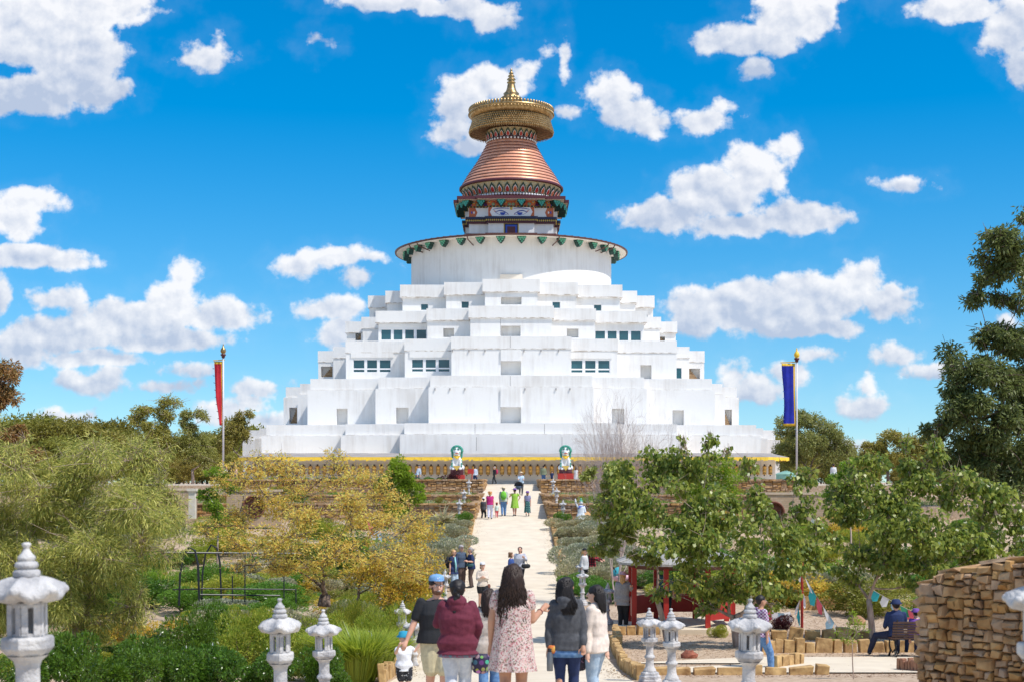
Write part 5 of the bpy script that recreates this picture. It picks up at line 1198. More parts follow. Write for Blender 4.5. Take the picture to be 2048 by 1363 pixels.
# red framed banner box (low red bench structure at the pavilion front)
# prayer flag strings
FC=[mat('flag_white',(.78,.78,.80),rough=.8,transl=.35),mat('flag_teal',(.04,.42,.46),rough=.8,transl=.35),mat('flag_pink',(.70,.12,.16),rough=.8,transl=.35),mat('flag_pale_blue',(.35,.55,.68),rough=.8,transl=.35),mat('flag_green',(.05,.30,.16),rough=.8,transl=.35)]
M_cord=mat('cord',(.6,.58,.55),rough=.9)
def flags(label,pts,D,n,size,order,seed,sag=.15,cap=None):
    rs=random.Random(seed); A=P(pts[0],pts[1],D); B=P(pts[2],pts[3],D+.6); size*=1.35; root=empty('prayer_flags',tuple(A),0,label,'flag string')
    q=[]
    for i in range(25):
        t=i/24; v=A.lerp(B,t)-A; v.z-=sag*4*t*(1-t); q.append(v)
    MB().tube(q,.006,4).build('cord',M_cord,root)
    for i in range(n):
        t=(i+.5)/n; c=q[int(t*24)]; b=MB(); w=size*rs.uniform(.85,1.1); dr=(q[min(24,int(t*24)+1)]-c); dr=dr.normalized() if dr.length>0 else Vector((1,0,0))
        k=0; sw=rs.uniform(-.12,.12)
        p=[c-dr*w*.5,c+dr*w*.5,c+dr*w*.45+Vector((sw,-.06,-w*.9)),c+dr*.0+Vector((sw*1.3,.05,-w*1.15)),c-dr*w*.45+Vector((sw,.04,-w*.8))]
        b.v=[tuple(x) for x in p]; b.f=[(0,1,2,3,4)]; b.m=[0]; b.build('flag',FC[order[i%len(order)]],root)
flags('string of white, teal and pink prayer flags sloping down right from the red pole',(1608,1150,1682,1262),40,6,.24,[0,1,2,0,3],1,.05)
flags('prayer flags hanging down along the red pole',(1604,1178,1590,1250),40,4,.22,[0,0,1,2],2,0)
flags('pink, white and blue prayer flags behind the purple shirted man',(1530,1212,1580,1222),41,4,.24,[2,0,3,0],3,.1)
flags('line of prayer flags above the bench under the tree',(1745,1178,1850,1232),44,6,.2,[1,0,3,4,2,0],4,.05)
flags('prayer flags fluttering between the trees above the red pole',(1560,1090,1606,1150),40,4,.2,[2,1,3,0],5,.05)
flags('short string of prayer flags among the left shrubs',(735,1040,762,1066),58,3,.3,[2,0,3],6,.05)
D=40; x=X(1604,D); MB().tube([(0,0,0),(0,0,P(0,1120,D).z-gz(x,D))],.04,8).build('flag_post',M_red).location=(x,D,gz(x,D)); tag(COL.objects[-1] if 0 else bpy.data.objects['flag_post'],'thin red post carrying prayer flags right of the tree','post')
bush('red',X(1566,41),41,.5,.55,'flowering purple shrub behind the walking man'); bush('mid',X(1428,40),39.2,.35,.4,'small green plant on the mulch before the pavilion')
bush('green',X(1680,52),52,1.6,1.3,'large green shrub behind the prayer flags'); bush('mid',X(1740,52),51,1.3,.9,'yellow flowered green shrub right of the prayer flags'); bush('dark',X(1640,54),54,1.2,1.2,'dark shrub left behind the prayer flags')
# bench
def bench():
    D=33; x0=X(1783,D); root=empty('park_bench',(x0+.75,D,gz(x0,D)+.0),0,'dark slatted park bench with iron legs seen from behind','bench')
    M_w=mat('bench_wood',(.05,.02,.015),(.10,.045,.03),scale=6,rough=.4,stretch=(.3,4,4)); M_i=mat('bench_iron',(.012,.012,.014),rough=.4)
    b=MB()
    for k in range(7): b.obox((0,-.02-.022*k,.46+k*.062),(1.5,.025,.048),(.25,0,0))
    b.build('backrest',M_w,root,bevel=.004)
    b=MB()
    for k in range(6): b.box(-.75,.75,.05+.075*k,.11+.075*k,.43,.455)
    b.build('seat',M_w,root,bevel=.004)
    for s in (-.66,.66):
        b=MB(); b.tube([(s,.0,.43),(s,-.06,.3),(s,.04,.16),(s,-.10,.0)],[.025,.02,.02,.03],6); b.tube([(s,.5,.43),(s,.52,.25),(s,.44,.12),(s,.55,0)],[.025,.02,.02,.03],6)
        b.tube([(s,0,.40),(s,.5,.40)],.02,6); b.tube([(s+.09*math.cos(t)*.0,-.1+.07*math.cos(t),.12+.07*math.sin(t)) for t in np.linspace(0,6.28,12)],.012,5); b.tube([(s,.05,.2),(s,.25,.1),(s,.45,.2)],.015,5); b.tube([(s,-.17,.9),(s,.0,.43)],.018,5)
        b.build('leg',M_i,root)
        b=MB(); b.tube([(s,-.1,.66),(s,.1,.68),(s,.42,.66),(s,.48,.44)],[.02,.02,.02,.018],6); b.build('armrest',M_i,root)
bench()
# black garden frame (left)
def frame():
    D=44; root=empty('garden_frame',(X(380,D),D,gz(0,D)),0,'black metal garden frame with an arched end and mesh on the left','garden frame'); o=root.location
    M_k=mat('black_steel',(.015,.018,.022),rough=.4)
    def q(px,py,dy=0): return P(px,py,D+dy)-o
    zb=q(0,1215).z
    b=MB(); arc=[q(358,1210),q(360,1150),q(366,1112),q(378,1093),q(390,1100),q(396,1130),q(399,1210)]
    b.tube(arc,.035,6); b.build('arch',M_k,root); b=MB(); b.tube([v+Vector((.35,1.6,0)) for v in arc],.03,6); b.build('arch',M_k,root)
    b=MB(); b.tube([q(330,1104),q(600,1106,2)],.03,6); b.tube([q(400,1176,0),q(592,1178,1)],.02,6); b.tube([q(400,1188,0),q(560,1190,1)],.025,6); b.tube([q(345,1178),q(400,1177)],.02,6); b.build('rail',M_k,root)
    for px in (490,568,592,465): b=MB(); t=1106 if px in(490,) else (1150 if px!=592 else 1176); b.tube([q(px,t,.6),q(px,1222,.6)],.022,5); b.build('post',M_k,root)
frame()
# round holed walls
M_tb=mat('tan_block',(.50,.36,.24),(.62,.47,.33),scale=3,rough=.9,bump=.3,bscale=30)
def block_mat():
    m=mat('tan_brickwork',(.5,.36,.24),rough=.9); N,L=nt(m); b=N['Principled BSDF']; t=N.new('ShaderNodeTexBrick'); tc=[n for n in N if n.type=='TEX_COORD'][0]
    mp=N.new('ShaderNodeMapping'); mp.inputs['Rotation'].default_value=(R(90),0,0); L.new(tc.outputs['Object'],mp.inputs[0]); L.new(mp.outputs[0],t.inputs[0])
    t.inputs['Color1'].default_value=(.55,.40,.27,1); t.inputs['Color2'].default_value=(.46,.32,.2,1); t.inputs['Mortar'].default_value=(.34,.26,.19,1); t.inputs['Scale'].default_value=2.2; t.inputs['Mortar Size'].default_value=.012; L.new(t.outputs[0],b.inputs['Base Color']); return m
M_tbk=block_mat()
def moon_wall(label,px0,px1,pt,pb,D,cpx,cpy,r):
    A=P(px0,pb,D); B=P(px1,pt,D); root=empty('moon_gate_wall',(A.x,D,A.z),0,label,'garden wall'); W=B.x-A.x; H=B.z-A.z; c=P(cpx,cpy,D); cx=c.x-A.x; cz=c.z-A.z; n=32; b=MB()
    for y in (0,.35):
        k=len(b.v)
        for i in range(n):
            a=2*PI*i/n; b.v.append((cx+r*math.cos(a),y,cz+r*math.sin(a)))
        for i in range(n):
            a=2*PI*i/n; dx,dz=math.cos(a),math.sin(a); t=min([(W-cx)/dx if dx>1e-6 else 1e9,(-cx)/dx if dx<-1e-6 else 1e9,(H-cz)/dz if dz>1e-6 else 1e9,(-cz)/dz if dz<-1e-6 else 1e9]); b.v.append((cx+dx*t,y,cz+dz*t))
        for i in range(n): j=(i+1)%n; b.f.append((k+i,k+j,k+n+j,k+n+i)); b.m.append(0)
        # corner triangles
        for (xx,zz) in ((0,0),(W,0),(W,H),(0,H)):
            a=math.atan2(zz-cz,xx-cx)%(2*PI); i=int(a/(2*PI/n)); b.v.append((xx,y,zz)); b.f.append((k+n+i,k+n+(i+1)%n,len(b.v)-1)); b.m.append(0)
    k2=2*n+4
    for i in range(n): j=(i+1)%n; b.f.append((i,j,k2+j,k2+i)); b.m.append(0)
    b.quad_box(0,W,.001,.349,-.5,0); b.build('wall',M_tbk,root)
    q=MB(); q.box(-.05,W+.05,-.05,.4,H,H+.12); q.build('coping',mat('coping_stone',(.55,.42,.3),(.66,.52,.38),scale=3,rough=.9),root)
    q=MB(); q.tube([(cx+(r-.02)*math.cos(t),-.02,cz+(r-.02)*math.sin(t)) for t in np.linspace(0,2*PI,33)],.05,6,cap=False)
    for i in range(5): a=.3+i*1.25; q.tube([(cx+r*math.cos(a),.15,cz+r*math.sin(a)),(cx+r*math.cos(a+2.4),.15,cz+r*math.sin(a+2.4))],.025,5)
    q.build('round_grille',mat('rust_iron',(.16,.05,.03),(.24,.09,.06),scale=4,rough=.8),root)
    q=MB(); q.plate([(cx+r*.97*math.cos(2*PI*i/24),cz+r*.97*math.sin(2*PI*i/24)) for i in range(24)][::-1],.3,.34); q.build('round_backing',mat('rust_disc',(.20,.075,.05),(.30,.13,.09),scale=3,rough=.85),root)
moon_wall('tan block wall with a round opening left of the golden tree',453,562,982,1036,80,508,1012,.62)
moon_wall('tan block wall with a round opening behind the bottlebrush tree',250,392,980,1040,82,330,1000,.62)
moon_wall('tan block wall with a round rust coloured disc behind the right tree',1522,1700,988,1080,78,1547,1024,.6)
b=MB(); b.box(-.18,.18,-.18,.18,0,1.7); b.box(-.26,.26,-.26,.26,1.7,1.85); b.box(-.22,.22,-.22,.22,1.62,1.7); o=b.build('stone_pillar',mat('pale_pillar',(.62,.55,.44),(.72,.66,.55),scale=4,rough=.9)); o.location=(X(385,79),79,P(385,1036,79).z); o.scale.z=.9; tag(o,'pale square pillar at the end of the left garden wall','pillar')
# water tank
b=MB(); b.mi=0; b.lathe([(1.0,-.3),(1.0,.62),(1.06,.66),(.95,.74),(.3,1.0),(0,1.02)],28); b.lathe([(.18,1.0),(.18,1.08),(0,1.09)],12)
for z in (.1,.3,.5): b.lathe([(1.0,z-.03),(1.03,z),(1.0,z+.03)],28)
D=128; o=b.build('water_tank',mat('tank_green',(.20,.38,.30),(.26,.46,.37),scale=1,rough=.5),smooth=False); o.location=(X(1572,D),D,P(1572,958,D).z); o.scale=(.9,.9,.75); tag(o,'pale green round water tank at the right foot of the stupa','water tank')
# banners
def banner(name,label,px,D,pyt,pyb,cols,kind):
    x=X(px,D); z0=gz(x,D); root=empty('banner_pole',(x,D,z0),0,label,'banner pole'); zt=P(px,pyt,D).z-z0
    b=MB(); b.tube([(0,0,0),(0,0,zt)],[.085,.07],10); b.build('pole',mat('pole_paint',(.6,.57,.60),(.7,.67,.7),scale=2,rough=.4),root,smooth=True)
    b=MB(); b.lathe([(0,zt-.05),(.13,zt-.03),(.15,zt+.12),(.22,zt+.16),(.22,zt+.26),(.12,zt+.3),(.2,zt+.4),(.24,zt+.55),(.17,zt+.72),(.07,zt+.85),(.04,zt+1.05),(0,zt+1.15)],14); b.m=[0 if b.v[f[0]][2]<zt+.3 else 1 for f in b.f]; b.build('finial',[M_maroon,M_yel if kind=='blue' else M_gold],root,smooth=True)
    rs=random.Random(4); nz=26; nx=8; cl=MB(); s=D/F
    if kind=='blue': L_=[(1563,726),(1566,770),(1568,810),(1567,851)]; Rr=[(1590,724),(1590,770),(1591,810),(1592,850)]
    else: L_=[(428.5,722),(429.5,750),(434,800),(441,850)]; Rr=[(444.5,720),(444.5,750),(444.8,800),(444,851)]
    for i in range(nz+1):
        t=i/nz; yy=L_[0][1]+(L_[-1][1]-L_[0][1])*t
        xl=np.interp(yy,[q[1] for q in L_],[q[0] for q in L_]); xr=np.interp(yy,[q[1] for q in Rr],[q[0] for q in Rr])
        for j in range(nx+1):
            u=j/nx; v=P(xl+(xr-xl)*u,yy,D); wv=.10*math.sin(t*9+u*3)*(1-u)+ .05*math.sin(u*14+t*2)*(1-u*.6)-(.5*(1-u)*(t if kind!='blue' else .2))
            cl.v.append((v.x-x,wv,v.z-z0))
    for i in range(nz):
        for j in range(nx): 
            k=i*(nx+1)+j; cl.f.append((k,k+nx+1,k+nx+2,k+1)); cl.m.append(1 if (i==0 or (i==nz-1 and kind=='blue') or j==nx-1) else 0)
    o=cl.build('banner_cloth',[cols,mat('banner_trim_gold',(.72,.45,.03),rough=.7)],root,smooth=True); so_=o.modifiers.new('s','SOLIDIFY'); so_.thickness=.02
    b=MB(); A=P(L_[0][0]-2,L_[0][1]-1.5,D); b.tube([(A.x-x,0,A.z-z0),(.12,0,A.z-z0+.06)],.04,6); b.build('cross_bar',mat('bar_gold',(.6,.38,.05),rough=.5),root)
    b=MB()
    for i in range(1,9):
        t=i/9; yy=L_[0][1]+(L_[-1][1]-L_[0][1])*t; xl=np.interp(yy,[q[1] for q in L_],[q[0] for q in L_]); v=P(xl-2.2,yy,D); w2=P(xl+1,yy+1,D); b.tube([(v.x-x,-.3,v.z-z0),(w2.x-x,-.3,w2.z-z0)],.025,4)
    b.build('tassel',M_blue if kind=='blue' else M_maroon,root)
banner('b','red banner hanging from a tall pale pole left of the stupa',446.5,118,714,948,mat('banner_red',(.52,.015,.03),(.62,.02,.04),scale=2,rough=.75,transl=.2),'red')
banner('b','blue banner hanging from a tall pale pole right of the stupa',1593.5,118,722,948,mat('banner_blue',(.01,.02,.36),(.015,.03,.46),scale=2,rough=.75,transl=.2),'blue')
# guardian lions
def lion(px,label,pedestal):
    D=128; s=D/F; x=X(px,D); zb=P(px,951,D).z; root=empty('guardian_lion_statue',(x,D,zb),0,label,'statue'); root.scale=(1.14,1.1,1.06)
    Mw=mat('lion_white',(.74,.76,.78),(.84,.85,.86),scale=4,rough=.5); b=MB()
    b.box(-.62,.62,-.55,.55,-.35,.22 if pedestal else .1); b.build('pedestal',M_red,root,bevel=.02)
    b=MB(); b.box(-.5,.5,-.45,.45,.224 if pedestal else .104,.55); b.build('pedestal_step',M_maroon,root,bevel=.02)
    b=MB(); b.mi=0; b.box(-.46,.46,-.47,-.3,.58,.80)
    me=MB(); me.loft([(0,.1,.55,.46,.42),(0,.08,.8,.44,.40),(0,.02,1.2,.38,.34),(0,-.05,1.6,.30,.28),(0,-.05,1.85,.22,.22)],18)
    for sx in (-1,1):
        me.limb((sx*.27,-.28,1.35),(sx*.28,-.40,.66),.13,.10); me.ball((sx*.28,-.47,.62),(.14,.17,.10)); me.ball((sx*.40,-.05,.72),(.2,.34,.22))
    me.ball((0,-.12,2.1),(.33,.33,.36),14,10); me.ball((0,-.38,1.98),(.22,.2,.17)); me.ball((0,-.52,2.06),(.09,.07,.06))
    for sx in (-1,1): me.ball((sx*.30,0,2.4),(.07,.05,.12))
    mesh_obj('body',remesh(me,.035,3),Mw,root)
    g=MB()
    for k in range(11):
        a=PI*.02+PI*.96*k/10; g.ball((.38*math.cos(a),-.04,2.12+.38*math.sin(a)),(.14,.26,.14),8,6)
    for sx in (-1,1):
        for k in range(5): g.ball((sx*(.38-.01*k),.0,2.05-.11*k),(.10,.18,.09),8,6)
        g.ball((sx*.15,-.38,2.24),(.12,.07,.04),8,5)
    for sx in (-1,1):
        for (yy_,zz_) in ((-.42,1.05),(-.46,.85),(-.30,1.3)): g.ball((sx*.38,yy_,zz_),(.07,.09,.09),8,6)
        g.ball((sx*.14,-.42,2.33),(.10,.08,.05),8,5); g.ball((sx*.22,-.44,1.98),(.06,.06,.05),8,5)
    g.build('mane',M_teal if 0 else mat('mane_green',(.02,.22,.15),(.06,.36,.26),scale=6,rough=.5),root,smooth=True)
    for sx in (-1,1):
        e=MB(); e.ball((sx*.13,-.43,2.16),(.06,.04,.05),8,6); eo=e.build('eye',M_whitep,root,smooth=True); q=MB(); q.ball((sx*.13,-.465,2.16),(.025,.02,.03),6,5); q.build('pupil',M_black,eo)
    q=MB(); q.ball((0,-.54,1.93),(.14,.07,.045),10,6); q.build('mouth',M_red,root,smooth=True)
    q=MB(); q.plate([(-.30,1.72),(.30,1.72),(.22,1.58),(0,1.42),(-.22,1.58)][::-1],-.50,-.36); q.ball((0,-.5,1.52),(.09,.06,.1)); q.build('gold_collar',M_yel,root)
    q=MB(); q.plate([(-.28,.86),(.28,.86),(0,.45)][::-1],-.60,-.48); q.build('gold_apron',M_goldp,root)
    q=MB()
    for sx in (-1,1): q.box(sx*.3-.12,sx*.3+.12,-.49,-.47,.62,.70)
    q.build('red_trim',M_red,root)
lion(914,'green maned white guardian lion statue left of the path behind the burgundy shrub',False)
lion(1131,'green maned white guardian lion statue on the bright red pedestal right of the path',True)
# seated deity statue right of path
def deity():
    D=82; x=X(1162,D); root=empty('deity_statue',(x,D,gz(x,D)+.1),0,'white robed statue with green hair below the right terrace wall','statue'); m=MB()
    m.loft([(0,0,0,.34,.3),(0,0,.25,.30,.26),(0,0,.55,.2,.18),(0,0,.85,.19,.15),(0,0,1.0,.10,.09)],16); m.ball((0,-.02,1.14),(.10,.11,.13)); m.limb((-.18,0,.9),(-.30,-.05,1.1),.06,.05); m.limb((-.30,-.05,1.1),(-.34,-.05,1.35),.05,.035); m.limb((.18,0,.9),(.26,-.1,.6),.06,.05)
    mesh_obj('body',remesh(m,.025,2,.01,8,3),mat('statue_white',(.62,.68,.74),(.78,.8,.82),scale=5,rough=.6),root)
    q=MB(); q.ball((0,0,1.22),(.11,.11,.09)); q.ball((0,0,1.34),(.05,.05,.08)); q.build('hair',M_green,root,smooth=True)
    q=MB(); q.loft([(0,.02,.78,.215,.175),(0,.02,.95,.17,.14)],14); q.build('shawl',M_blue,root,smooth=True)
deity()
# ------------------------------------------------------------ people
def skinm(n,c): return mat('skin_'+n,c,tuple(min(1,q*1.15) for q in c),scale=14,rough=.5,spec=.35)
SK1=skinm('fair',(.60,.33,.23)); SK2=skinm('tan',(.46,.24,.15)); SK3=skinm('light',(.66,.40,.29))
def cloth(name,c,c2=None,rough=.85,sc=20,bump=.25): return mat('cloth_'+name,c,c2 or tuple(min(1,q*1.25) for q in c),scale=sc,rough=rough,bump=bump,bscale=120)
def hairm(name,c): return mat('hair_'+name,c,tuple(q*2.0 for q in c),scale=30,rough=.55,stretch=(3,3,.4),spec=.35)
HB=hairm('black',(.010,.008,.008)); HBR=hairm('dark_brown',(.022,.012,.009)); HBL=hairm('blonde',(.34,.20,.08)); HGR=hairm('grey',(.22,.2,.19)); HCU=hairm('curly_brown',(.12,.06,.03)); HLB=hairm('light_brown',(.17,.10,.05))
def floral():
    m=mat('cloth_floral',(.6,.45,.42),rough=.85); N,L=nt(m); b=N['Principled BSDF']; tc=[n for n in N if n.type=='TEX_COORD'][0]
    v=N.new('ShaderNodeTexVoronoi'); v.inputs['Scale'].default_value=88; L.new(tc.outputs['Object'],v.inputs[0]); sp=N.new('ShaderNodeSeparateColor'); L.new(v.outputs['Color'],sp.inputs[0])
    cr=N.new('ShaderNodeValToRGB'); L.new(sp.outputs[0],cr.inputs[0]); cr.color_ramp.interpolation='CONSTANT'
    el=cr.color_ramp.elements; cols=[(0,(.60,.48,.43)),(.28,(.46,.15,.17)),(.40,(.62,.50,.45)),(.56,(.16,.11,.10)),(.66,(.60,.34,.32)),(.80,(.26,.22,.14)),(.88,(.68,.58,.54))]
    el[0].position=0; el[0].color=(*cols[0][1],1); el[1].position=.28; el[1].color=(*cols[1][1],1)
    for p_,c in cols[2:]: e=el.new(p_); e.color=(*c,1)
    L.new(cr.outputs[0],b.inputs['Base Color']); return m
def plaid(name,a,bc,cc,sz=9):
    m=mat('plaid_'+name,a,rough=.85); N,L=nt(m); b=N['Principled BSDF']; tc=[n for n in N if n.type=='TEX_COORD'][0]; sx=N.new('ShaderNodeSeparateXYZ'); L.new(tc.outputs['Object'],sx.inputs[0]); outs=[]
    for k in (0,2):
        mu=N.new('ShaderNodeMath'); mu.operation='MULTIPLY'; mu.inputs[1].default_value=sz; L.new(sx.outputs[k],mu.inputs[0]); fr=N.new('ShaderNodeMath'); fr.operation='FRACT'; L.new(mu.outputs[0],fr.inputs[0]); gt=N.new('ShaderNodeMath'); gt.operation='GREATER_THAN'; gt.inputs[1].default_value=.5; L.new(fr.outputs[0],gt.inputs[0]); outs.append(gt.outputs[0])
    ad=N.new('ShaderNodeMath'); L.new(outs[0],ad.inputs[0]); L.new(outs[1],ad.inputs[1]); hf=N.new('ShaderNodeMath'); hf.operation='MULTIPLY'; hf.inputs[1].default_value=.5; L.new(ad.outputs[0],hf.inputs[0])
    cr=N.new('ShaderNodeValToRGB'); cr.color_ramp.interpolation='CONSTANT'; e=cr.color_ramp.elements; e[0].color=(*a,1); e[1].position=.4; e[1].color=(*bc,1); q=e.new(.8); q.color=(*cc,1); L.new(hf.outputs[0],cr.inputs[0]); L.new(cr.outputs[0],b.inputs['Base Color']); return m
def rotz(v,a): c,s=math.cos(a),math.sin(a); return Vector((v[0]*c-v[1]*s,v[0]*s+v[1]*c,v[2] if len(v)>2 else 0))
def person(label,px,D,H,face,top=None,bottom=None,skin=SK1,hair=('short',HBR),hat=None,build=1,arms=None,stride=.12,near=False,z=None,fem=True,group=None,shoe=None,legs=None,head=(0,0),lean=0,x=None):
    """face: degrees, 0 = towards the camera, 180 = away, 90 = to the picture's right. top=(kind,mat,hem,sleeve) bottom=(kind,mat,hem)
    arms: per side (picture left, picture right): (elbow offset from shoulder, hand offset from elbow) in picture axes (x right, y away, z up) as fractions of H"""
    xx=X(px,D) if x is None else x; zz=(pz(D)+.03 if abs(xx)<2.3 else gz(xx,D)) if z is None else z
    root=empty('person',(xx,D,zz),0,label,'person',group); a=R(face); k=H; vx=.010 if near else .017; ch=H<1.25
    fw=rotz((0,-1,0),a); rt=rotz((1,0,0),a)
    hs=(.185 if H<1.2 else .138); hip=.052*k*(1.05 if fem else 1); hz_=.52*k if not ch else .47*k
    shz=.815*k if not ch else .74*k; shw=(.090 if fem else .104)*k*build**.6
    hd=Vector((0,0,.93*k if not ch else .875*k))+fw*(.012*k)+Vector((0,0,-.0))
    hr=.072*k if not ch else .094*k       # head half height ~ .066H
    def W(v): return rotz(v,a)
    sgnpic=1 if math.cos(a)>=0 else -1    # which body side shows on the picture's right
    lf=lean*k
    def up(v,f=1): return v+fw*lf*f
    # ---- limb joints
    SH=[];EL=[];HN=[]
    for i,s in enumerate((-1,1)):
        sh=up(W((s*sgnpic*shw,0,shz))); ar=(arms or [None,None])[i]
        if ar is None: ar=((s*.03,.0,-.175),(s*.0,-.03*1,-.155)) 
        e=sh+Vector(ar[0])*k; h=e+Vector(ar[1])*k; SH.append(sh);EL.append(e);HN.append(h)
    LG=[]
    for i,s in enumerate((-1,1)):
        hp=W((s*sgnpic*hip,0,hz_)); 
        if legs: kn=hp+Vector(legs[i][0])*k; an=kn+Vector(legs[i][1])*k
        else:
            st=stride*(1 if i else -1)*k; an=W((s*sgnpic*hip*.8,0,.045*k))+fw*st; 
            if st<0: an.z+=.03*k*min(1,abs(st)/.1/k)
            kn=(hp+an)/2+fw*(.03*k+abs(st)*.12)
        LG.append((hp,kn,an))
    # ---- body
    b=MB(); bw=build
    tor=[(0,0,hz_-.04*k,.085*k*bw,.06*k*bw),(0,0,hz_+.02*k,(.100 if fem else .092)*k*bw,.068*k*bw),(0,.0,.60*k if not ch else .56*k,(.078 if fem else .085)*k*bw,.058*k*bw),(0,-.004*k,.72*k if not ch else .66*k,.092*k*bw,.066*k*bw),(0,0,shz-.01*k,.090*k*bw**.6,.052*k),(0,0,shz+.025*k,.045*k,.036*k)]
    tb=MB(); tb.loft(tor,18); tb.xf(Matrix.Rotation(a,4,'Z'))
    def shear(m):
        for i,v in enumerate(m.v):
            t=max(0,(v[2]-hz_)/(shz-hz_)); q=Vector(v)+fw*lf*t; m.v[i]=tuple(q)
    shear(tb); b.v+=tb.v; b.f+=tb.f; b.m+=tb.m
    hd=hd+fw*lf*1.15
    b.limb(up(Vector((0,0,shz-.0*k))),hd-Vector((0,0,hr*.55)),.032*k,.03*k)
    ha=a+R(head[0]); hfw=rotz((0,-1,0),ha); hrt=rotz((1,0,0),ha)
    def HP(x,y,z_): return hd+hrt*(x*hr)-hfw*(y*hr)+Vector((0,0,z_*hr))   # y<0 = front of face
    b.ball(HP(0,.12,.22),(hr*.72,hr*.84,hr*.78),14,10,rot=(0,0,ha)); b.ball(HP(0,-.12,-.3),(hr*.60,hr*.66,hr*.66),12,9,rot=(0,0,ha)); b.ball(HP(0,-.42,-.68),(hr*.26,hr*.24,hr*.2),8,6)
    b.limb(HP(0,-.78,.12),HP(0,-.98,-.2),hr*.09,hr*.13,8)
    for s in (-1,1): b.ball(HP(s*.73,.08,-.03),(hr*.10,hr*.17,hr*.24),8,6,rot=(0,0,ha))
    for i in (0,1):
        s=-1 if i==0 else 1; b.limb(SH[i]-Vector((0,0,.006*k)),EL[i],.025*k*bw**.35,.023*k*bw**.3); b.limb(EL[i],HN[i],.024*k*bw**.3,.0155*k)
        d=(HN[i]-EL[i]).normalized(); pal=HN[i]+d*.045*k; b.limb(HN[i],pal,.0145*k,.020*k,8)
        side=d.cross(fw); side=side.normalized() if side.length>.1 else rt.copy(); fr=.0050*k if near else .0062*k; nrm=d.cross(side).normalized()
        for q,(o,l) in enumerate(((-1.5,.035),(-.5,.041),(.5,.038),(1.5,.030))):
            p0=pal+side*o*.0105*k; p1=p0+d*l*.55*k+nrm*.003*k; p2=p1+(d*.75+nrm*.6).normalized()*l*.45*k; b.limb(p0,p1,fr,fr*.95,6,k=0); b.limb(p1,p2,fr*.95,fr*.8,6,k=0)
        ths=-1 if i else 1
        t0=HN[i]+d*.018*k+side*ths*.012*k; t1=t0+(d*.7+side*ths*.7).normalized()*.03*k; t2=t1+d*.024*k; b.limb(t0,t1,fr*1.2,fr*1.1,6,k=0); b.limb(t1,t2,fr*1.1,fr*.9,6,k=0)
    for (hp,kn,an) in LG:
        b.limb(hp,kn,.054*k*bw**.5,.036*k*bw**.4); b.limb(kn,an,.036*k*bw**.4,.020*k); b.ball(kn.lerp(an,.3)-fw*.008*k,(.03*k,.03*k,.06*k))
        b.limb(an-Vector((0,0,.02*k)),an+fw*.09*k-Vector((0,0,.028*k)),.020*k,.015*k)
    body=mesh_obj('body',remesh(b,vx*.8,2 if near else 1),skin,root)
    # ---- face
    dk=mat('eye_dark',(.02,.012,.01),rough=.3); lip=mat('lips',(.42,.13,.11),rough=.5)
    if near or H>0:
        e=MB()
        for s in (-1,1): e.mi=0; e.ball(HP(s*.28,-.70,.06),(hr*.13,hr*.07,hr*.075),8,6,rot=(0,0,ha)); e.mi=1; e.ball(HP(s*.28,-.76,.06),(hr*.06,hr*.04,hr*.06),6,5,rot=(0,0,ha)); e.mi=2; e.limb(HP(s*.14,-.76,.24),HP(s*.42,-.70,.25),hr*.035,hr*.025,5)
        e.build('eyes',[M_whitep,dk,hair[1] if hair[1] is not HBL else HLB],root); e=MB(); e.ball(HP(0,-.77,-.45),(hr*.22,hr*.05,hr*.05),8,5,rot=(0,0,ha)); e.build('mouth',lip,root)
    # ---- clothes
    def garment(name,m,fn,fold=.004,seed=1,v=vx,sm=3,mats=None):
        g=MB(); fn(g); o=mesh_obj(name,remesh(g,v,sm,fold*k,9/k,seed,2.5),m,root); return o
    if top:
        kind,m,hem,slv=top; gr=1.13 if kind!='hoodie' else 1.17
        def tf(g):
            t=MB(); zs=[hem*k]+[r[2] for r in tor if r[2]>hem*k+.03*k][:4]; rg=[]
            for (cx,cy,z_,rx,ry) in tor:
                if z_>hem*k+.02*k: rg.append((cx,cy,z_,rx*gr+.006*k,ry*gr+.008*k))
            f=rg[0]; flare=1.06 if kind in('coat','hoodie','jacket') else 1.0
            hx=max(.104*k*bw*gr,f[3]) if hem<.56 else f[3]; hy=max(.075*k*bw*gr,f[4]) if hem<.56 else f[4]
            rg=[(0,0,hem*k,hx*flare,hy*flare)]+rg
            rg[-1]=(rg[-1][0],rg[-1][1],rg[-1][2]-.004*k,.05*k,.043*k)
            t.loft(rg,20); t.xf(Matrix.Rotation(a,4,'Z')); shear(t); g.v+=t.v; g.f+=t.f; g.m+=t.m
            for i in (0,1):
                r_=.034*k*(1+(gr-1)*.9)*bw**.35; g.ball(SH[i]-Vector((0,0,.008*k)),r_*1.0)
                if slv<=1: g.limb(SH[i]-Vector((0,0,.008*k)),SH[i].lerp(EL[i],slv),r_,r_*.98)
                else: g.limb(SH[i]-Vector((0,0,.008*k)),EL[i],r_,r_*.88); g.limb(EL[i],EL[i].lerp(HN[i],slv-1),r_*.86,r_*.72)
            if kind=='hoodie':
                g.ball(up(Vector((0,0,shz+.03*k)))-fw*.035*k,(.075*k,.06*k,.045*k),12,8,rot=(-.2,0,a)); g.ball(up(Vector((0,0,shz-.01*k)))-fw*.06*k,(.055*k,.03*k,.05*k),12,8,rot=(0,0,a))
            if kind=='jacket': g.limb(up(Vector((0,0,shz+.02*k)))-rt*.04*k,up(Vector((0,0,shz+.02*k)))+rt*.04*k,.035*k,.035*k)
        garment({'tee':'shirt','long':'shirt','hoodie':'hoodie','coat':'coat','jacket':'jacket','vest':'vest'}[kind],m,tf,.0045 if near else .003,sum(map(ord,label))%97)
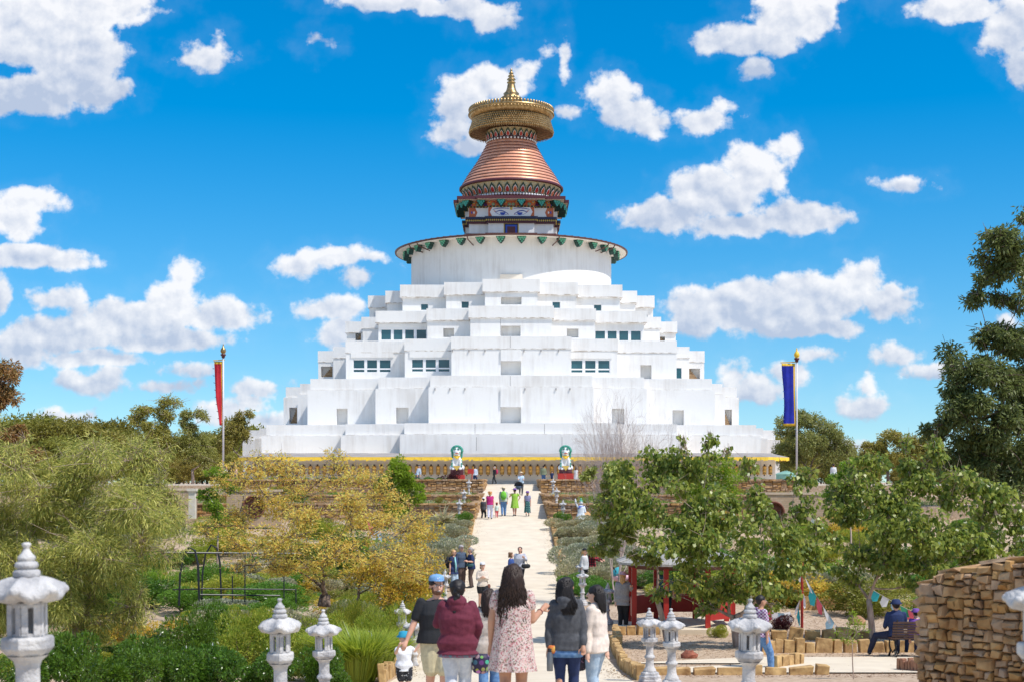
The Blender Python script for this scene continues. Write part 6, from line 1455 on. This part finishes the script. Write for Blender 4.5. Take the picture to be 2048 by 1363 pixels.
    if bottom:
        kind,m,hem=bottom
        if kind in ('trousers','shorts','leggings'):
            gr={'trousers':1.22,'shorts':1.32,'leggings':1.08}[kind]; ff={'trousers':1.5,'shorts':1.55,'leggings':1.12}[kind]
            def bf(g):
                t=MB(); t.loft([(0,0,hz_-.055*k,.09*k*bw,.066*k*bw),(0,0,hz_+.0*k,.102*k*bw*1.04,.072*k*bw*1.04),(0,0,hz_+.055*k,.093*k*bw,.068*k*bw)],18); t.xf(Matrix.Rotation(a,4,'Z')); g.v+=t.v; g.f+=t.f; g.m+=t.m
                for (hp,kn,an) in LG:
                    total=hp.z-an.z; tt=(hp.z-hem*k)/max(total,.01) if not legs else hem
                    r0=.056*k*bw**.5*gr*.97; r1=.036*k*bw**.4*gr*1.02; r2=.022*k*ff
                    if tt<.5: g.limb(hp,hp.lerp(kn,tt*2),r0,r0+(r1-r0)*tt*1.2)
                    else: g.limb(hp,kn,r0,r1); g.limb(kn,kn.lerp(an,min(1,tt*2-1)),r1,r1+(r2-r1)*min(1,tt*2-1))
            garment({'trousers':'trousers','shorts':'shorts','leggings':'leggings'}[kind],m,bf,.003,3)
        else:
            z1=.64*k if kind=='skirt' else shz; g=MB(); n=40; zz0=hem*k; rows=[]; bust=[(shz+.012*k,.06,.045),(shz-.02*k,.105*bw**.6,.062),(.73*k,.103*bw,.078*bw),(.64*k,.092*bw,.07*bw),(.54*k,.104*bw,.085*bw),(.42*k,.118*bw,.10*bw),(zz0,.130*bw,.11*bw)]
            bust=[q for q in bust if q[0]<=z1+.02*k and q[0]>=zz0]
            for i,(z_,rx,ry) in enumerate(bust):
                am=max(0,(.62*k-z_)/(.62*k-zz0+.01))*.07
                for j in range(n):
                    t=2*PI*j/n; f=1+am*math.sin(t*7+1)+am*.5*math.sin(t*11+z_*5); p=W((rx*k*f*math.cos(t),ry*k*f*math.sin(t),z_)); g.v.append(tuple(p+fw*lf*max(0,(z_-hz_)/(shz-hz_))))
            for i in range(len(bust)-1):
                for j in range(n): l=(j+1)%n; g.f.append((i*n+j,i*n+l,(i+1)*n+l,(i+1)*n+j)); g.m.append(0)
            if kind=='dress':
                for i in (0,1): g.limb(SH[i]-Vector((0,0,.008*k)),SH[i].lerp(EL[i],.45),.034*k*bw**.4,.036*k*bw**.4)
            o=g.build('dress' if kind=='dress' else 'skirt',m,root,smooth=True); sb=o.modifiers.new('s','SUBSURF'); sb.levels=1; sb.render_levels=2
    sm=shoe or mat('shoe_dark',(.03,.03,.035),rough=.6)
    g=MB()
    for (hp,kn,an) in LG:
        t=an-Vector((0,0,.018*k)); g.limb(t-fw*.02*k,t+fw*.095*k-Vector((0,0,.008*k)),.027*k,.021*k,8); g.limb(t,t+Vector((0,0,.02*k)),.025*k,.024*k,8)
    mesh_obj('shoes',remesh(g,vx,1),sm,root)
    # ---- hair
    hk,hm=hair[0],hair[1]
    if hk!='none':
        g=MB(); g.ball(HP(0,.22,.34),(hr*.80,hr*.86,hr*.78),14,10,rot=(0,0,ha))
        if hk=='short': g.ball(HP(0,.4,.0),(hr*.70,hr*.58,hr*.62),12,8,rot=(0,0,ha))
        if hk in('bun','braid','long','wavy','pony','curly'): g.ball(HP(0,.36,-.05),(hr*.76,hr*.66,hr*.8),12,8,rot=(0,0,ha))
        if hk=='bun': g.ball(HP(0,1.15,.25),hr*.36)
        if hk=='curly':
            rs=random.Random(3)
            for q in range(26): t=rs.uniform(0,6.28); g.ball(HP(.85*math.cos(t),.35+.6*math.sin(t),rs.uniform(-.7,.9)),hr*rs.uniform(.25,.4))
        if hk=='pony': g.limb(HP(0,1.0,.25),HP(.1,1.35,-1.2),hr*.26,hr*.16)
        if hk=='braid':
            for q in range(9): t=q/8; g.ball(HP((.12 if q%2 else -.12)+.1*t,1.05+.15*t,.1-2.7*t),hr*(.34-.14*t))
        L_=hair[2] if len(hair)>2 else 0
        if hk in('long','wavy'):
            wv=hair[3] if len(hair)>3 else 1.0
            g.limb(HP(-.3,.6,-.2),HP(-.4*wv,.95,-L_*.55),hr*.45,hr*.26); g.limb(HP(.3,.6,-.2),HP(.4*wv,.95,-L_*.55),hr*.45,hr*.26); g.limb(HP(0,.7,-.2),HP(0,1.0,-L_*.75),hr*.5,hr*.26)
        h=mesh_obj('hair',remesh(g,vx*.9,2,.006*k if near else .003*k,26/k,5,1.2 if hk!='curly' else 20),hm,root)
        if hk in('long','wavy') and near:
            rs=random.Random(11); s_=MB()
            for q in range(230):
                t=rs.uniform(-1.25,1.25); x0=.84*math.sin(t); y0=.25+.80*math.cos(t); z0=rs.uniform(-.1,.8); sc2=math.sqrt(max(.1,1-(z0*.75)**2)); ll=L_*rs.uniform(.75,1.06)*(1 if abs(t)<.9 else .8); ph=rs.uniform(0,6); pts=[]; wb=hair[3] if len(hair)>3 else 1
                for i in range(15):
                    u=i/14; zz_=z0-(z0+ll)*u; sp_=1+.30*wb*u; wo=(.15*math.sin(u*15+ph) if hk=='wavy' else .02*math.sin(u*5+ph))*min(1,u*2.2)
                    yy_=(y0*sc2+.06)*(1-.25*u)+.62*u*max(.0,1-u*.25)+wo*.6
                    pts.append(HP((x0*sc2)*sp_*(1.06-.25*(u*u if wb<=1 else 0))+wo+(hair[4]*u*u if len(hair)>4 else 0),yy_,zz_))
                s_.tube(pts,[hr*.075*(1-.7*(i/14)**2) for i in range(15)],4)
            s_.build('hair_strands',hm,h,smooth=True)
    if hat:
        hk2,m=hat; g=MB(); M4=Matrix.Translation(HP(0,.14,.56))@Matrix.Scale(.95,4)@Matrix.Rotation(ha,4,'Z')
        s_=hr
        if hk2=='cap':
            g.lathe([(.86*s_,0),(.87*s_,.25*s_),(.74*s_,.55*s_),(.4*s_,.72*s_),(0,.76*s_)],20); g.ball((0,-.95*s_,.03*s_),(.55*s_,.55*s_,.06*s_),14,6); g.ball((0,0,.77*s_),.07*s_)
        elif hk2=='bucket': g.lathe([(1.3*s_,-.28*s_),(1.32*s_,-.26*s_),(.9*s_,.12*s_),(.84*s_,.5*s_),(.6*s_,.66*s_),(0,.68*s_)],24)
        elif hk2=='wide': g.lathe([(1.75*s_,-.02*s_),(1.78*s_,.0),(1.0*s_,.1*s_),(.88*s_,.2*s_),(.80*s_,.55*s_),(.5*s_,.72*s_),(0,.75*s_)],24,mod=lambda r,z_,t:(r,z_+(.12*s_*math.sin(2*t) if r>1.2*s_ else 0)))
        elif hk2=='beanie': g.lathe([(.88*s_,-.1*s_),(.90*s_,.25*s_),(.75*s_,.6*s_),(.4*s_,.8*s_),(0,.84*s_)],18)
        g.xf(M4); g.build('hat',m,root,smooth=True)
    root['_']=1; del root['_']
    return dict(root=root,SH=SH,EL=EL,HN=HN,HP=HP,hr=hr,k=k,fw=fw,rt=rt,LG=LG,hz=hz_,shz=shz)
def addon(Pn,name,g,m,smooth=True): return g.build(name,m,Pn['root'],smooth=smooth)
def bag(Pn,name,c,size,m,strap=None):
    """a carried bag stays its own thing; it hangs where the hand or hip is"""
    root=empty(name,Pn['root'].location+Vector(c),0)
    g=MB(); g.ball((0,0,0),size,12,8); g.v=[(x,y,max(-size[2]*.8,min(size[2]*.7,z))) for x,y,z in g.v]; g.build('bag_body',m,root,smooth=True)
    if strap:
        q=MB(); q.tube([Vector(s)-Vector(c) for s in strap],.011,5); q.build('strap',m,root,smooth=True)
    return root
J_blue=cloth('denim_blue',(.07,.17,.38),(.16,.30,.52)); J_light=cloth('denim_light',(.30,.42,.55),(.46,.56,.66)); W_white=cloth('white',(.66,.67,.70)); C_navy=cloth('navy',(.012,.025,.085)); C_black=cloth('black',(.012,.013,.016)); C_char=cloth('charcoal',(.055,.058,.066),(.085,.088,.098)); C_maroon=cloth('maroon',(.115,.012,.030),(.16,.022,.045)); C_cream=cloth('cream',(.68,.58,.50)); C_khaki=cloth('khaki',(.52,.46,.30)); C_grey=cloth('grey',(.26,.25,.25)); C_lgrey=cloth('light_grey',(.44,.45,.50)); C_brown=cloth('brown',(.09,.06,.05)); C_lime=cloth('lime',(.26,.46,.05)); C_mag=cloth('magenta',(.45,.02,.16)); C_purple=cloth('purple',(.15,.06,.28)); C_pinkhat=cloth('pink_lace',(.75,.42,.44)); C_straw=cloth('straw',(.62,.50,.34)); C_slate=cloth('slate_blue',(.05,.075,.12)); C_olive=cloth('olive_jacket',(.16,.18,.11)); C_teal=cloth('teal_hat',(.02,.26,.40)); C_pale=cloth('pale_blue_cap',(.16,.32,.55))
SH_w=mat('shoe_white',(.62,.62,.64),rough=.6)
# man in the blue cap
p=person('man in black t-shirt and pale blue cap smiling towards the camera',873,18.6,1.70,18,top=('tee',C_black,.50,.75),bottom=('shorts',C_khaki,.30),skin=SK1,hair=('short',HBR),hat=('cap',C_pale),build=1.32,arms=[((-.05,-.01,-.16),(-.055,-.05,-.135)),None],stride=.06,near=True,fem=False,z=pz(18.6)+.0)
g=MB(); HPf=p['HP']; hr=p['hr']; g.ball(HPf(0,-.30,-.62),(hr*.56,hr*.5,hr*.36),12,8); 
for s in (-1,1): g.ball(HPf(s*.52,-.2,-.35),(hr*.15,hr*.36,hr*.34),8,6)
mesh_obj('beard',remesh(g,.01,1,.003,60,2,30),hairm('beard_auburn',(.12,.055,.03)),p['root']); addon(p,'smile',MB().ball(HPf(0,-.82,-.47),(hr*.2,hr*.05,hr*.05)),mat('teeth',(.7,.66,.6),rough=.4))
g=MB(); c=HPf(0,-.72,.80); g.tube([c+Vector((-.012,-.012,-.018)),c+Vector((-.012,-.012,.018))],.0035,5); g.tube([c+Vector((.013,-.012,.018)),c+Vector((-.010,-.012,0)),c+Vector((.013,-.012,-.018))],.0035,5); addon(p,'cap_emblem',g,M_whitep)
# toddler
t=person('toddler in blue bucket hat, white shirt and black dotted shorts holding the mans hand',808,20.2,.96,22,top=('tee',W_white,.40,.55),bottom=('shorts',mat('dotted_black',(.015,.015,.02),(.7,.7,.7),scale=34,rough=.8,lo=.62,hi=.66),.30),skin=SK3,hair=('short',HBL),hat=('bucket',C_teal),build=1.12,arms=[((-.02,-.10,-.06),(.05,-.08,.11)),((.07,.02,-.05),(.10,-.01,.13))],stride=.03,near=True)
# woman in the maroon hoodie
p=person('woman in a maroon hooded jacket and white jeans with a black braid, back turned',915,16.6,1.57,178,top=('hoodie',C_maroon,.455,1.9),bottom=('trousers',cloth('pale_jeans',(.52,.56,.62),(.66,.69,.73)),.06),skin=SK2,hair=('braid',HB),build=1.3,arms=[((-.045,.03,-.14),(.03,.12,.05)),((.05,.0,-.16),(-.03,.07,-.12))],stride=.07,near=True)
g=MB(); g.loft([(0,0,.435*1.57,.145*1.57,.105*1.57),(0,0,.46*1.57,.14*1.57,.10*1.57)],20); addon(p,'shirt_hem',g,mat('cloth_hem_pattern',(.35,.05,.12),(.1,.3,.35),scale=40,rough=.8))
bm=mat('dotted_bag',(.02,.012,.05),rough=.6); N,L=nt(bm); v=N.new('ShaderNodeTexVoronoi'); v.inputs['Scale'].default_value=15; v.inputs['Randomness'].default_value=.6; tc=[n for n in N if n.type=='TEX_COORD'][0]; L.new(tc.outputs['Object'],v.inputs[0]); lt=N.new('ShaderNodeMath'); lt.operation='LESS_THAN'; lt.inputs[1].default_value=.42; L.new(v.outputs['Distance'],lt.inputs[0]); hsv=N.new('ShaderNodeHueSaturation'); hsv.inputs['Saturation'].default_value=.9; hsv.inputs['Value'].default_value=.5; L.new(v.outputs['Color'],hsv.inputs['Color']); mx=N.new('ShaderNodeMix'); mx.data_type='RGBA'; L.new(lt.outputs[0],mx.inputs[0]); mx.inputs[6].default_value=(.02,.012,.05,1); L.new(hsv.outputs[0],mx.inputs[7]); L.new(mx.outputs[2],N['Principled BSDF'].inputs['Base Color'])
o=bag(p,'tote_bag',(.27,.02,.60),(.115,.07,.15),bm,[(.20,.0,.72),(.22,.02,.95),(.16,.02,1.22)]); tag(o,'dark tote bag with coloured dots on the arm of the woman in maroon','bag')
# partly hidden woman in white
p=person('mostly hidden person in a beige top between the maroon and floral women',978,18.2,1.50,180,top=('long',cloth('beige',(.55,.47,.40)),.46,1.85),bottom=('trousers',J_blue,.06),skin=SK2,hair=('long',HBR,2.2),build=1.05,near=True,stride=.05)
# woman in floral dress
p=person('woman in a pale floral dress with very long wavy dark hair, back turned',1026,15.3,1.70,176,bottom=('dress',floral(),.335),skin=SK2,hair=('wavy',HBR,4.3,1.9),build=1.2,arms=[((-.035,.0,-.165),(-.005,.03,-.15)),((.02,.01,-.165),(.06,.10,.05))],stride=.07,near=True)
g=MB(); q=p['HN'][1]-(p['HN'][1]-p['EL'][1]).normalized()*.03; d=(p['HN'][1]-p['EL'][1]).normalized(); u=d.cross(Vector((0,0,1))).normalized(); w2=d.cross(u); g.tube([q+(u*math.cos(t)+w2*math.sin(t))*.031 for t in np.linspace(0,6.28,14)],.006,5); addon(p,'wrist_band',g,C_maroon)
# girl in charcoal hoodie
p=person('girl in a charcoal hoodie and navy leggings with long straight black hair',1133,16.7,1.60,174,top=('hoodie',C_char,.475,1.92),bottom=('leggings',C_navy,.06),skin=SK2,hair=('long',HB,2.6,1.2,-.5),build=1.0,arms=[((-.035,.0,-.17),(-.005,-.03,-.15)),((.03,.0,-.17),(.0,-.06,-.13))],stride=.05,near=True,head=(-18,0))
g=MB(); g.loft([(0,0,.425*1.6,.122*1.6,.088*1.6),(0,0,.485*1.6,.117*1.6,.083*1.6)],20); addon(p,'denim_shorts',g,J_blue)
r=empty('water_bottle',p['root'].location+p['HN'][0]+Vector((.01,-.06,-.27)),0,'grey metal water bottle hanging from the hand of the girl in the charcoal hoodie','bottle')
MB().lathe([(0,0),(.035,0),(.037,.02),(.037,.19),(.024,.215),(.024,.225)],18).build('flask',mat('bottle_metal',(.20,.21,.22),rough=.35,metal=.6),r,smooth=True); MB().lathe([(.026,.222),(.026,.26),(0,.262)],14).build('cap',C_black,r,smooth=True)
r=bag(p,'toy_pouch',tuple(p['HN'][0]+Vector((.05,-.04,-.02))),(.07,.04,.065),mat('pouch_orange',(.65,.10,.03),(.75,.45,.08),scale=18,rough=.6)); tag(r,'small orange and red pouch in the hand of the girl in the charcoal hoodie','pouch')
# girl in cream jacket
p=person('girl in a cream jacket with purple and orange sleeve stripes and pale jeans',1192,17.2,1.52,-118,top=('jacket',C_cream,.475,1.9),bottom=('trousers',J_light,.06),skin=SK3,hair=('long',HB,1.9,.6),build=1.02,arms=[None,((.02,-.035,-.17),(.02,-.03,-.15))],stride=.03,near=True)
g=MB(); sh,el=p['SH'][1],p['EL'][1]; d=(el-sh); 
for t0,t1,mi in ((.30,.46,0),(.50,.62,1)): g.mi=mi; g.tube([sh+d*t0,sh+d*(t0+t1)/2,sh+d*t1],.0605,16)
addon(p,'sleeve_stripe',g,[cloth('stripe_purple',(.05,.03,.12)),cloth('stripe_orange',(.72,.24,.10))])
o=bag(p,'backpack',(-.19,-.02,.60),(.08,.07,.13),mat('bag_dark_pattern',(.02,.015,.03),(.3,.15,.25),scale=40,rough=.7,lo=.6,hi=.68),[(-.16,-.05,.72),(-.17,-.08,.9),(-.08,-.08,1.15)]); tag(o,'small dark patterned bag between the two girls on the right','bag')
# middle distance group left
p=person('blonde woman in navy dress top with a dark backpack and sunglasses',907,58,1.70,60,top=('coat',C_navy,.42,.6),bottom=('trousers',J_light,.05),hair=('long',HBL,1.6),build=1.2,stride=.04)
addon(p,'sunglasses',MB().ball(p['HP'](0,-.80,.08),(p['hr']*.5,p['hr']*.12,p['hr']*.13),8,5,rot=(0,0,R(60))),M_black); bp=empty('backpack',p['root'].location+Vector((-.22,.02,1.18)),0,'dark backpack worn by the blonde woman on the path','backpack'); MB().ball((0,0,0),(.13,.17,.24),10,8).build('pack',C_black,bp,smooth=True); g=MB(); g.tube([(.05,-.1,.2),(.18,-.14,.26),(.26,-.12,.1),(.2,-.1,-.15)],.02,5); g.build('strap',C_black,bp)
g=MB(); g.tube([(.06,-.16,1.42),(.1,-.2,1.1),(.1,-.18,.8)],[.03,.04,.03],6); addon(p,'scarf',g,cloth('pale_teal',(.25,.5,.5)))
person('man in a grey cap and slate blue jacket in the left standing group',922,60,1.78,40,top=('jacket',C_slate,.48,1.9),bottom=('trousers',C_brown,.05),fem=False,build=1.12,hair=('short',HGR),hat=('cap',cloth('cap_grey',(.35,.32,.32))),stride=.03)
p=person('woman in a navy t-shirt and brown trousers looking down into her bag',943,60,1.70,-75,top=('tee',C_navy,.47,.8),bottom=('trousers',C_brown,.05),hair=('bun',HGR),build=1.15,stride=.03,lean=.02,arms=[((-.02,-.05,-.16),(-.09,-.05,.02)),((.02,-.05,-.16),(-.10,-.05,.01))])
o=bag(p,'handbag',(-.06,-.22,.98),(.16,.08,.10),cloth('bag_teal',(.03,.09,.10)),[(-.1,-.2,1.05),(.02,-.15,1.38)]); tag(o,'dark teal handbag held by the woman in the navy t-shirt','handbag')
p=person('girl in a white cap, beige top and black shorts walking towards the camera',965,47.5,1.58,15,top=('long',cloth('oatmeal',(.58,.50,.42)),.50,1.7),bottom=('shorts',C_black,.40),hair=('long',HLB,1.2),hat=('cap',W_white),skin=SK3,arms=[((-.02,-.05,-.15),(.07,-.06,.03)),((.02,-.05,-.15),(-.06,-.06,.03))],stride=.10)
o=bag(p,'shoulder_bag',(.20,.0,.80),(.07,.06,.10),cloth('bag_brown',(.16,.06,.04)),[(.18,0,.9),(.05,-.02,1.3)]); tag(o,'small brown shoulder bag of the girl in the white cap','bag')
# two on the path centre
person('curly haired child in a blue top beside the woman with the black handbag',1022,59,1.52,70,top=('tee',cloth('royal_blue',(.03,.07,.24)),.46,.7),bottom=('skirt',cloth('skirt_pattern',(.4,.3,.3)),.3),hair=('curly',HCU),skin=SK3,stride=.05)
p=person('woman in a light grey blouse holding a black handbag, facing the camera',1040,60,1.72,-10,top=('long',C_lgrey,.47,1.7),bottom=('trousers',C_black,.05),hair=('long',HBR,1.5),build=1.25,arms=[None,((.05,-.02,-.13),(-.05,-.08,.06))],stride=.04)
o=bag(p,'handbag',(.24,-.16,.93),(.20,.09,.12),cloth('bag_black',(.015,.018,.02)),[(.12,-.16,1.0),(.2,-.14,1.32),(.32,-.14,1.0)]); tag(o,'black handbag on the arm of the woman in the grey blouse','handbag')
# right: pram couple
pl=plaid('red',(.38,.02,.03),(.12,.008,.012),(.012,.005,.006))
p=person('man in a red and black plaid shirt and black cap pushing a pram',1184,59,1.80,75,top=('jacket',pl,.46,1.9),bottom=('shorts',C_black,.30),fem=False,build=1.1,hair=('short',HBR),hat=('cap',C_black),arms=[((.07,-.02,-.13),(.13,-.03,-.05)),((.07,.02,-.13),(.14,.02,-.05))],stride=.09,z=pz(60)+.1)
person('woman in a black cap and white patterned blouse beside the plaid shirted man',1169,58,1.66,60,top=('long',mat('cloth_white_print',(.62,.62,.62),(.35,.15,.12),scale=22,rough=.8,lo=.6,hi=.7),.50,1.6),bottom=('leggings',C_black,.05),hair=('pony',HBL),hat=('cap',C_black),stride=.12,z=pz(60)+.1)
def pram(label,px,D,face,m1,m2,z=None):
    x=X(px,D); root=empty('pram',(x,D,(pz(D)+.04) if z is None else z),R(face),label,'pram'); blk=M_black
    g=MB(); g.tube([(-.28,-.0,.1),(0,0,.55),(.25,0,1.0)],.018,6); g.tube([(-.28,.5,.1),(0,.5,.55),(.25,.5,1.0)],.018,6); g.tube([(.3,0,.1),(-.1,0,.65)],.018,6); g.tube([(.3,.5,.1),(-.1,.5,.65)],.018,6); g.tube([(.25,0,1.0),(.28,.25,1.02),(.25,.5,1.0)],.02,6); g.tube([(-.28,0,.1),(-.28,.5,.1)],.015,6); g.tube([(.3,0,.1),(.3,.5,.1)],.015,6); g.build('chassis',blk,root)
    g=MB(); g.ball((-.05,.25,.62),(.36,.22,.2),14,8); g.v=[(a_,b_,min(c_,.68)) for a_,b_,c_ in g.v]; g.build('seat',m2,root,smooth=True)
    g=MB(); g.lathe([(.34*math.cos(t),.34*math.sin(t)) for t in np.linspace(0,PI/2,7)],14,a0=-PI/2*.9,a1=PI/2*.9,closed=False); g.xf(Matrix.Translation((-.02,.25,.68))@Matrix.Rotation(PI*0,4,'Z')); o=g.build('hood',m1,root,smooth=True); o.modifiers.new('s','SOLIDIFY').thickness=.02
    for (a_,b_) in ((-.28,0),(-.28,.5),(.3,0),(.3,.5)):
        g=MB(); g.tube([(a_+.1*math.cos(t),b_,.1+.1*math.sin(t)) for t in np.linspace(0,2*PI,17)],.022,6,cap=False); g.tube([(a_,b_-.02,.1),(a_,b_+.02,.1)],.03,8); g.build('wheel',blk,root)
pram('pram with a teal hood and a pink blanket pushed by the man in plaid',1238,57,180,cloth('hood_teal',(.05,.34,.40)),cloth('pram_pink',(.72,.45,.52)),z=gz(4,57)+.05)
p=person('woman in a grey coat and pink sun hat with long blonde hair, back turned',1246,41.5,1.66,165,top=('coat',C_grey,.43,1.9),bottom=('trousers',C_black,.05),hair=('long',HBL,2.3),hat=('wide',C_pinkhat),build=1.12,stride=.03,arms=[None,((.06,-.02,-.12),(-.02,-.08,.06))])
person('bearded man in a dark blue shirt standing in the red pavilion',1331,42,1.70,5,top=('vest',cloth('teal_navy',(.03,.10,.14)),.48,.7),bottom=('trousers',C_black,.05),fem=False,hair=('short',HBR),stride=.02,z=gz(4,42)+.15)
p=person('man in a purple plaid shirt and blue jeans walking right, behind the big lantern',1521,30.6,1.72,105,top=('long',plaid('purple',(.30,.12,.30),(.55,.50,.58),(.16,.05,.16),14),.49,1.3),bottom=('trousers',J_blue,.05),fem=False,skin=SK2,hair=('short',HB),build=1.12,stride=.13,z=P(1521,1350,30.6).z)
# bench sitter
D=33.35; bx=X(1787,D); z=gz(bx,D)
p=person('person in a navy bucket hat and dark jacket sitting on the bench, back turned',0,D,1.68,176,x=bx+.06,top=('jacket',C_navy,.50,1.9),bottom=('trousers',cloth('navy_trousers',(.015,.02,.05)),1.0),hat=('bucket',C_navy),hair=('short',HB),build=1.0,z=z-.36,legs=[((-.20,.12,-.02),(-.06,.10,-.235)),((.02,.24,-.01),(.02,.02,-.245))],arms=[((-.04,.03,-.165),(.03,.12,-.04)),((.04,.03,-.165),(-.03,.12,-.04))],fem=False)
# the seated figure is dropped so the pelvis meets the seat
person('small person with a purple hat on the bench by the rubble wall',0,D,1.35,180,x=X(1832,D),top=('long',C_purple,.50,1.9),bottom=('trousers',C_navy,1.0),hat=('bucket',C_purple),hair=('short',HB),z=z-.24,legs=[((-.03,.24,-.01),(.0,.05,-.25)),((.03,.24,-.01),(.0,.05,-.25))])
# far walking group
fg_='people walking up the path in the far group'
person('boy in a dark top and white cap at the left of the far group',967,85,1.36,160,top=('long',C_char,.46,1.8),bottom=('trousers',C_black,.05),hat=('beanie',W_white),hair=('short',HB),z=pz(83)+.02)
person('woman in a magenta top and white trousers in the far group',980,84,1.62,175,top=('vest',C_mag,.52,.3),bottom=('trousers',cloth('pale_lilac',(.55,.55,.68)),.05),hair=('curly',hairm('red_blonde',(.38,.18,.06))),build=1.15)
person('toddler in a red cap, pale top and pink trousers in the far group',993.5,85,.92,178,top=('tee',cloth('mint',(.5,.62,.55)),.44,.7),bottom=('trousers',cloth('coral',(.62,.12,.14)),.05),hat=('cap',M_red),hair=('short',HBR))
p=person('person in sun hat and blue jeans with a lime green backpack',1007,86,1.76,178,top=('long',cloth('sage',(.38,.42,.36)),.50,1.2),bottom=('trousers',J_blue,.05),hat=('wide',C_straw),hair=('short',HGR),build=1.25,stride=.08)
bp=empty('backpack',p['root'].location+Vector((0,-.22,1.25)),0,'lime green backpack on the person in the far group','backpack'); MB().ball((0,0,0),(.19,.11,.27),12,8).build('pack',cloth('pack_lime',(.16,.48,.04)),bp,smooth=True); g=MB(); g.ball((0,-.09,-.08),(.13,.05,.12),10,6); g.build('pocket',cloth('pack_dark_green',(.08,.30,.03)),bp,smooth=True)
person('woman in a lime green dress and broad purple hat in the far group',1029.5,86,1.66,190,bottom=('dress',C_lime,.30),hat=('wide',C_purple),hair=('short',HBR),build=1.15,arms=[((-.09,0,-.11),(.03,-.04,.06)),((.10,0,-.12),(-.06,0,-.10))],stride=.08)
person('girl in a tartan skirt and purple hat, rightmost of the far group',1055,86,1.50,176,top=('vest',cloth('lilac_grey',(.22,.22,.36)),.56,.5),bottom=('skirt',plaid('tartan',(.03,.16,.10),(.02,.03,.10),(.12,.35,.25),7),.14),hat=('bucket',C_purple),hair=('long',HLB,1.8))
p=person('person in a straw hat and pale blue shirt pushing a dark pram down the path',1042,106,1.66,5,top=('tee',cloth('sky_shirt',(.42,.55,.68)),.5,.9),bottom=('trousers',C_char,.05),hat=('wide',C_straw),hair=('short',HGR),arms=[((-.02,-.08,-.12),(.0,-.12,-.03)),((.02,-.08,-.12),(0,-.12,-.03))],build=1.1)
pram('dark pram pushed down the path by the person in the straw hat',1044,104.6,90,C_char,C_slate)
# on the forecourt
person('man in a white shirt and dark trousers at the prayer wheels holding a red placard',950,137,1.72,150,top=('long',cloth('pale_shirt',(.55,.62,.72)),.5,1.8),bottom=('trousers',C_navy,.05),fem=False,hair=('short',HB),z=1.6,arms=[((-.06,-.05,-.10),(-.06,-.06,.02)),None])
r=empty('placard',(X(944,136.4),136.4,1.6),0,'small red placard on a stand before the prayer wheels','sign'); MB().box(-.42,.18,-.02,.02,1.0,1.45).build('board',M_red,r); MB().tube([(0,0,0),(0,0,1.0)],.05,8).build('post',M_red,r)
p=person('person in dark clothes with a red backpack walking past the prayer wheels',989,137,1.70,-70,top=('long',C_black,.5,1.6),bottom=('trousers',C_black,.05),hair=('bun',HGR),z=1.6,stride=.12)
bp=empty('backpack',p['root'].location+Vector((.22,0,1.2)),0,'red backpack on the person passing the prayer wheels','backpack'); MB().ball((0,0,0),(.14,.16,.24),10,8).build('pack',cloth('pack_red',(.35,.02,.07)),bp,smooth=True); MB().tube([(-.1,-.12,.2),(-.25,-.14,.1),(-.1,-.12,-.15)],.02,5).build('strap',C_black,bp)
person('man in an olive jacket and jeans facing the prayer wheels right of the path',1087,134,1.76,170,top=('jacket',C_olive,.5,1.9),bottom=('trousers',cloth('dark_jeans',(.04,.09,.20)),.05),fem=False,hair=('short',HB),build=1.15,z=1.6)
person('child in a dark blue top between the olive jacketed man and the lion',1104,134,1.25,150,top=('tee',C_navy,.48,.8),bottom=('trousers',C_black,.05),hair=('short',HB),z=1.6)
person('woman in a white patterned dress right of the lion on the red pedestal',1152,135,1.60,160,bottom=('dress',mat('cloth_white_dress',(.72,.72,.74),(.4,.4,.42),scale=10,rough=.8,lo=.6,hi=.7),.2),hair=('long',HB,1.6),z=1.6)
person('bending person in a pale blue shirt and cap behind the left terrace planting',834,124,1.70,60,top=('long',cloth('washed_blue',(.38,.46,.56)),.5,1.7),bottom=('trousers',C_char,.05),hair=('short',HGR),hat=('cap',C_char),lean=.12,z=1.55)
person('person in a cream top beside the red banner pole',452,122,1.62,90,top=('long',C_cream,.5,1.8),bottom=('trousers',C_khaki,.05),hat=('beanie',M_yel),hair=('short',HB),z=1.55)
person('person in dark clothes standing left of the stupa wall',462,125,1.68,100,top=('long',C_black,.5,1.8),bottom=('trousers',C_black,.05),hair=('short',HB),z=1.55)
person('person in a peach coat standing at the left corner of the stupa',472,124,1.64,-80,top=('coat',cloth('peach',(.62,.38,.30)),.4,1.8),bottom=('trousers',C_char,.05),hair=('bun',HBR),z=1.55)
person('person in a white shirt seen above the right hand garden',1667,110,1.68,170,top=('long',W_white,.5,1.8),bottom=('trousers',C_khaki,.05),hair=('short',HBR),z=1.5)
# pigeon on the ledge right
b=MB(); b.limb((0,0,.12),(.12,0,.16),.06,.045); b.ball((.2,0,.25),.035); b.limb((.12,0,.16),(.2,0,.25),.04,.03); b.limb((-.05,0,.12),(-.2,0,.08),.04,.015); b.limb((.02,.02,.1),(.02,.02,0),.008,.008); b.limb((.02,-.02,.1),(.02,-.02,0),.008,.008); b.limb((.22,0,.25),(.26,0,.24),.012,.004)
pg=mesh_obj('bird',remesh(b,.01,1),C_char); pg.location=(X(1573,100),100,P(1573,963,100).z-.0); pg.scale=(1.6,1.6,1.6); tag(pg,'small dark bird perched below the green water tank','bird')
